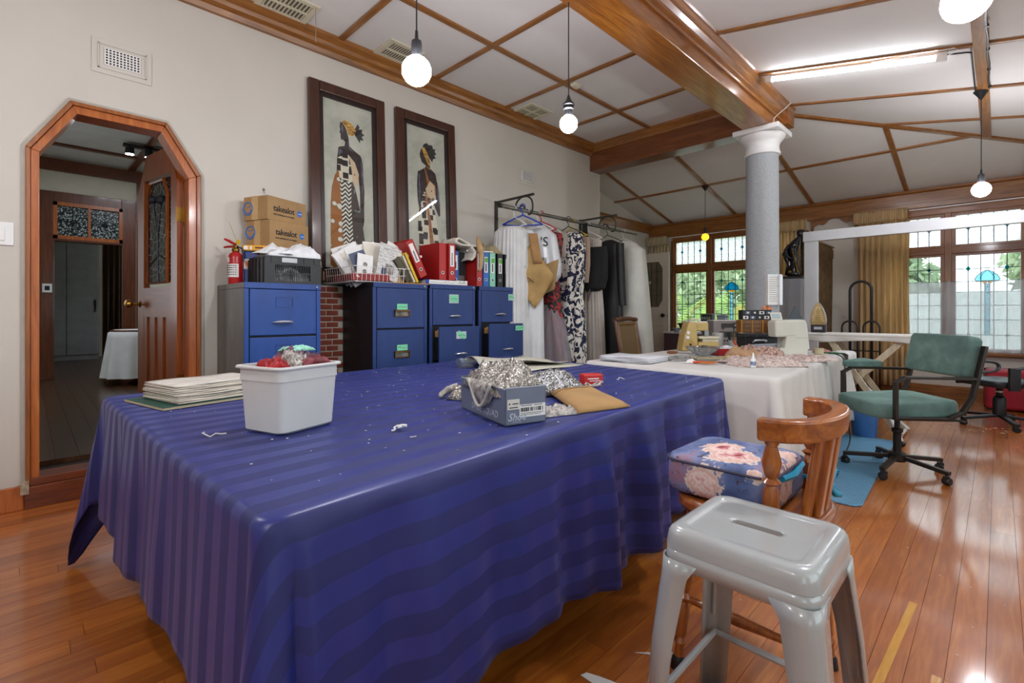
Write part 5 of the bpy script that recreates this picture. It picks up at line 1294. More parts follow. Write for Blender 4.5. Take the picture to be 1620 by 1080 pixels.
P('pouch', garment_mesh([(-.19, .17, .05, 0), (-.30, .19, .07, 0), (-.55, .20, .085, -.01), (-.66, .18, .08, -.02), (-.69, .10, .05, -.02)], 4, .008, 2), mat('black_felt', '#121214', .85, var=.2), t, smooth='all')
P('strap', MB().grid(lambda u, v: (-.07+.06*(u-.5)*(1+.4*v)+.02*v, -.045-.03*v, .09-.32*v), 4, 8), mat('black_felt', '#121214', .85, var=.2), t, solid=.006)
t = hang('black_coat', 'long black quilted coat between the gown and the white garment cover', 'coat', 5.06, M_LEATHER, [(-.15, .05, .03, .02), (-.20, .16, .06, .02), (-.6, .17, .07, .03), (-1.2, .18, .08, .03), (-1.8, .20, .09, .03)], 3, .010, 9, HB, 4, .40)
P('sleeve', garment_mesh([(-.20, .05, .05, .165), (-.5, .045, .055, .19), (-.95, .04, .05, .20)], 3, .004, 3, nz=12, nu=24), M_LEATHER, t, smooth='all')
t = hang('garment_cover', 'off-white zipped garment cover hanging last on the rail', 'garment bag', 5.42, M_COVER, [(-.12, .04, .03, .03), (-.16, .14, .06, .03), (-.25, .25, .11, .04), (-.7, .27, .14, .05), (-1.2, .30, .15, .06), (-1.85, .33, .16, .08)], 4, .012, 11, HW, 3, .40)
P('zip', MB().tube([(.03, -.11, -.20), (.05, -.135, -.7), (.05, -.15, -1.8)], .004, 5), M_PAPER2, t)
P('clear_pocket', garment_mesh([(-.30, .02, .11, -.06), (-.42, .05, .13, -.05), (-.62, .11, .145, -.05), (-.95, .12, .15, -.05), (-1.08, .04, .145, -.03)], 3, .004, 4, nz=10, nu=24), mat('folded_cream_scarf', '#bcb9a4', .7, var=.15), t, smooth='all')
P('dark_scarf', MB().sph((-.02, -.145, -.66), .06, 10, 8, .5), mat('slate_scarf', '#4a5058', .8), t)
# ================================================================== TABLES AND CLOTHS
TZ = .75
def cloth_mesh(C, z, L, folds, amp, R=.022, flare=.03, corner=(.2, .2, .2, .2), nside=(60, 60, 60, 60), nc=16, ntop=14, nsk=22, seed=0, wr=.002, hem=.02, zmin=.012, cext=0.0):
    """cloth over a four-cornered top. C: corners counter-clockwise; L: drop of side i (corner i -> i+1)"""
    c = Vector((sum(p[0] for p in C)/4, sum(p[1] for p in C)/4))
    base, nrm, drop, cw, fph, uvb = [], [], [], [], [], []
    N = []
    for i in range(4):
        a, b = Vector(C[i]), Vector(C[(i+1) % 4]); d = (b-a).normalized(); N.append(Vector((d.y, -d.x)))
    per = 0
    for i in range(4):
        a, b = Vector(C[i]), Vector(C[(i+1) % 4]); n = N[i]; ln = (b-a).length
        for k in range(nside[i]):
            t = (k+.5)/nside[i]; base.append(a.lerp(b, (.036+(ln-.072)*t)/ln)); nrm.append(n); drop.append(L[i]); cw.append(0); fph.append((i, t*ln)); 
        n2 = N[(i+1) % 4]; L2 = L[(i+1) % 4]
        for k in range(nc):
            th = (k+.5)/nc*pi/2; m = (n*cos(th)+n2*sin(th)).normalized()
            base.append(b-n*.035-n2*.035+m*.035*1.0); nrm.append(m); drop.append(min(L[i]/max(cos(th), .05), L2/max(sin(th), .05))); cw.append(sin(2*th)); fph.append((i, ln))
    nu = len(base); V = []; UV = []
    for j in range(ntop+1):
        s = j/ntop
        s = 1-(1-s)**1.3
        for k in range(nu):
            p = c.lerp(base[k], max(.001, s)); e = min(1, (1-s)*8)
            V.append((p.x, p.y, z+wr*sin(9*p.x+seed)*sin(7*p.y)*e+wr*.6*sin(23*p.x+11*p.y)*e)); UV.append((p.x, p.y))
    for j in range(1, nsk+1):
        t = (j/nsk)**1.15
        for k in range(nu):
            i, s = fph[k]
            l = t*(drop[k]*(1+cext*cw[k])*(1+hem*sin(5.3*s+seed+i)*(1-cw[k]*.5)))
            F = amp[i]*(sin(2*pi*folds[i]*s+seed+i+.8*sin(2.1*s))+.45*sin(2*pi*folds[i]*2.3*s+1.7*seed))*(1-cw[k])
            F *= .45+1.1*(.5+.5*sin(3.1*s+2.3*seed+i))
            g = min(1, l/.30)
            if l < R*pi/2: a_ = l/R; e = R*sin(a_); dz = R*(1-cos(a_))
            else:
                q = l-R*pi/2; cor = corner[i]*cw[k]**1.3; sl = flare+cor
                e = R+q*sl+F*g; dz = R+q*math.sqrt(max(.3, 1-sl*sl))
            p = base[k]+nrm[k]*e
            V.append((p.x, p.y, max(zmin, z-dz))); u = base[k]+nrm[k]*l; UV.append((u.x, u.y))
    m = MB(); m.v = V; m.uv = UV
    for j in range(ntop+nsk):
        for k in range(nu):
            l = (k+1) % nu; m.f.append((j*nu+k, j*nu+l, (j+1)*nu+l, (j+1)*nu+k))
    return m
def plain_table(label, C, z, m):
    c = Vector((sum(p[0] for p in C)/4, sum(p[1] for p in C)/4)); t = T('table', label, 'table', (c.x, c.y, 0))
    q = [(p[0]-c.x, p[1]-c.y) for p in C]
    P('table_top', MB().prism([(a*.99, b*.99) for a, b in q], z-.04, z-.006, 'xy'), m, t)
    for a, b in q: P('leg', MB().box(a*.88-.03, a*.88+.03, b*.88-.03, b*.88+.03, 0, z-.04), m, t)
    return t
# counter-clockwise seen from above: near right, far right, far left, near left
BC = [(-.915, .308), (-1.09, 2.74), (-2.93, 2.86), (-2.75, .254)]
WC = [(-.885, 2.98), (-.985, 5.28), (-2.26, 5.28), (-2.20, 3.0)]
plain_table('large work table hidden under the blue striped cloth', BC, TZ-.002, M_DARK)
plain_table('sewing table hidden under the white sheet', WC, TZ-.002, M_DARK)
nb = NT('navy_satin_stripe'); uvc = nb.n('ShaderNodeTexCoord'); s_ = nb.sep(uvc.outputs['UV'])
fx_ = nb.math('FRACT', nb.math('MULTIPLY', nb.math('ADD', nb.math('ADD', s_[0], 10.0), nb.math('MULTIPLY', s_[1], .066)), 1/.098))
k_ = nb.ramp(fx_, [(0, (0, 0, 0, 1)), (.47, (0, 0, 0, 1)), (.50, (1, 1, 1, 1)), (.97, (1, 1, 1, 1)), (1, (0, 0, 0, 1))])
cn = nb.noise(uvc.outputs['UV'], 3, 4)
ca_ = nb.ramp(cn, [(.3, '#171e5a'), (.7, '#1d2566')]); cb_ = nb.ramp(cn, [(.3, '#202a70'), (.7, '#27327e')])
nb.base(nb.mix(k_, ca_, cb_), .5); rr_ = nb.math('SUBTRACT', .62, nb.math('MULTIPLY', k_, .26)); nb.l(rr_, nb.b.inputs['Roughness'])
nb.b.inputs['Sheen Weight'].default_value = .12; nb.b.inputs['Sheen Roughness'].default_value = .4; nb.b.inputs['Sheen Tint'].default_value = lin('#8f98e0')
TH('tablecloth', cloth_mesh(BC, TZ, (.56, .34, .56, .475), (2.7, 3, 3, 2.2), (.028, .014, .014, .009), seed=1.3, flare=.05, corner=(.08, .2, .17, .14), nside=(120, 50, 60, 80), nsk=26, hem=.045, cext=.16), nb.m,
   'large navy blue satin-striped cloth covering the front work table', 'tablecloth', smooth='all', solid=.002)
M_SHEET = mat('white_cotton_sheet', '#d0cdc8', .85, var=.03, vs_=3, bump=.08, bs=40)
TH('tablecloth', cloth_mesh(WC, TZ, (.60, .30, .30, .62), (5.2, 3, 3, 3), (.016, .012, .012, .016), seed=2.1, flare=.04, corner=(.2, .2, .2, .2), nside=(120, 50, 60, 60), hem=.03), M_SHEET,
   'white cotton sheet covering the cluttered sewing table', 'tablecloth', smooth='all', solid=.002)

# ------------------------------------------------------------------ things on the blue table
TB = TZ+.003
bu = T('plastic_tub', 'white rectangular plastic tub full of ribbons and lace on the blue cloth', 'tub', (-1.605, .600, TB), 18)
M_TUB = mat('white_tub_plastic', '#d2d2d0', .45, var=.02)
def rtub(w0, d0, w1, d1, h, r, wall=.004):
    m = MB(); n = 6; prof = []
    def rg(w, d, z, rr): return [(x, y, z) for x, y in rrect(-w/2, w/2, -d/2, d/2, rr, n)]
    rings = [rg(w0*.2, d0*.2, .004, .01), rg(w0-.02, d0-.02, .0, r), rg(w0, d0, .008, r)]
    ws, ds = w0+(w1-w0)*.78, d0+(d1-d0)*.78
    rings += [rg(ws, ds, h*.78, r), rg(ws+.006, ds+.006, h*.785, r), rg(w1, d1, h-.008, r), rg(w1+.018, d1+.018, h-.008, r), rg(w1+.02, d1+.02, h-.004, r), rg(w1+.016, d1+.016, h, r), rg(w1-.004, d1-.004, h, r), rg(w0-.01, d0-.01, .012, r), rg(w0*.2, d0*.2, .012, .01)]
    k = len(rings[0])
    for q in rings: m.v += q
    for i in range(len(rings)-1):
        for j in range(k): l = (j+1) % k; m.f.append((i*k+j, i*k+l, (i+1)*k+l, (i+1)*k+j))
    m.f.append(tuple(range(k))); m.f.append(tuple((len(rings)-1)*k+j for j in range(k)))
    return m
P('tub', rtub(.178, .206, .198, .228, .203, .026), M_TUB, bu, smooth=True)
M_PURP = mat('dusty_purple_net', '#6e4a5e', .8, var=.45, vs_=45, bump=.6, bs=90); M_REDR = mat('red_ribbon', '#a5141c', .5, var=.15, vs_=20); M_SILV = mat('silver_lace', '#a9a39c', .6, var=.35, vs_=60, bump=.6, bs=120); M_MINT = mat('mint_ribbon', '#8fd0b8', .6, var=.1); M_WINE = mat('wine_satin', '#6b1220', .45, var=.2, vs_=18)
def strand(m_, c, L, r, n, seed, spread):
    rr = random.Random(seed); mb = MB()
    for k in range(n):
        p = Vector((c[0]+rr.uniform(-spread, spread), c[1]+rr.uniform(-spread, spread), c[2])); a = rr.uniform(0, 6.3); pts = []
        for i in range(7):
            pts.append(p.copy()); a += rr.uniform(-1.1, 1.1); p += Vector((cos(a), sin(a), rr.uniform(-.6, .55)))*(L/7)
        mb.tube(pts, r*rr.uniform(.6, 1.3), 5)
    return mb
def inbucket(name, label, m, x, y, z, w, d, h, seed, rz=0):
    a = RAD(18); x *= .78; y *= .78; w *= .78; d *= .78; X = -1.605+x*cos(a)-y*sin(a); Y = .600+x*sin(a)+y*cos(a)
    TH(name, crumple(w, d, h*.85, 16, 14, seed, .22, 1.0, .3), m, label, 'fabric', (X, Y, TB+z), 18+rz, smooth=True, solid=.002, group='trimmings in the white tub')
inbucket('net_fabric', 'crumpled dusty purple net filling the white tub', M_PURP, 0, 0, .160, .222, .258, .07, 31)
inbucket('net_fabric', 'purple net bunched highest at the back right of the tub', M_PURP, -.04, .05, .190, .17, .19, .075, 35, 20)
inbucket('ribbon', 'bright red ribbon bundle at the left corner of the tub', M_REDR, .028, -.092, .190, .12, .085, .045, 32)
inbucket('lace', 'silver grey lace heap in the middle of the tub', M_SILV, .045, -.03, .185, .11, .11, .07, 33, 30)
inbucket('ribbon', 'pale mint ribbon on top of the purple net', M_MINT, -.035, .06, .238, .10, .11, .022, 34)
inbucket('ribbon', 'dark wine satin ribbon at the front of the tub', M_WINE, .065, .05, .192, .09, .16, .04, 36)
TH('lace', strand(M_SILV, (0, 0, 0), .05, .004, 10, 3, .008), mat('pale_green_lace', '#b7c4b4', .8), 'pale lace end hanging over the right rim of the tub', 'lace', (-1.640, .735, TB+.17), 0)

# newspaper stack on a green folder
gf = T('folder', 'dark green card folder under the stack of newsprint', 'folder', (-2.19, .361, TB), 102)
P('cover', MB().box(0, .47, 0, .35, 0, .003).box(0, .47, 0, .35, .005, .008), mat('dark_green_card', '#1e4a3c', .6, var=.08), gf); P('edge', MB().box(-.001, .47, -.001, .004, .0, .008).box(-.001, .004, 0, .35, 0, .008), mat('pale_board_edge', '#b9ab8a', .8), gf)
M_NEWSP = mat('yellowed_newsprint', '#cbc3b4', .8, var=.10, vs_=12)
M_NEWSPP = pat('newsprint_page', lambda n: n.ramp(n.noise(n.coord('Object', (9, 90, 1)), 1, 2, .8), [(.36, '#b0aca4'), (.5, '#cdc8bd'), (.7, '#d6d1c6')]))
for k in range(13):
    a = 3*(hsh(k, 1)-.5); w = .40-.06*k/12+.012*hsh(k, 4); d = .30-.045*k/12
    def f(u, v, k=k, w=w, d=d): return (.05+.012*hsh(k, 2)+w*u, .018+.008*k*.4+d*v, .0025*sin(8*u+k)*sin(3*v+k)+.004*(u-.5)*(hsh(k, 3)-.5))
    g = MB().grid(f, 10, 5)
    o = TH('newsprint_sheet', g, M_NEWSP if k < 12 else M_NEWSPP, 'folded sheet in the stack of yellowed newsprint on the green folder' if k < 12 else 'topmost printed page on the stack of newsprint', 'newspaper', (-2.19, .361, TB+.013+.0052*k), 102+a, 'sheets of the newsprint stack', smooth='all', solid=.0038)

# shoe box with sequinned trim
sb = T('shoe_box', 'open grey shoe box overflowing with sequin trim', 'box', (-1.12, 1.09, TB), 74.3)
M_SB = mat('slate_grey_box_card', '#6b7384', .5, var=.05); M_SBI = mat('pale_box_edge', '#b6bac2', .6)
sw_, sd_, sh_ = .155, .355, .122
P('base', MB().box(0, sw_, 0, sd_, 0, .003), M_SB, sb)
P('end_wall', MB().box(0, sw_, 0, .003, 0, sh_), M_SB, sb); P('end_wall', MB().box(0, sw_, sd_-.003, sd_, 0, sh_), M_SB, sb)
P('side_wall', MB().box(0, .003, 0, sd_, 0, sh_-.004), M_SB, sb); P('side_wall', MB().box(sw_-.003, sw_, 0, sd_, 0, sh_-.004), M_SB, sb)
P('rim', MB().box(0, sw_, -.0012, .0035, sh_-.003, sh_).box(-.0012, .0035, 0, sd_, sh_-.007, sh_-.004), M_SBI, sb)
P('price_label', MB().box(.007, .052, -.0015, 0, .05, .083), mat('ivory_label', '#d0ccc2', .6), sb); P('barcode_label', MB().box(.052, .152, -.0015, 0, .022, .063), M_PAPER, sb)
m = MB()
for k in range(28):
    x = .056+.0031*k
    if hsh(k, 3) > .25: m.box(x, x+.0012+.0012*hsh(k, 5), -.002, -.0015, .040, .053)
P('barcode', m, M_INK, sb)
m = MB().box(.056, .10, -.002, -.0015, .0585, .0605).box(.108, .14, -.002, -.0015, .0585, .0605).box(.056, .145, -.002, -.0015, .034, .0355).box(.056, .135, -.002, -.0015, .029, .0305).box(.012, .017, -.002, -.0015, .066, .071).box(.025, .047, -.002, -.0015, .067, .070).box(.014, .045, -.002, -.0015, .055, .058)
P('label_print', m, M_INK, sb)
M_SBT = mat('silver_box_print', '#b9bec8', .4)
TXT('Shoe', .034, M_SBT, sb, (.008, -.001, .014), shear=.35, offset=.0004); TXT('LONDON', .007, M_SBT, sb, (.022, -.001, .006), space=1.3)
TXT('SHOE SQUAD', .032, M_SBT, sb, (-.001, .255, .016), RAD(-90), space=1.05)
def sequin(name, c='#a8a39b', d='#4c4844', scale=210):
    n = NT(name); v = n.coord('Object'); a = n.voro(v, scale, 'F1', 'Color'); s = n.sep(a)
    n.base(n.ramp(s[0], [(0, d), (.45, '#7d7973'), (.8, c), (1, '#f2f0ea')]), .25, .55); n.bump(n.voro(v, scale), .8, .004); return n.m
M_SEQ = sequin('champagne_sequins', '#b5ada0', '#6a645c'); M_SEQ2 = sequin('silver_sequins', '#b9bcc0', '#3c3d40', 170)
M_NET = mat('grey_bead_net', '#9a958d', .8, var=.3, vs_=70, bump=.5, bs=150)
def at_sb(x, y, z=0): a = RAD(74.3); return (-1.12+x*cos(a)-y*sin(a), 1.09+x*sin(a)+y*cos(a), TB+z)
TH('sequin_trim', crumple(.19, .31, .115, 18, 22, 41, .16), M_SEQ, 'champagne sequin trim heaped above the rim of the shoe box', 'trim', at_sb(.085, .185, .085), 74.3, smooth='all', solid=.003)
TH('sequin_trim', (lambda: MB().grid(lambda u, v: (-.004-.016*sin(pi*min(1, v*1.1))-.004*sin(17*u)*v, .06+.19*u+.02*sin(3*v), .125-.09*v*(.35+.65*sin(pi*u))+.012*sin(pi*(1-v))), 18, 10))(), M_NET, 'loop of beaded net drooping over the side of the shoe box', 'trim', at_sb(0, 0, 0), 74.3, smooth='all', solid=.004)
TH('sequin_trim', MB().tube([(-.008, .07+.17*k/12, .125-.085*sin(pi*k/12)) for k in range(13)], .006, 6), mat('pale_net_edge', '#b9b4aa', .8), 'pale bound edge of the beaded net on the shoe box', 'trim', at_sb(-.012, 0, 0), 74.3, smooth='all')
TH('sequin_trim', crumple(.17, .20, .085, 14, 14, 43, .2), M_SEQ, 'champagne sequin trim spilling on the cloth left of the shoe box', 'trim', (-1.60, 1.37, TB), 30, smooth='all', solid=.003)
TH('sequin_trim', MB().tube([(0, 0, .04), (-.04, -.02, .03), (-.06, -.05, .012), (-.05, -.07, .006)], [.02, .016, .012, .008], 8), M_NET, 'beaded tail of the spilled trim left of the shoe box', 'trim', (-1.66, 1.33, TB), 30, smooth='all')
TH('sequin_fabric', crumple(.36, .30, .105, 22, 18, 47, .13), M_SEQ2, 'bright silver sequin fabric bundled behind the brown envelope', 'fabric', (-1.50, 1.70, TB), 58, smooth='all', solid=.003)
TH('lace', crumple(.15, .09, .028, 12, 8, 49, .5), M_SILV, 'scrap of grey lace at the right end of the shoe box', 'lace', (-1.13, 1.35, TB), 70, smooth='all', solid=.002)
TH('lace', strand(M_SILV, (0, 0, .012), .16, .006, 3, 12, .02), M_SILV, 'twisted white cord beside the red carton', 'cord', (-1.38, 1.88, TB+.004), 0)
rb_ = T('small_box', 'small bright red printed carton behind the silver sequins', 'box', (-1.47, 1.99, TB), 62)
P('carton', MB().box(-.02, .085, -.03, .03, 0, .055), mat('bright_red_card', '#c0271f', .4, var=.06), rb_, bev=.006); P('print', MB().box(.0, .06, -.0315, -.03, .03, .036).box(.01, .07, -.0315, -.03, .02, .024), M_PAPER, rb_)
# brown padded envelope
q4 = [(-1.07, 1.40), (-1.005, 1.65), (-1.34, 1.85), (-1.385, 1.62)]
def env(u, v):
    a = Vector(q4[0]).lerp(Vector(q4[1]), u); b = Vector(q4[3]).lerp(Vector(q4[2]), u); p = a.lerp(b, v)
    e = min(1, 7*min(u, 1-u, v, 1-v)); return (p.x+1.2, p.y-1.63, .004+.020*e+.002*sin(14*u+9*v)*e+.012*v)
en = T('envelope', 'brown padded envelope lying on the blue cloth beside the shoe box', 'envelope', (-1.2, 1.63, TB))
P('front', MB().grid(env, 12, 12), mat('kraft_envelope', '#a07c4c', .75, var=.05, vs_=8, bump=.12, bs=30), en, smooth='all', solid=.004)
P('back', MB().grid(lambda u, v: (env(u, v)[0], env(u, v)[1], .002+.012*v), 4, 4), mat('kraft_envelope', '#a07c4c', .75), en, solid=.002)
P('flap', MB().grid(lambda u, v: (env(u, .80+.2*v)[0], env(u, .80+.2*v)[1], env(u, .80+.2*v)[2]+.004), 10, 2), mat('kraft_envelope_flap', '#8f6d40', .75), en, smooth='all', solid=.002)
# clear tub of clippings, folded cream paper
ct = T('clear_tub', 'shallow clear plastic tub with clippings at the back of the blue table', 'tub', (-2.49, 2.06, TB))
P('tub', MB().lathe([(.055, 0), (.06, .003), (.068, .05), (.073, .052), (.073, .055), (.066, .055), (.057, .005)], 26), thin_glass('clear_tub_plastic', '#e9eef0', .16, .08, frost=.12), ct, smooth=True)
P('clippings', strand(None, (0, 0, .012), .03, .003, 22, 5, .038), mat('dull_clippings', '#8f8a80', .8, var=.3), ct, kind='stuff')
cp = T('folded_paper', 'large folded cream lining paper at the far edge of the blue table', 'paper', (-2.36, 2.52, TB))
def cpf(u, v): return (-.30+.42*v+.12*u, -.36+.62*u-.10*v, .006+.055*abs(sin(pi*v*1.5))*(1-.75*u)+.006*sin(9*u+4*v))
P('sheet', MB().grid(cpf, 14, 14), mat('cream_lining_paper', '#b9b5a6', .75, var=.04), cp, smooth='all', solid=.002)
P('under_sheet', MB().grid(lambda u, v: (-.12+.45*v, -.34+.55*u, .003+.004*sin(6*u)), 6, 6), mat('cream_lining_paper', '#b9b5a6', .75), cp, smooth='all', solid=.002)
# thread ends and paper crumbs scattered over the cloth
rr = random.Random(5); mb = MB()
for k in range(230):
    u, v = rr.random(), rr.random()
    a = Vector(BC[3]).lerp(Vector(BC[0]), u); b = Vector(BC[2]).lerp(Vector(BC[1]), u); p = a.lerp(b, .03+.94*v); s = rr.uniform(.001, .0035)
    mb.obox((p.x, p.y, TB+.0022), s*2, s*1.4, .001, (0, 0, rr.random()*3))
TH('thread_clippings', mb, M_PAPER, 'tiny white clippings scattered over the blue cloth', 'clippings', kind='stuff')
for lab, (x, y), L, sd in (('curled white thread left of the tub', (-1.62, .42), .10, 1), ('white paper scrap lying in front of the shoe box', (-1.345, .83), .05, 2), ('short white thread near the right corner of the blue table', (-1.45, 2.25), .09, 4), ('small bent white clipping at the front of the blue cloth', (-1.20, .80), .03, 6)):
    TH('thread', strand(None, (0, 0, .004), L, .0016 if sd != 2 else .004, 1 if sd != 2 else 4, sd, .004), M_PAPER, lab, 'thread', (x, y, TB+.002), 0)
# ================================================================== THE SEWING TABLE
WZ = TZ+.003
ps = T('fabric_stack', 'stack of folded white sheets at the near end of the sewing table', 'fabric', (-1.93, 3.20, WZ), 4)
for k in range(4): P('folded_sheet', MB().grid(lambda u, v, k=k: (-.20+.40*u, -.15+.30*v, .008+.010*k+.004*sin(7*u+k)), 8, 4), mat('white_folded_cotton', '#cdced2', .8, var=.04), ps, smooth='all', solid=.009, loc=(.02*(hsh(k, 1)-.5), .02*(hsh(k, 2)-.5), 0))
TH('plastic_packet', crumple(.28, .18, .03, 12, 8, 61, .5), mat('clear_packet_film', '#8f908c', .15, var=.25, vs_=20, bump=.3, bs=50), 'clear plastic packet of trims beside the folded sheets', 'packet', (-1.70, 3.55, WZ), 50, smooth=True, solid=.002)
TH('tissue', crumple(.09, .05, .03, 7, 5, 62, .4), M_PAPER, 'crumpled white tissue at the front of the sewing table', 'tissue', (-1.56, 3.38, WZ), 40)
tn = T('tin_box', 'flat grey tin with five gold discs showing', 'tin', (-1.52, 3.62, WZ), 50)
P('tray', MB().box(-.14, .14, -.07, .07, 0, .022), mat('grey_tin', '#7c7a70', .45, .4), tn, bev=.004); P('card', MB().box(-.13, .13, -.06, .06, .022, .026), mat('cream_card_insert', '#b6aa86', .6), tn)
for k in range(5): P('disc', MB().lathe([(.0001, .0), (.02, .0), (.02, .003)], 14, (-.1+.05*k, -.01, .026)), mat('dull_gold', '#a78f58', .4, .6), tn)
sc0 = T('scissors', 'orange-handled fabric scissors at the front of the sewing table', 'scissors', (-1.40, 3.46, WZ), 45)
M_ORG = mat('orange_plastic', '#cf4a17', .4)
P('handle', MB().tube([(-.13+.045*cos(a), .0+.02*sin(a), .012) for a in [2*pi*k/16 for k in range(16)]], .007, 6, closed=True).tube([(-.085, .0, .012), (-.03, .0, .012)], .006, 6), M_ORG, sc0)
P('handle', MB().tube([(-.09+.05*cos(a), -.035+.022*sin(a), .012) for a in [2*pi*k/16 for k in range(16)]], .007, 6, closed=True).tube([(-.045, -.03, .012), (-.01, -.01, .012)], .006, 6), mat('dark_orange_plastic', '#b8641a', .4), sc0)
P('blade', MB().prism([(-.03, -.008), (.14, 0), (-.03, .010)], .008, .012, 'xy').prism([(-.03, -.016), (.13, -.012), (-.03, .0)], .012, .015, 'xy'), mat('dark_blade_steel', '#3d4448', .35, .8), sc0)
sc1 = T('screwdriver', 'brown-handled awl lying beside the beige overlocker', 'tool', (-1.98, 4.0, WZ), 35)
P('handle', MB().lathe([(.008, 0), (.013, .02), (.012, .06), (.008, .09)], 12, (-.08, 0, .014), 'x'), mat('brown_wood_handle', '#7a3f18', .5), sc1); P('shaft', MB().cyl((.01, 0, .012), (.14, 0, .006), .004, n=8), M_STEEL, sc1)

# beige overlocker
ov = T('overlocker', 'beige overlocker sewing machine at the left of the sewing table', 'sewing machine', (-2.03, 4.52, WZ), 47)
M_BG = mat('aged_beige_plastic', '#c2a768', .45, var=.05)
P('tower', MB().prism([(-.17, 0), (-.02, 0), (-.02, .10), (-.04, .27), (-.10, .27), (-.115, .24), (-.13, .18), (-.145, .15), (-.15, .12)], -.07, .08), M_BG, ov, bev=.008)
P('arm', MB().box(-.04, .10, -.03, .08, .185, .265), M_BG, ov, bev=.012)
P('thread_rack', MB().box(-.07, .10, .0, .07, .265, .275).cyl((-.03, .03, .27), (-.03, .03, .31), .006, n=8).cyl((.04, .03, .27), (.04, .03, .31), .006, n=8), M_WHITE, ov)
P('handle', MB().tube([(-.06, 0, .272), (-.055, 0, .295), (.0, 0, .30), (.02, 0, .272)], .008, 8), mat('ivory_plastic', '#d6ceb4', .4), ov)
P('base', MB().box(-.02, .17, -.09, .09, 0, .085), M_BG, ov, bev=.008)
P('bed', MB().box(-.02, .17, -.10, .08, .115, .135).box(.02, .17, -.08, .06, .085, .115), mat('ivory_plastic', '#d6ceb4', .4), ov, bev=.004)
P('head', MB().box(.06, .10, -.03, .03, .14, .19).cyl((.08, 0, .13), (.08, 0, .19), .005, n=8), M_STEEL, ov)
P('window', MB().box(.0, .055, -.0915, -.09, .03, .055), mat('dark_window_plastic', '#4e4630', .3), ov)
for z, r in ((.17, .017), (.125, .017)): P('dial', MB().lathe([(r, 0), (r, .012), (r*.7, .016)], 16, (-.115 if z > .15 else -.122, -.07, z), 'y'), M_WHITE, ov)
P('hand_wheel', MB().lathe([(.046, 0), (.046, .014), (.034, .02), (.030, .014), (.014, .014), (.012, .02)], 24, (-.098, -.07, .062), 'y'), mat('warm_beige_plastic', '#b99c58', .4), ov, smooth=True)
P('hub', MB().lathe([(.011, .02), (.010, .023)], 12, (-.098, -.07, .062), 'y'), M_BLACK, ov)
bo = T('glass_bowl', 'ribbed clear glass bowl in front of the overlocker', 'bowl', (-1.74, 3.98, WZ))
P('bowl', MB().lathe([(.03, 0), (.04, .004), (.10, .04), (.135, .075), (.132, .077), (.095, .045), (.03, .01)], 32), thin_glass('ribbed_bowl_glass', '#d5dadb', .22, .06, frost=.3, frost_scale=40), bo, smooth=True)
m = MB()
for k in range(14): a = 2*pi*k/14; m.tube([(.045*cos(a), .045*sin(a), .008), (.10*cos(a), .10*sin(a), .041), (.134*cos(a), .134*sin(a), .076)], .0028, 5)
P('ribs', m, mat('glass_rib_glint', '#8f9496', .2, .3), bo)
rt = T('plastic_tray', 'red plastic tray full of notions in the middle of the sewing table', 'tray', (-1.60, 4.26, WZ), 45)
M_RTR = mat('red_tray_plastic', '#a3141f', .4)
P('tray', MB().box(-.17, .17, -.09, .09, 0, .006).box(-.17, .17, -.09, -.084, 0, .045).box(-.17, .17, .084, .09, 0, .045).box(-.17, -.164, -.09, .09, 0, .045).box(.164, .17, -.09, .09, 0, .045), M_RTR, rt)
for k in range(9):
    TH('thread_reel', MB().lathe([(.014, 0), (.014, .003), (.010, .004), (.010, .028), (.014, .029), (.014, .032)], 12), (M_PAPER, mat('slate_thread', '#5c626c', .8), mat('pale_pink_thread', '#c7a9a0', .8))[k % 3],
       ('white', 'slate grey', 'pale pink')[k % 3]+' cotton reel in the red tray', 'thread reel', (-1.66+.10*hsh(k, 1)+.03*(k % 3), 4.20+.035*(k//3)+.02*hsh(k, 2), WZ+.008+.02*hsh(k, 3)), 0, 'cotton reels in the red tray', smooth=True)
TH('plastic_packet', crumple(.30, .16, .055, 14, 8, 71, .5), mat('clear_packet_glint', '#bfc2c6', .15, var=.3, vs_=30, bump=.4, bs=60), 'glinting clear packets piled behind the red tray', 'packet', (-1.72, 4.50, WZ), 45, smooth=True, solid=.002)

# containers left of the toolbox
def tubcan(name, label, x, y, z, r0, r1, h, m, cat='container'):
    return TH(name, MB().lathe([(r0*.9, 0), (r0, .004), (r1, h), (r1*.92, h), (r0*.9, .01), (.0005, .01)], 22), m, label, cat, (x, y, z), smooth=True)
tubcan('plastic_jar', 'tall white translucent jar beside the overlocker', -2.0, 4.93, WZ, .05, .056, .155, mat('milky_plastic', '#cfcfcb', .35, var=.04))
pc_ = T('pen_cup', 'clear cup of coloured pens in front of the boxed machine', 'pen cup', (-1.86, 4.97, WZ))
P('cup', MB().lathe([(.04, 0), (.042, .003), (.046, .085), (.043, .085), (.038, .006)], 18), mat('grey_white_cup', '#b8bcc2', .35, var=.15, vs_=20), pc_, smooth=True)
for k, c in enumerate(('#1e3f9c', '#c8481c', '#2c6b4a', '#17181a', '#17181a', '#b07a3a')):
    a = k*1.05; TH('pen', MB().cyl((0, 0, 0), (.045*cos(a), .045*sin(a), .135+.02*hsh(k, 3)), .006 if k != 3 else .012, n=8), mat('pen_plastic_%d' % k, c, .4), ('dark blue', 'orange', 'green', 'thick black', 'slim black', 'tan')[k]+' pen standing in the clear cup', 'pen', (-1.86+.012*cos(a), 4.97+.012*sin(a), WZ+.01), 0, 'pens in the clear cup')
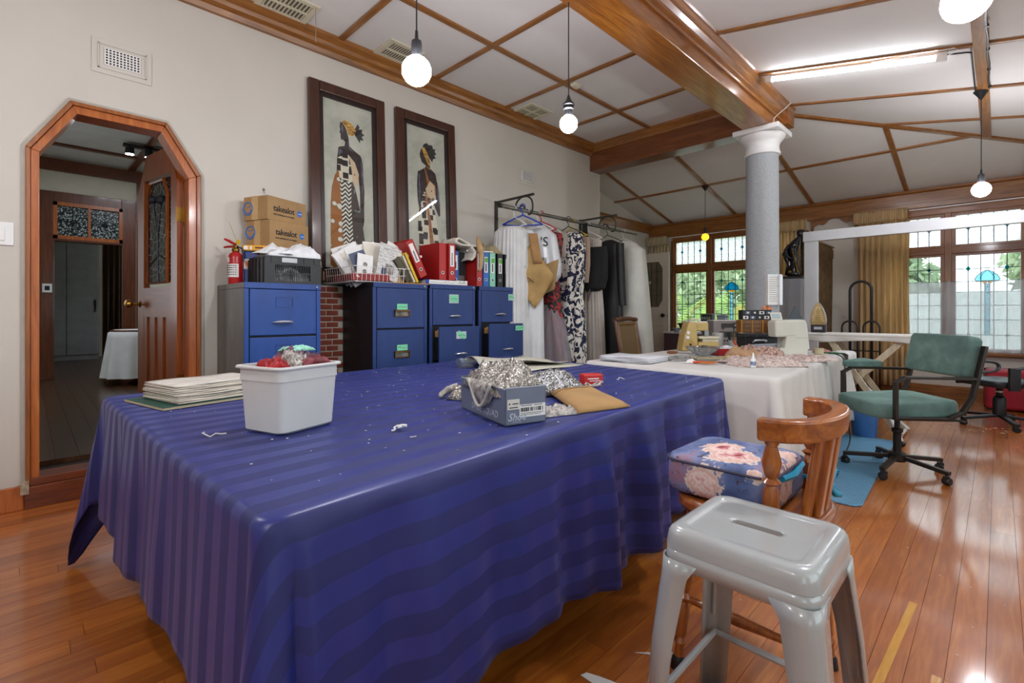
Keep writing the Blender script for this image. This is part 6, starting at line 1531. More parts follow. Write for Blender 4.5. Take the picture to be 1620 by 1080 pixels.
# boxed sewing machine
mx = T('product_box', 'grey cardboard box printed with a picture of a sewing machine', 'box', (-2.02, 5.20, WZ), 45)
P('box', MB().box(-.135, .135, 0, .17, 0, .275), mat('warm_grey_card', '#8d8580', .6, var=.03), mx, bev=.003)
P('lid_edge', MB().box(-.135, .135, -.001, .17, .272, .279), M_PAPER, mx)
pr = mat('dark_machine_print', '#3f3a3a', .6); P('printed_machine', MB().box(-.055, .12, -.0012, 0, .20, .245).box(-.05, -.02, -.0012, 0, .185, .20).box(.07, .122, -.0012, 0, .165, .25).box(-.075, .122, -.0012, 0, .10, .16).box(-.041, -.038, -.0012, 0, .16, .19), pr, mx)
P('printed_dial', MB().lathe([(.013, .0015), (.013, .002), (.006, .002)], 16, (.097, 0, .18), 'y', cap=False).box(.085, .108, -.0018, 0, .215, .235), mat('pale_print', '#b6b0ac', .6), mx)
P('printed_band', MB().box(-.095, .135, -.001, 0, .04, .085), mat('pale_pink_print', '#a89d9a', .6), mx)
m = MB().lathe([(.0001, .0015), (.011, .0015)], 12, (-.08, 0, .063), 'y', cap=False)
for k in range(6): m.box(-.055+.028*k, -.055+.028*k+.018, -.0016, 0, .052, .076)
P('printed_name', m, pr, mx)
# black toolbox, drawer organiser, small boxes
tb = T('toolbox', 'black fold-up toolbox with a chrome handle on the sewing table', 'toolbox', (-1.60, 4.90, WZ), 45)
P('case', MB().box(-.165, .165, -.07, .11, 0, .125), M_BLACK, tb, bev=.008); P('lid', MB().box(-.17, .17, -.074, .114, .125, .16), mat('black_ribbed_plastic', '#232326', .5), tb, bev=.008)
for k in range(9): P('rib', MB().box(-.15+.036*k, -.144+.036*k, -.078, -.07, .128, .156), M_BLACK, tb)
P('handle', MB().tube([(-.10, -.08, .085), (-.095, -.105, .10), (-.06, -.11, .105), (-.01, -.11, .105), (.015, -.105, .10), (.02, -.08, .085)], .007, 8), M_CHROME, tb, smooth=True)
og = T('drawer_organiser', 'small organiser with rows of amber drawers on top of the toolbox', 'organiser', (-1.655, 5.02, WZ+.162), 45)
P('shell', MB().box(-.16, .16, 0, .10, 0, .125), mat('orange_brown_shell', '#8a5a1e', .5), og)
for i in range(3):
    for j in range(3): d_ = P('drawer', MB().box(-.150+.102*i, -.058+.102*i, -.006, .09, .006+.040*j, .042+.040*j), mat('amber_drawer_plastic', '#6e4722', .3, var=.15), og, bev=.002); P('lip', MB().box(-.12+.102*i, -.088+.102*i, -.012, -.006, .02+.04*j, .026+.04*j), mat('amber_lip', '#94682e', .3), d_)
for i in range(4): P('divider', MB().box(-.158+.102*i, -.15+.102*i, -.008, 0, 0, .125), mat('orange_divider', '#c98a1f', .45), og)
bxs = T('gift_box', 'black box printed with little cameras on top of the drawer organiser', 'box', (-1.655, 5.04, WZ+.289), 45)
P('box', MB().box(-.15, .13, 0, .09, 0, .095), M_BLACK, bxs)
for i in range(4):
    for j in range(2):
        x = -.145+.068*i+.02*j; P('camera_print', MB().box(x, x+.05, -.001, 0, .008+.046*j, .038+.046*j), (M_PAPER, mat('slate_print', '#5d6a80', .6), mat('dark_print', '#2b2c33', .6))[(i+j) % 3], bxs); P('lens_print', MB().lathe([(.0001, .0015), (.010, .0015), (.010, .002)], 12, (x+.025, 0, .023+.046*j), 'y'), M_BLACK if (i+j) % 3 == 0 else M_PAPER, bxs)
TH('orange_cloth', crumple(.11, .09, .035, 8, 6, 81, .4), mat('orange_white_cloth', '#c9744a', .8, var=.5, vs_=40), 'orange and white cloth on top of the camera box', 'cloth', (-1.60, 5.11, WZ+.386), 45)
bs_ = T('brush_stand', 'upright pot of brushes and rulers in front of the amber drawers', 'brush pot', (-1.49, 5.03, WZ+.162), 45)
P('pot', MB().box(-.035, .035, -.03, .03, 0, .09), mat('white_pot_plastic', '#c4c6c8', .4), bs_)
for k in range(4): P('brush', MB().cyl((-.02+.013*k, 0, .05), (-.055+.035*k, -.01, .16+.02*hsh(k, 1)), .004, n=6), mat('brush_%d' % k, ('#d8d2c4', '#3a2a20', '#b08a3c', '#6b3a20')[k], .5), bs_)
th_ = T('hand_tools', 'orange-gripped rotary cutter standing among the packets', 'cutter', (-1.70, 4.66, WZ), 45); P('grip', MB().tube([(-.03, 0, .01), (-.02, 0, .06), (-.05, 0, .10)], .010, 8), M_ORG, th_)
gr = T('grey_tube', 'grey rolled plastic sleeve in front of the toolbox', 'tube', (-1.50, 4.70, WZ), 45); P('roll', MB().tube([(-.10, 0, .05), (0, 0, .055), (.14, 0, .06)], .024, 12), mat('grey_film_roll', '#9ba0aa', .25, var=.15), gr, smooth=True); P('end_ring', MB().cyl((.14, 0, .06), (.15, 0, .06), .028, n=14), M_PAPER, gr)
TH('blue_tape', MB().lathe([(.018, 0), (.034, .0), (.036, .02), (.018, .022)], 16), mat('blue_tape_film', '#1f63b8', .35), 'roll of bright blue tape in front of the grey sleeve', 'tape', (-1.44, 4.60, WZ), smooth=True)

# cream computerised sewing machine: local x along the bed
sm = T('sewing_machine', 'cream computerised sewing machine with its lid screen raised', 'sewing machine', (-1.275, 4.56, WZ), 40)
sm.scale = (.76, .9, .98)
M_CM = mat('cream_machine_plastic', '#d3d2c6', .35, var=.02)
P('bed', MB().box(-.14, .20, -.06, .14, 0, .065), M_CM, sm, bev=.01)
P('pillar', MB().prism([(-.045, .05), (.225, .05), (.195, .27), (.175, .305), (.0, .305), (-.02, .18)], -.055, .12), M_CM, sm, bev=.012)
P('arm_head', MB().prism([(-.14, .155), (.08, .165), (.10, .305), (-.13, .30), (-.15, .285)], -.06, .11), M_CM, sm, bev=.016)
P('control_panel', MB().box(.04, .17, -.0, .10, .305, .309), mat('grey_panel_print', '#9aa0a6', .4, var=.3, vs_=40), sm)
P('screen', MB().obox((-.07, .07, .335), .12, .006, .075, (-.5, 0, 0)), M_CM, sm); P('screen_display', MB().obox((-.07, .0655, .336), .085, .004, .045, (-.5, 0, 0)), mat('pale_lcd', '#a9bac0', .2), sm)
P('needle_bar', MB().cyl((-.09, .0, .09), (-.09, .0, .17), .005, n=8).box(-.105, -.075, -.015, .015, .07, .09), M_STEEL, sm)
P('seam', MB().box(.062, .2, -.0565, -.055, .15, .152), mat('panel_seam', '#8e8d84', .6), sm)
TH('tablet_stand', MB().prism([(-.06, 0), (.07, 0), (.0, .12)], -.004, .004), mat('slate_tablet_back', '#3f474e', .4), 'dark triangular screen behind the cream sewing machine', 'screen', (-1.33, 5.02, WZ+.30), 45)
TH('tablet_stand', MB().box(-.05, .05, -.04, .04, 0, .30), mat('grey_stand_plastic', '#71767a', .5), 'grey stand holding the dark triangular screen', 'stand', (-1.33, 5.06, WZ), 45, bev=.008)
# lace fabric
M_LACE = pat('blush_lace', lambda n: n.ramp(n.noise(n.coord('Object'), 55, 3, .7), [(.36, '#94766a'), (.48, '#c6b1a8'), (.66, '#dccfca')])); M_LACE2 = pat('brown_lace', lambda n: n.ramp(n.noise(n.coord('Object'), 60, 3, .7), [(.38, '#7c4f38'), (.52, '#b59486'), (.7, '#d6c6be')]))
TH('lace_fabric', crumple(.50, .40, .055, 20, 16, 91, .35), M_LACE, 'blush lace fabric spread at the front of the sewing table', 'lace', (-1.19, 3.66, WZ), 48, smooth=True, solid=.002)
TH('lace_fabric', crumple(.36, .30, .10, 16, 14, 92, .3), M_LACE2, 'brown-tinted lace piled under the cream sewing machine', 'lace', (-1.37, 4.22, WZ), 40, smooth=True, solid=.002)
TH('lace_fabric', crumple(.34, .30, .03, 16, 14, 93, .6), M_LACE, 'pale lace pieces beside the base of the cream machine', 'lace', (-1.04, 4.22, WZ), 60, smooth=True, solid=.002)
TH('tan_fabric', crumple(.26, .10, .07, 12, 7, 94, .3), mat('tan_satin', '#b08a66', .6, var=.12), 'fold of tan satin lying over the lace', 'fabric', (-1.42, 3.98, WZ+.02), 20, smooth=True, solid=.002)
TH('tan_fabric', crumple(.18, .08, .03, 8, 5, 95, .3), mat('cream_tan_fabric', '#c2a87e', .7, var=.1), 'scrap of sand-coloured fabric in front of the red tray', 'fabric', (-1.47, 3.86, WZ), 30, smooth=True, solid=.002)
gb = T('glue_bottle', 'small white glue bottle with a pointed cap', 'bottle', (-1.14, 3.38, WZ))
P('bottle', MB().lathe([(.015, 0), (.017, .003), (.017, .055), (.010, .064)], 16), M_PAPER, gb, smooth=True); P('cap', MB().lathe([(.009, .063), (.008, .07), (.003, .10)], 12), M_WHITE, gb, smooth=True); P('label', MB().lathe([(.0175, .016), (.0175, .042)], 16, cap=False), mat('blue_grey_label', '#7d8aa4', .6, var=.5, vs_=90), gb)
TH('seam_ripper', MB().cyl((-.06, 0, .005), (.05, 0, .005), .005, n=8), M_BLACK, 'slim black seam ripper lying on the sheet', 'tool', (-.99, 3.73, WZ), 48)
TH('pin_cushion', crumple(.14, .10, .04, 8, 6, 96, .3), mat('dusty_pink_cloth', '#a3726c', .8, var=.3, vs_=30), 'dusty pink cloth at the far end of the sewing table', 'cloth', (-1.12, 5.05, WZ), 30)
TH('tape_roll', MB().lathe([(.015, 0), (.035, 0), (.036, .05), (.015, .05)], 16), mat('cream_tape_roll', '#cfc3a0', .6), 'roll of cream tape right of the cream machine', 'tape', (-1.10, 4.86, WZ), smooth=True)
TH('marker_pen', MB().cyl((-.09, 0, .007), (.09, 0, .007), .007, n=8), mat('green_pen_plastic', '#2c6a3a', .4), 'dark green marker at the far corner of the sewing table', 'pen', (-1.03, 5.0, WZ), 20)
tt = T('towel', 'white frayed cloth hanging over the far corner of the sewing table', 'cloth', (-.945, 5.17, WZ), 0)
P('cloth', MB().grid(lambda u, v: (-.09+.12*min(1, v*2)+.012*sin(9*u)*v, -.16+.30*u, .012-.20*max(0, v-.42)+.004*sin(12*u)), 12, 10), mat('white_terry', '#d4d4d2', .9, var=.05), tt, smooth='all', solid=.006)
pcab = T('power_cable', 'black power cable falling over the right side of the sewing table', 'cable', (-.95, 4.6, 0))
P('cable', MB().tube(curve_pts([(-.10, .35, WZ+.006), (-.02, .25, WZ+.008), (.045, .16, WZ-.02), (.075, .08, .62), (.09, .02, .45), (.10, -.02, .30), (.13, -.05, .12), (.10, -.25, .01), (.0, -.4, .01)]), .005, 6), M_BLACK, pcab, smooth='all')

# ------------------------------------------------------------------ rattan chair at the left of the sewing table
rc_ = T('rattan_chair', 'dark wooden chair with a woven cane back left of the sewing table', 'chair', (-2.62, 4.72, 0), 92)
M_RW = wood('dark_rattan_wood', '#3a1d0d', '#563019', '#6e4426', 'z')
cane = NT('woven_cane'); cv = cane.coord('Object'); cc_ = cane.sep(cv)
k1 = cane.math('FRACT', cane.math('MULTIPLY', cane.math('ADD', cc_[0], cc_[2]), 60)); k2 = cane.math('FRACT', cane.math('MULTIPLY', cane.math('SUBTRACT', cc_[0], cc_[2]), 60))
cane.base(cane.ramp(cane.math('MULTIPLY', k1, k2), [(.05, '#3c2a14'), (.25, '#7c6234'), (.6, '#94774a')]), .6); cane.bump(cane.math('MULTIPLY', k1, k2), .5, .004)
hw = .225
for s in (-1, 1):
    P('back_post', MB().tube([(s*hw*.86, .20, .44), (s*hw*.95, .25, .70), (s*hw, .31, 1.03)], .020, 8), M_RW, rc_, smooth=True)
    P('leg', MB().cyl((s*.20, .20, .42), (s*.21, .24, 0), .020, .015, 8), M_RW, rc_); P('leg', MB().cyl((s*.20, -.18, .42), (s*.205, -.20, 0), .020, .015, 8), M_RW, rc_)
P('top_rail', MB().tube([(-hw-.012, .31, 1.03), (-.1, .322, 1.042), (.1, .322, 1.042), (hw+.012, .31, 1.03)], .026, 10), M_RW, rc_, smooth=True)
P('lower_rail', MB().cyl((-.19, .205, .50), (.19, .205, .50), .016, n=8), M_RW, rc_)
P('cane_back', MB().grid(lambda u, v: ((2*u-1)*(.18+.025*v), .212+.09*v+.012*sin(pi*u), .51+.50*v), 6, 6), cane.m, rc_, solid=.006)
P('inner_frame', MB().tube([(-.165, .22, .53), (-.185, .295, .98), (.185, .295, .98), (.165, .22, .53)], .010, 6, closed=True), wood('rattan_pole', '#6b4a22', '#8a6431', '#a07a44', 'z'), rc_)
P('seat', MB().box(-.215, .215, -.20, .215, .42, .455), cane.m, rc_, bev=.01)

# ------------------------------------------------------------------ desk by the left window
dk = T('desk', 'plum-brown desk with a pale top under the left leaded window', 'desk', (-3.05, 7.55, 0))
P('top', MB().box(-.78, .62, -.30, .30, .775, .80), mat('pale_desk_top', '#c4bfc4', .5), dk, bev=.003)
P('end_panel', MB().box(-.76, -.73, -.28, .28, 0, .775), mat('plum_brown_board', '#4a363a', .5, var=.06), dk); P('end_panel', MB().box(.57, .60, -.28, .28, 0, .775), mat('plum_brown_board', '#4a363a', .5), dk); P('front_panel', MB().box(-.73, .57, -.27, -.25, .10, .775), mat('plum_brown_board', '#4a363a', .5), dk)
bq = T('basket', 'dark woven basket heaped with white papers on the desk', 'basket', (-3.52, 7.5, .80)); P('bowl', MB().lathe([(.09, 0), (.10, .01), (.15, .13), (.155, .14), (.14, .135), (.09, .02)], 20), mat('dark_wicker', '#4a3020', .8, var=.3, vs_=40, bump=.6, bs=80), bq)
TH('paper_bundle', crumple(.26, .22, .07, 9, 8, 97, .4), M_PAPER, 'white papers heaped in the dark woven basket', 'paper', (-3.50, 7.5, .92), 20)
db = T('printed_box', 'tall dark green printed box on the desk', 'box', (-3.22, 7.55, .80)); P('box', MB().box(-.085, .085, -.05, .05, 0, .29), mat('dark_green_box', '#3a4038', .5, var=.1), db); P('lid_edge', MB().box(-.087, .087, -.052, .052, .278, .292), mat('grey_box_lid', '#8e938e', .5), db)
for k in range(4): P('print', MB().box(-.07+.036*k, -.045+.036*k, -.0515, -.05, .20, .24), mat('pale_green_print', '#9aa690', .6), db)
P('print', MB().box(-.05, .05, -.0515, -.05, .12, .15), mat('grey_print', '#7c807a', .6), db)
w1 = T('storage_tub', 'pale blue lidded storage tub on the desk', 'tub', (-3.0, 7.58, .80)); P('tub', MB().box(-.065, .065, -.07, .07, 0, .24), mat('pale_blue_plastic', '#b6c6d2', .4), w1, bev=.01); P('lid', MB().box(-.07, .07, -.075, .075, .24, .275), mat('pale_blue_lid', '#a3b6c6', .4), w1, bev=.008)
tubcan('plastic_jar', 'white plastic bucket in front of the pale blue tub', -2.93, 7.36, .80, .075, .095, .17, mat('white_bucket_plastic', '#cfd4da', .4))
tubcan('plastic_jar', 'small white pot right of the white bucket', -2.74, 7.34, .80, .05, .055, .12, M_PAPER)
tubcan('plastic_jar', 'white bowl of pins at the left end of the desk', -3.66, 7.40, .80, .04, .07, .06, mat('grey_bowl', '#9498a4', .3))
# ================================================================== SUNROOM, RIGHT-HAND SIDE
# white panelled door standing open in the far left corner
wdoor = T('door_3', 'white panelled door with an eight-sided leaded pane, open in the far corner', 'door', (-4.68, 7.60, 0), kind='structure')
M_WD = mat('cream_white_door_paint', '#c9bfae', .55, var=.02)
dw, dh = .78, 2.12
oc = [(.18, .86+.34), (.60, 1.20), (.67, 1.32), (.67, 1.86), (.60, 1.97), (.18, 1.97), (.11, 1.86), (.11, 1.32)]
P('stile', MB().box(0, .11, 0, .04, 0, dh), M_WD, wdoor); P('stile', MB().box(.67, dw, 0, .04, 0, dh), M_WD, wdoor)
P('rail', MB().box(.11, .67, 0, .04, 1.97, dh), M_WD, wdoor); P('rail', MB().box(.11, .67, 0, .04, .88, 1.20), M_WD, wdoor); P('rail', MB().box(.11, .67, 0, .04, 0, .22), M_WD, wdoor)
for a, b, c in (((.60, 1.20), (.67, 1.20), (.67, 1.32)), ((.67, 1.86), (.67, 1.97), (.60, 1.97)), ((.18, 1.97), (.11, 1.97), (.11, 1.86)), ((.11, 1.32), (.11, 1.20), (.18, 1.20))): P('corner_block', MB().prism([a, b, c], 0, .04), M_WD, wdoor)
for k in range(3): P('panel', MB().box(.12+.187*k, .295+.187*k, .012, .03, .22, .88), M_WD, wdoor, bev=.006)
P('glass', MB().prism(oc, .017, .022), mat('smoky_door_glass', '#6b604f', .15, var=.1), wdoor)
m = MB()
for x in (.22, .32, .46, .56): m.box(x-.004, x+.004, .012, .017, 1.21, 1.96)
for z in (1.40, 1.80): m.box(.12, .66, .012, .017, z-.004, z+.004)
P('lead_came', m, M_LEAD, wdoor)
for (x, z, r, mm) in ((.39, 1.70, .04, '#3c5a3c'), (.35, 1.62, .025, '#b8ad90'), (.43, 1.62, .025, '#b8ad90'), (.39, 1.52, .03, '#6a5230'), (.36, 1.44, .03, '#3c5a3c'), (.42, 1.44, .03, '#7a4a30')):
    P('glass_piece', MB().lathe([(.0001, .001), (r, .001), (r, .004)], 10, (x, .017, z), 'y'), mat('leadlight_'+mm[1:], mm, .3), wdoor)
P('door_knob', MB().lathe([(.018, 0), (.018, .006), (.010, .012), (.010, .03), (.030, .042), (.034, .06), (.02, .075)], 16, (.70, 0, 1.06), 'y'), mat('dark_bronze', '#2a1f1c', .35, .7), wdoor, smooth=True)
P('keyhole', MB().box(.755, .765, -.002, 0, 1.03, 1.06), M_BLACK, wdoor)

# white timber frame standing in front of the curtains
M_FRW = mat('white_frame_paint', '#c2c4c6', .5, var=.02)
wf = T('timber_frame', 'tall white painted timber frame standing in front of the gold curtain', 'frame', (0, 6.6, 0))
P('post', MB().box(-1.65, -1.508, 0, .05, 0, 1.955), M_FRW, wf, bev=.004); P('post', MB().box(1.0, 1.14, 0, .05, 0, 1.955), M_FRW, wf, bev=.004)
P('top_rail', MB().box(-1.66, 1.15, -.012, .06, 1.955, 2.072), M_FRW, wf, bev=.004)
P('foot', MB().box(-1.65, -1.508, -.2, .25, 0, .05), M_FRW, wf); P('foot', MB().box(1.0, 1.14, -.2, .25, 0, .05), M_FRW, wf)
# brown suede hanging against the wall between the windows
su = T('suede_hanging', 'brown suede hanging on a wooden rail seen through the white frame', 'hanging', (-1.72, 7.45, .4), 0)
P('hide', MB().grid(lambda u, v: (.012*sin(13*u)*v+.006*sin(7*u+5*v), .86*u, 1.66*(1-v)), 16, 12), mat('brown_suede', '#6b5436', .95, var=.18, vs_=9), su, smooth='all', solid=.006)
P('rail', MB().box(-.012, .012, .86, .93, 1.50, 1.62), M_TRIM, su); P('rail', MB().box(-.01, .01, 0, .98, 1.655, 1.675), M_TRIM, su)
# grey cabinet with dark top
gc = T('grey_cabinet', 'tall plain grey cabinet with a black top right of the column', 'cabinet', (-2.36, 6.92, 0))
P('body', MB().box(0, .60, 0, .5, 0, 1.545), mat('mid_grey_laminate', '#8e8f92', .5, var=.02), gc, bev=.003); P('top', MB().box(-.01, .61, -.01, .51, 1.545, 1.575), mat('black_laminate', '#1c1b1d', .35), gc, bev=.003)
P('door', MB().box(.003, .597, -.016, 0, .08, 1.54), mat('mid_grey_laminate', '#8e8f92', .5), gc, bev=.002); P('handle', MB().box(.03, .045, -.04, -.016, .85, 1.0), M_STEEL, gc)
st = T('statuette', 'tall glossy black figurine of a robed woman on the grey cabinet', 'statuette', (-1.88, 7.08, 1.575), 20)
M_STAT = mat('glossy_black_glaze', '#141216', .15, var=.1)
P('figure', MB().tube([(-.01, 0, 0), (-.01, 0, .03), (-.005, 0, .13), (.0, 0, .22), (-.02, 0, .31), (-.02, 0, .39), (.02, 0, .45), (.05, 0, .50), (.055, 0, .535)], [.088, .082, .055, .042, .062, .068, .052, .026, .024], 16), M_STAT, st, smooth='all', sub=1)
P('head', MB().sph((.06, 0, .56), .040, 14, 10, 1.25).sph((.092, 0, .585), .024, 10, 8), M_STAT, st, smooth='all')
P('arm', MB().tube([(-.06, -.03, .41), (-.11, -.045, .34), (-.085, -.06, .26), (-.03, -.06, .22)], [.024, .022, .018, .013], 8), M_STAT, st, smooth='all')
P('robe_fold', MB().tube([(-.07, 0, .40), (-.10, .01, .30), (-.06, .01, .16), (-.075, 0, .02)], [.02, .045, .028, .04], 10), M_STAT, st, smooth='all')
P('gilding', MB().tube([(.03, -.07, .05), (.0, -.065, .2), (-.03, -.07, .33)], .008, 6).sph((-.06, -.05, .06), .025, 8, 6), M_BRASS, st)
vs2 = T('tall_vase', 'slender bronze column vase behind the black figurine', 'vase', (-1.80, 7.20, 1.575)); P('vase', MB().lathe([(.05, 0), (.055, .01), (.035, .04), (.04, .2), (.045, .4), (.035, .55), (.06, .58), (.055, .60), (.03, .60)], 18), mat('mottled_bronze', '#4f4226', .45, .6, var=.4, vs_=20), vs2, smooth=True)

# black tubular hoop stand
hs_ = T('hoop_stand', 'black tubular hoop stand in front of the gold curtain', 'stand', (-1.255, 7.6, 0))
def hoop(x, w, z0, z1, y=0): return [(x-w, y, z0)]+[(x-w*cos(a), y, z1-w+w*sin(a)) for a in [pi*k/10 for k in range(11)]]+[(x+w, y, z0)]
P('hoop', MB().tube(hoop(0, .115, .02, 1.51), .016, 10), M_BLACK, hs_, smooth='all')
for s, sx in ((-1, -.115), (1, .115)): P('side_hoop', MB().tube(hoop(sx, .085, .02, 1.0, -.02), .011, 8), M_BLACK, hs_, smooth='all')
P('foot_bar', MB().cyl((-.24, -.02, .02), (.24, -.02, .02), .012, n=8).cyl((-.115, -.18, .02), (-.115, .18, .02), .012, n=8).cyl((.115, -.18, .02), (.115, .18, .02), .012, n=8), M_BLACK, hs_)
P('shelf_rail', MB().cyl((-.2, 0, .45), (.2, 0, .45), .008, n=8).cyl((-.2, 0, .62), (.2, 0, .62), .008, n=8), M_BLACK, hs_)

# ironing board and iron
ib = T('ironing_board', 'white-covered ironing board with wooden legs behind the green chair', 'ironing board', (-1.47, 5.62, 0))
top = [(0, -.06), (.03, -.12), (.12, -.165), (.3, -.175), (1.28, -.175), (1.30, -.15), (1.30, .15), (1.28, .175), (.3, .175), (.12, .165), (.03, .12), (0, .06)]
P('cover', MB().prism(top, .885, .914, 'xy'), mat('white_board_cover', '#cfccc6', .8, var=.05, vs_=6), ib, bev=.012)
P('skirt', MB().grid(lambda u, v: (.02+1.27*u, -.172+.012*sin(23*u)*v-.006*v+.02*max(0, .1-u)*10, .888-.045*v*(1+.3*sin(9*u))), 40, 4), mat('white_board_cover', '#cfccc6', .8), ib, smooth='all', solid=.003)
M_IBL = wood('pale_leg_wood', '#b8a98c', '#cfc2a6', '#ddd2ba', 'z')
for y in (-.13, .13):
    P('leg', MB().bar((.30, y, .88), (.86, y*1.5, .03), .026, .05), M_IBL, ib); P('leg', MB().bar((.88, y*.6, .88), (.10, y*1.2, .03), .026, .05), M_IBL, ib)
P('cross_bar', MB().cyl((.86, -.24, .03), (.86, .24, .03), .014, n=10), M_WHITE, ib); P('cross_bar', MB().cyl((.10, -.2, .03), (.10, .2, .03), .014, n=10), M_WHITE, ib)
P('curved_leg', MB().tube(curve_pts([(.62, -.16, .42), (.74, -.22, .30), (.84, -.36, .14), (.90, -.46, .035)]), .015, 8).tube(curve_pts([(.70, -.10, .36), (.80, -.20, .22), (.93, -.30, .12)]), .011, 8), M_WHITE, ib, smooth='all'); P('foot_cap', MB().sph((.905, -.47, .022), .022, 10, 8), M_BLACK, ib)
ir = T('clothes_iron', 'steam iron standing on its heel with its soleplate facing out', 'iron', (-1.27, 5.58, .915), 6)
sol = [(-.06, .075), (.06, .075), (.066, .12), (.058, .18), (.035, .245), (.012, .285), (0, .295), (-.012, .285), (-.035, .245), (-.058, .18), (-.066, .12)]
P('soleplate', MB().prism(sol, -.022, -.014), mat('worn_soleplate', '#9a8256', .35, .85, var=.12, vs_=20), ir, bev=.003)
P('body', MB().prism([(x*1.04, z*1.01) for x, z in sol], -.014, .06), mat('silver_iron_plastic', '#9ba0a8', .3), ir, bev=.01)
P('heel', MB().box(-.062, .062, -.02, .10, 0, .085), mat('dark_aubergine_plastic', '#1f1a26', .35), ir, bev=.008); P('heel_label', MB().box(-.034, .034, -.0215, -.02, .03, .056), mat('silver_label', '#b0b2b4', .4), ir)
P('handle', MB().tube([(0, .05, .07), (0, .12, .10), (0, .13, .20), (0, .06, .26)], .017, 10), mat('dark_aubergine_plastic', '#1f1a26', .35), ir, smooth='all')
m = MB()
for k in range(7):
    for s in (-1, 1): m.lathe([(.0001, .0005), (.004, .0005)], 8, (s*(.045-.004*k if k < 4 else .045-.010*(k-2.4)), -.022, .115+.022*k), 'y', cap=False); m.lathe([(.0001, .0005), (.0035, .0005)], 8, (s*(.030-.003*k), -.022, .122+.02*k), 'y', cap=False)
P('steam_holes', m, mat('steam_hole_rim', '#e6dfc8', .4), ir)

# blue bucket, blue mat
bb = T('bucket', 'blue plastic bucket on the floor under the corner of the white sheet', 'bucket', (-.855, 5.34, 0))
M_BP = mat('mid_blue_plastic', '#3f74b4', .4, var=.04)
P('pail', MB().lathe([(.085, 0), (.09, .004), (.112, .27), (.118, .272), (.118, .285), (.108, .285), (.086, .012)], 28), M_BP, bb, smooth=True); P('band', MB().lathe([(.110, .232), (.114, .234), (.115, .246), (.111, .248)], 28, cap=False), M_BP, bb)
P('handle', MB().tube([(.112*cos(a), .112*sin(a)*.35-.03, .25-.05*sin(a)) for a in [pi+pi*k/10 for k in range(11)]], .004, 6), M_STEEL, bb)
nm_ = NT('blue_tread_mat'); mv = nm_.coord('Object', (1, 1, 1)); sx = nm_.sep(mv)
q_ = nm_.math('MULTIPLY', nm_.math('SINE', nm_.math('MULTIPLY', sx[0], 190)), nm_.math('SINE', nm_.math('MULTIPLY', sx[1], 190)))
nm_.base(nm_.ramp(q_, [(.2, '#5b93b8'), (.7, '#82b3d0')]), .6); nm_.bump(q_, .6, .006)
TH('floor_mat', MB().prism([(-.02, -.0), (.54, .02), (.575, .06), (.50, 1.93), (.46, 1.96), (.0, 1.96)], 0, .008, 'xy'), nm_.m, 'light blue textured rubber mat on the floor beside the sewing table', 'mat', (-1.13, 3.34, .001), 0, bev=.003)

# ------------------------------------------------------------------ green office chair
def caster(t, x, y, a, m=M_BLACK, sc=1.0):
    c = P('caster', MB().lathe([(.0001, -.022), (.022, -.021), (.026, -.014), (.026, .014), (.022, .021), (.0001, .022)], 16, (0, 0, 0), 'x', cap=False), m, t, smooth=True, loc=(x, y, .027), rot=(0, 0, a))
    P('fork', MB().box(-.011, .011, -.026, .012, .01, .034).cyl((0, -.01, .03), (0, -.01, .062), .006, n=8), m, c, bev=.003); return c
gc_ = T('office_chair', 'green velvet office chair with dark metal arms on five castors', 'chair', (-.505, 4.335, 0), -50)
M_GV = NT('sage_green_velvet'); gvv = M_GV.coord('Object'); ga = M_GV.noise(gvv, 6, 5, .6); M_GV.base(M_GV.ramp(ga, [(.3, '#445c57'), (.55, '#5b7771'), (.75, '#79948d')]), .85); M_GV.b.inputs['Sheen Weight'].default_value = .5; M_GV.b.inputs['Sheen Tint'].default_value = lin('#a9c8bd'); M_GV.bump(M_GV.noise(gvv, 240, 2), .15, .002); M_GV = M_GV.m
M_CF = mat('dark_bronze_chair_metal', '#3a3430', .45, .7, var=.1)
def cushion(w, d, h, r, n=10, puff=.02):
    """rounded upholstered slab: rings of rounded rectangles"""
    m = MB(); prof = [(-.5, .62), (-.46, .9), (-.30, 1.0), (.15, 1.0), (.34, .965), (.46, .86), (.50, .62), (.52, .2)]
    k = None
    for z, s in prof:
        q = [(x*(1 if s == 1 else 1-(1-s)*min(1, h/w)), y*(1-(1-s)*min(1, h/d))) for x, y in rrect(-w/2, w/2, -d/2, d/2, r, n)]
        if s < .5: q = [(x*.15, y*.15) for x, y in q]
        if k is None: k = len(q)
        m.v += [(x, y, z*h+(puff if s < .5 else 0)) for x, y in q]
    for i in range(len(prof)-1):
        for j in range(k): l = (j+1) % k; m.f.append((i*k+j, i*k+l, (i+1)*k+l, (i+1)*k+j))
    m.f.append(tuple(range(k))[::-1]); m.f.append(tuple((len(prof)-1)*k+j for j in range(k)))
    return m
P('seat', (lambda m: m.xf(Matrix.Translation((0, -.02, .475)) @ Matrix.Rotation(RAD(3), 4, 'X')))(cushion(.52, .53, .10, .09, puff=.012)), M_GV, gc_, smooth='all')
bk_ = P('backrest', (lambda m: m.xf(Matrix.Translation((0, .285, .825)) @ Matrix.Rotation(RAD(-12), 4, 'X') @ Matrix.Rotation(RAD(90), 4, 'X')))(cushion(.53, .275, .085, .035, puff=.008)), M_GV, gc_, smooth='all')
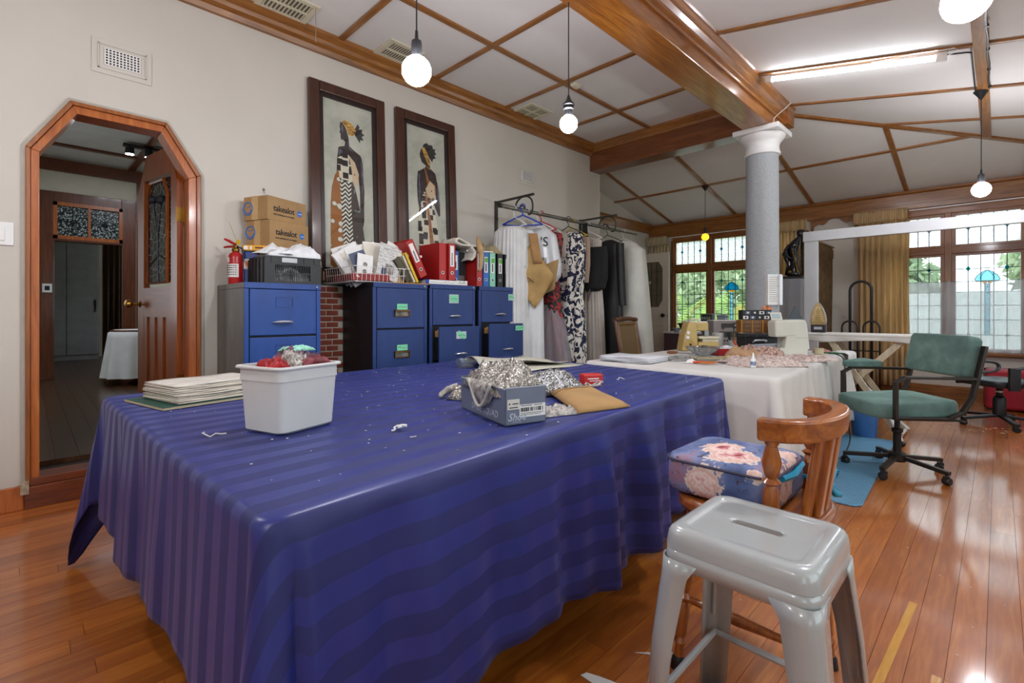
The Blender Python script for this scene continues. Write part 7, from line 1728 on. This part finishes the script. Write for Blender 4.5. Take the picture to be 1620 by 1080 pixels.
for s in (-1, 1):
    ar = P('arm', MB().bar((s*.29, .335, .90), (s*.29, .255, .55), .036, .02, (0, 1, 0)).bar((s*.29, .255, .56), (s*.29, .20, .47), .036, .02, (0, 1, 0)).bar((s*.29, .21, .475), (s*.29, .12, .435), .036, .02).bar((s*.29, .13, .432), (s*.29, -.20, .432), .036, .016)
        .bar((s*.29, .29, .69), (s*.29, -.15, .695), .036, .018).bar((s*.29, -.14, .695), (s*.29, -.20, .66), .036, .018, (0, 1, 0)).bar((s*.29, -.20, .67), (s*.29, -.20, .43), .036, .018, (0, 1, 0)), M_CF, gc_, bev=.003)
    if s == -1: P('arm_pad', (lambda m: m.xf(Matrix.Translation((s*.29, -.06, .725))))(cushion(.06, .27, .045, .02, 5)), M_GV, ar, smooth='all')
P('seat_pan', MB().box(-.29, .29, -.20, .20, .415, .428).box(-.09, .09, -.10, .10, .385, .416), M_CF, gc_)
P('lever', MB().cyl((-.06, -.06, .40), (-.19, -.12, .385), .007, n=8).sph((-.20, -.125, .383), .018, 8, 6), M_BLACK, gc_)
P('gas_column', MB().lathe([(.024, .14), (.024, .27), (.034, .28), (.034, .30), (.02, .305), (.017, .31), (.017, .40)], 18), M_BLACK, gc_, smooth=True)
P('hub', MB().lathe([(.05, .075), (.055, .085), (.055, .125), (.04, .14)], 18), M_CF, gc_)
for k in range(5):
    a = 2*pi*k/5+.42; P('base_arm', MB().bar((.04*cos(a), .04*sin(a), .105), (.315*cos(a), .315*sin(a), .078), .032, .026), M_CF, gc_, bev=.003); caster(gc_, .30*cos(a), .30*sin(a), a+.9*k)

# black task chair and red case by the right window
bc_ = T('task_chair', 'small black vinyl task chair with looped arms by the right window', 'chair', (.005, 6.80, 0), 135)
bc_.scale = (1.12, 1.12, .88)
M_VIN = mat('black_vinyl', '#1b1e24', .35, var=.1)
P('seat', (lambda m: m.xf(Matrix.Translation((0, 0, .485))))(cushion(.44, .44, .07, .10, puff=.008)), M_VIN, bc_, smooth='all')
for s in (-1, 1):
    P('arm_loop', MB().tube(curve_pts([(s*.24, .12, .66), (s*.24, -.06, .685), (s*.245, -.20, .67), (s*.25, -.245, .62), (s*.245, -.20, .57), (s*.24, -.05, .545), (s*.235, .08, .50), (s*.16, .10, .455)]), .015, 8), mat('grey_black_arm_plastic', '#3a3d42', .35), bc_, smooth='all'); P('arm_post', MB().box(s*.24-.012, s*.24+.012, .07, .16, .43, .675), M_BLACK, bc_, bev=.004)
P('gas_column', MB().lathe([(.045, .10), (.045, .30), (.03, .33), (.024, .335), (.024, .44)], 18), M_BLACK, bc_, smooth=True); P('chrome_ring', MB().lathe([(.026, .37), (.026, .39)], 18, cap=False), M_CHROME, bc_)
for k in range(5):
    a = 2*pi*k/5+.2; P('base_arm', MB().bar((0, 0, .115), (.30*cos(a), .30*sin(a), .075), .045, .03), M_BLACK, bc_, bev=.006); caster(bc_, .29*cos(a), .29*sin(a), a)
rs = T('suitcase', 'bright red case standing on the floor behind the black chair', 'case', (.24, 7.90, 0), 6)
P('shell', MB().box(-.36, .40, -.12, .14, .02, .47), mat('red_case_shell', '#9c1f30', .4, var=.06), rs, bev=.03); P('seam', MB().box(-.362, .402, .0, .012, .02, .472), M_BLACK, rs); P('foot', MB().box(-.33, -.27, -.1, .1, 0, .022), M_BLACK, rs); P('foot', MB().box(.3, .36, -.1, .1, 0, .022), M_BLACK, rs); P('handle', MB().tube([(-.05, 0, .47), (-.04, 0, .50), (.08, 0, .50), (.09, 0, .47)], .01, 8), M_BLACK, rs)

# ------------------------------------------------------------------ pine captain's chair with floral cushion
wc_ = T('wooden_chair', 'pine bow-back chair with turned spindles and a floral cushion', 'chair', (-.545, 1.625, 0), -90)
M_PINE = wood('varnished_pine_chair', '#6b3210', '#95511f', '#b8702f', 'x', rough=.3, coat=.4); M_PINEZ = wood('varnished_pine_spindle', '#6b3210', '#95511f', '#b8702f', 'z', rough=.3, coat=.4)
seat_o = [(.205*math.copysign(abs(cos(a))**.75, cos(a)), .215*math.copysign(abs(sin(a))**.75, sin(a))) for a in [2*pi*k/40 for k in range(40)]]
P('seat', MB().prism(seat_o, .50, .545, 'xy'), M_PINE, wc_, bev=.014, smooth=True)
def turned(p0, p1, prof, n=14):
    p0, p1 = Vector(p0), Vector(p1); return MB().tube([p0.lerp(p1, t) for t, r in prof], [r for t, r in prof], n)
LEGP = [(0, .020), (.08, .022), (.10, .014), (.13, .024), (.16, .014), (.30, .023), (.45, .020), (.52, .013), (.55, .022), (.58, .013), (.62, .020), (.78, .017), (.80, .012), (.83, .019), (.86, .013), (.93, .015)]
for sx in (-1, 1):
    for sy in (-1, 1):
        a = (sx*.135, sy*.135, .50); b = (sx*.172, sy*.172, .0); lg = P('leg', turned(a, b, LEGP), M_PINEZ, wc_, smooth=True); P('foot_cap', turned(a, b, [(.92, .015), (.94, .019), (1.0, .020)]), M_BLACK, lg)
for p0, p1 in (((-.155, -.155, .22), (-.155, .155, .22)), ((.155, -.155, .22), (.155, .155, .22)), ((-.15, -.15, .28), (.15, -.15, .28)), ((-.15, .15, .28), (.15, .15, .28))):
    P('stretcher', turned(p0, p1, [(0, .009), (.3, .014), (.5, .018), (.7, .014), (1, .009)], 10), M_PINEZ, wc_, smooth=True)
# bow rail (back is +y)
bow = [(-.222, .085), (-.219, .115), (-.208, .145), (-.185, .172), (-.15, .193), (-.10, .209), (-.05, .217), (0, .22), (.05, .217), (.10, .209), (.15, .193), (.185, .172), (.208, .145), (.219, .115), (.222, .085)][::-1]
def bowm(z0, z1, t):
    m = MB(); n = len(bow)
    for (x, y), i in zip(bow, range(n)):
        j0, j1 = bow[max(0, i-1)], bow[min(n-1, i+1)]; d = Vector((j1[0]-j0[0], j1[1]-j0[1])).normalized(); nx, ny = d.y, -d.x
        m.v += [(x+nx*t/2, y+ny*t/2, z0), (x+nx*t*.62, y+ny*t*.62, z1), (x-nx*t/2, y-ny*t/2, z1), (x-nx*t/2, y-ny*t/2, z0)]
    for i in range(n-1):
        for k in range(4): l = (k+1) % 4; m.f.append((i*4+k, i*4+l, (i+1)*4+l, (i+1)*4+k))
    m.f.append((0, 1, 2, 3)); m.f.append(tuple((n-1)*4+k for k in (3, 2, 1, 0))); return m
P('bow_rail', bowm(.775, .835, .042), M_PINE, wc_, bev=.007, smooth=True)
SPP = [(0, .017), (.06, .019), (.10, .014), (.28, .026), (.42, .018), (.46, .012), (.50, .024), (.54, .012), (.62, .020), (.80, .023), (.92, .014), (1, .012)]
for s in (-1, 1): P('spindle', turned((s*.212, .115, .785), (s*.172, .10, .535), SPP), M_PINEZ, wc_, smooth=True)
for x0, x1, y0, y1 in ((-.115, -.095, .205, .165), (-.04, -.034, .217, .180), (.04, .034, .217, .180), (.115, .095, .205, .165)): P('splat', MB().bar((x0, y0, .79), (x1, y1, .535), .05, .02, (0, 1, 0)), M_PINEZ, wc_, bev=.008)
cu = T('seat_cushion', 'square blue cushion printed with pink magnolias, tied to the pine chair', 'cushion', (-.60, 1.615, .546), -90)
nf = NT('magnolia_print'); fv = nf.coord('Object'); fa = nf.noise(fv, 5, 4, .6, .6)
bgc = nf.ramp(fa, [(.30, '#2a3358'), (.45, '#566a9a'), (.55, '#7c82a8'), (.65, '#9a6f7c'), (.78, '#3a3f68')])
vv = nf.n('ShaderNodeTexVoronoi'); vv.inputs['Scale'].default_value = 7.5; nf.l(fv, vv.inputs['Vector'])
pet = nf.noise(fv, 34, 2, .5, 1.0); dd = nf.math('ADD', vv.outputs['Distance'], nf.math('MULTIPLY', nf.math('SUBTRACT', pet, .5), .55))
fcol = nf.ramp(dd, [(0, '#7a2430'), (.10, '#c87478'), (.24, '#ead6cc'), (.34, '#d8a89c'), (.42, '#e2d2c4')]); fm = nf.ramp(dd, [(.43, (1, 1, 1, 1)), (.46, (0, 0, 0, 1))])
tw = nf.ramp(nf.noise(fv, 17, 3, .6, 2.2), [(.62, (0, 0, 0, 1)), (.65, (1, 1, 1, 1))]); nf.base(nf.mix(fm, nf.mix(tw, bgc, '#4a2a1e'), fcol), .55)
P('pad', (lambda m: m.xf(Matrix.Translation((0, 0, .066))))(cushion(.335, .325, .118, .05, 8, puff=.016)), nf.m, cu, smooth='all')
P('piping', MB().tube([(x, y, .108) for x, y in rrect(-.168, .168, -.163, .163, .05, 6)], .004, 6, closed=True), mat('dark_piping', '#3d3a52', .7), cu)
M_TIE = mat('turquoise_satin_ribbon', '#1f9cc4', .4, var=.1)
P('tie', MB().tube([(-.155, .15, .045), (-.18, .185, .035), (-.19, .215, .03), (-.165, .225, .025), (-.15, .20, .03)], .009, 6).sph((-.172, .222, .03), .018, 8, 6).tube([(-.172, .222, .03), (-.165, .235, .06), (-.19, .24, .075), (-.18, .225, .035)], .008, 6).tube([(-.172, .222, .03), (-.175, .24, .005), (-.19, .25, -.0)], [.009, .011, .007], 6), M_TIE, cu, smooth='all')
P('tie', MB().tube([(-.10, .165, .10), (.0, .17, .09), (.10, .165, .10)], .010, 6), M_TIE, cu)

# ------------------------------------------------------------------ light grey metal stool in front
ms = T('metal_stool', 'glossy light grey metal stool with a slot in its seat, nearest the camera', 'stool', (-.407, 1.232, 0))
M_SG = mat('light_grey_gloss_steel', '#a9adad', .22, .0, var=.02, spec=.7, coat=.6, coat_r=.06)
SZ = .612; R0 = .162
def seat_top():
    m = MB(); n = 8; k = 4*(n+1); rings = []
    def rg(h, z, r): return [(x, y, z) for x, y in rrect(-h, h, -h, h, r, n)]
    slot = []
    sl = arc(.042, 0, .0145, -pi/2, pi/2, 2*n+1)+arc(-.042, 0, .0145, pi/2, 1.5*pi, 2*n+1)
    s0 = sl[n+1:]+sl[:n+1]
    rings.append([(x, y, SZ-.022) for x, y in s0]); rings.append([(x, y, SZ-.006) for x, y in s0]); rings.append([(x*1.05, y*1.15, SZ-.004) for x, y in s0]); rings.append([(x*1.2, y*1.7, SZ-.004) for x, y in s0]); rings.append(rg(.108, SZ-.004, .025))
    rings += [rg(.118, SZ-.004, .025), rg(.121, SZ-.003, .025), rg(.127, SZ, .028), rg(.142, SZ, .034), rg(.153, SZ-.005, .038), rg(.159, SZ-.014, .042), rg(.162, SZ-.028, .044), rg(.164, SZ-.046, .045), rg(.160, SZ-.047, .043), rg(.158, SZ-.026, .041), rg(.150, SZ-.012, .036), rg(.12, SZ-.012, .026)]
    for q in rings: m.v += q
    for i in range(len(rings)-1):
        for j in range(k): l = (j+1) % k; m.f.append((i*k+j, i*k+l, (i+1)*k+l, (i+1)*k+j))
    return m
P('seat', seat_top(), M_SG, ms, smooth=True)
def skirt():
    m = MB(); k = None
    for z, h, r in ((SZ-.042, .1605, .043), (SZ-.085, .1645, .044)):
        q = rrect(-h, h, -h, h, r, 8); k = len(q); m.v += [(x, y, z) for x, y in q]
    for j in range(k): l = (j+1) % k; m.f.append((j, l, k+l, k+j))
    return m
P('apron', skirt(), M_SG, ms, smooth=True, solid=.003)
# four folded sheet-metal legs
def leg(sx, sy):
    m = MB(); prof = [(1, .52), (.985, .90), (.94, .985), (.90, 1.0), (.52, 1)]
    lev = [(SZ-.07, .1642, .090), (SZ-.105, .1665, .070), (.35, .183, .060), (.015, .206, .052)]
    for z, h, w in lev:
        r = .03
        pts = [(h, h-w)] + [(h-r+r*cos(a), h-r+r*sin(a)) for a in [pi/2*i/5 for i in range(6)]] + [(h-w, h)]
        m.v += [(sx*x, sy*y, z) for x, y in pts]
    k = 8
    for i in range(len(lev)-1):
        for j in range(k-1): m.f.append((i*k+j, i*k+j+1, (i+1)*k+j+1, (i+1)*k+j))
    return m
for sx in (-1, 1):
    for sy in (-1, 1):
        lg = P('leg', leg(sx, sy), M_SG, ms, smooth=True, solid=.004)
        P('rib', MB().tube([(sx*.160, sy*.160, .44), (sx*.163, sy*.163, .43), (sx*.174, sy*.174, .26), (sx*.175, sy*.175, .25)], .006, 6), M_SG, lg, smooth=True)
        P('foot', MB().box(min(sx*.165, sx*.207), max(sx*.165, sx*.207), min(sy*.165, sy*.207), max(sy*.165, sy*.207), 0, .018), mat('grey_rubber', '#5f6262', .7), lg)
for a, b in (((-1, -1), (1, -1)), ((1, -1), (1, 1)), ((1, 1), (-1, 1)), ((-1, 1), (-1, -1))):
    P('brace', MB().tube([(a[0]*.172, a[1]*.172, .20), (b[0]*.172, b[1]*.172, .20)], .009, 8), M_SG, ms, smooth=True)

# paper offcuts on the floor
def scrap(label, x, y, pts, rz, m=M_PAPER):
    TH('paper_offcut', MB().prism(pts, 0, .0015, 'xy'), m, label, 'paper', (x, y, .002), rz, 'paper offcuts on the floor')
scrap('curved white paper offcut on the floor left of the stool', -.842, 1.24, [(-.075, .0), (-.03, -.022), (.02, -.018), (.085, .004), (.03, .006), (-.02, .014), (-.06, .016)], 25)
scrap('pointed white paper offcut beside the left leg of the stool', -.79, 1.46, [(-.07, .0), (.08, -.018), (.085, .012)], 40)
scrap('tiny torn paper bit on the floor beside the stool', -.735, 1.30, [(-.012, -.006), (.012, -.004), (.008, .01), (-.006, .008)], 0)
TH('paper_offcut', crumple(.06, .04, .012, 6, 5, 3, .6), M_PAPER, 'crumpled paper bit on the floor beneath the stool', 'paper', (-.56, 1.38, .001), 0, 'paper offcuts on the floor')
rr = random.Random(8); mb = MB()
for k in range(26): mb.obox((rr.uniform(-.35, .3), rr.uniform(6.3, 6.75), .001), rr.uniform(.004, .03), rr.uniform(.003, .014), .001, (0, 0, rr.random()*3))
for k in range(40): mb.obox((rr.uniform(-.95, .1), rr.uniform(.6, 3.2), .001), rr.uniform(.002, .006), rr.uniform(.002, .004), .001, (0, 0, rr.random()*3))
TH('floor_clippings', mb, M_PAPER, 'small pale clippings scattered over the timber floor', 'clippings', kind='stuff')
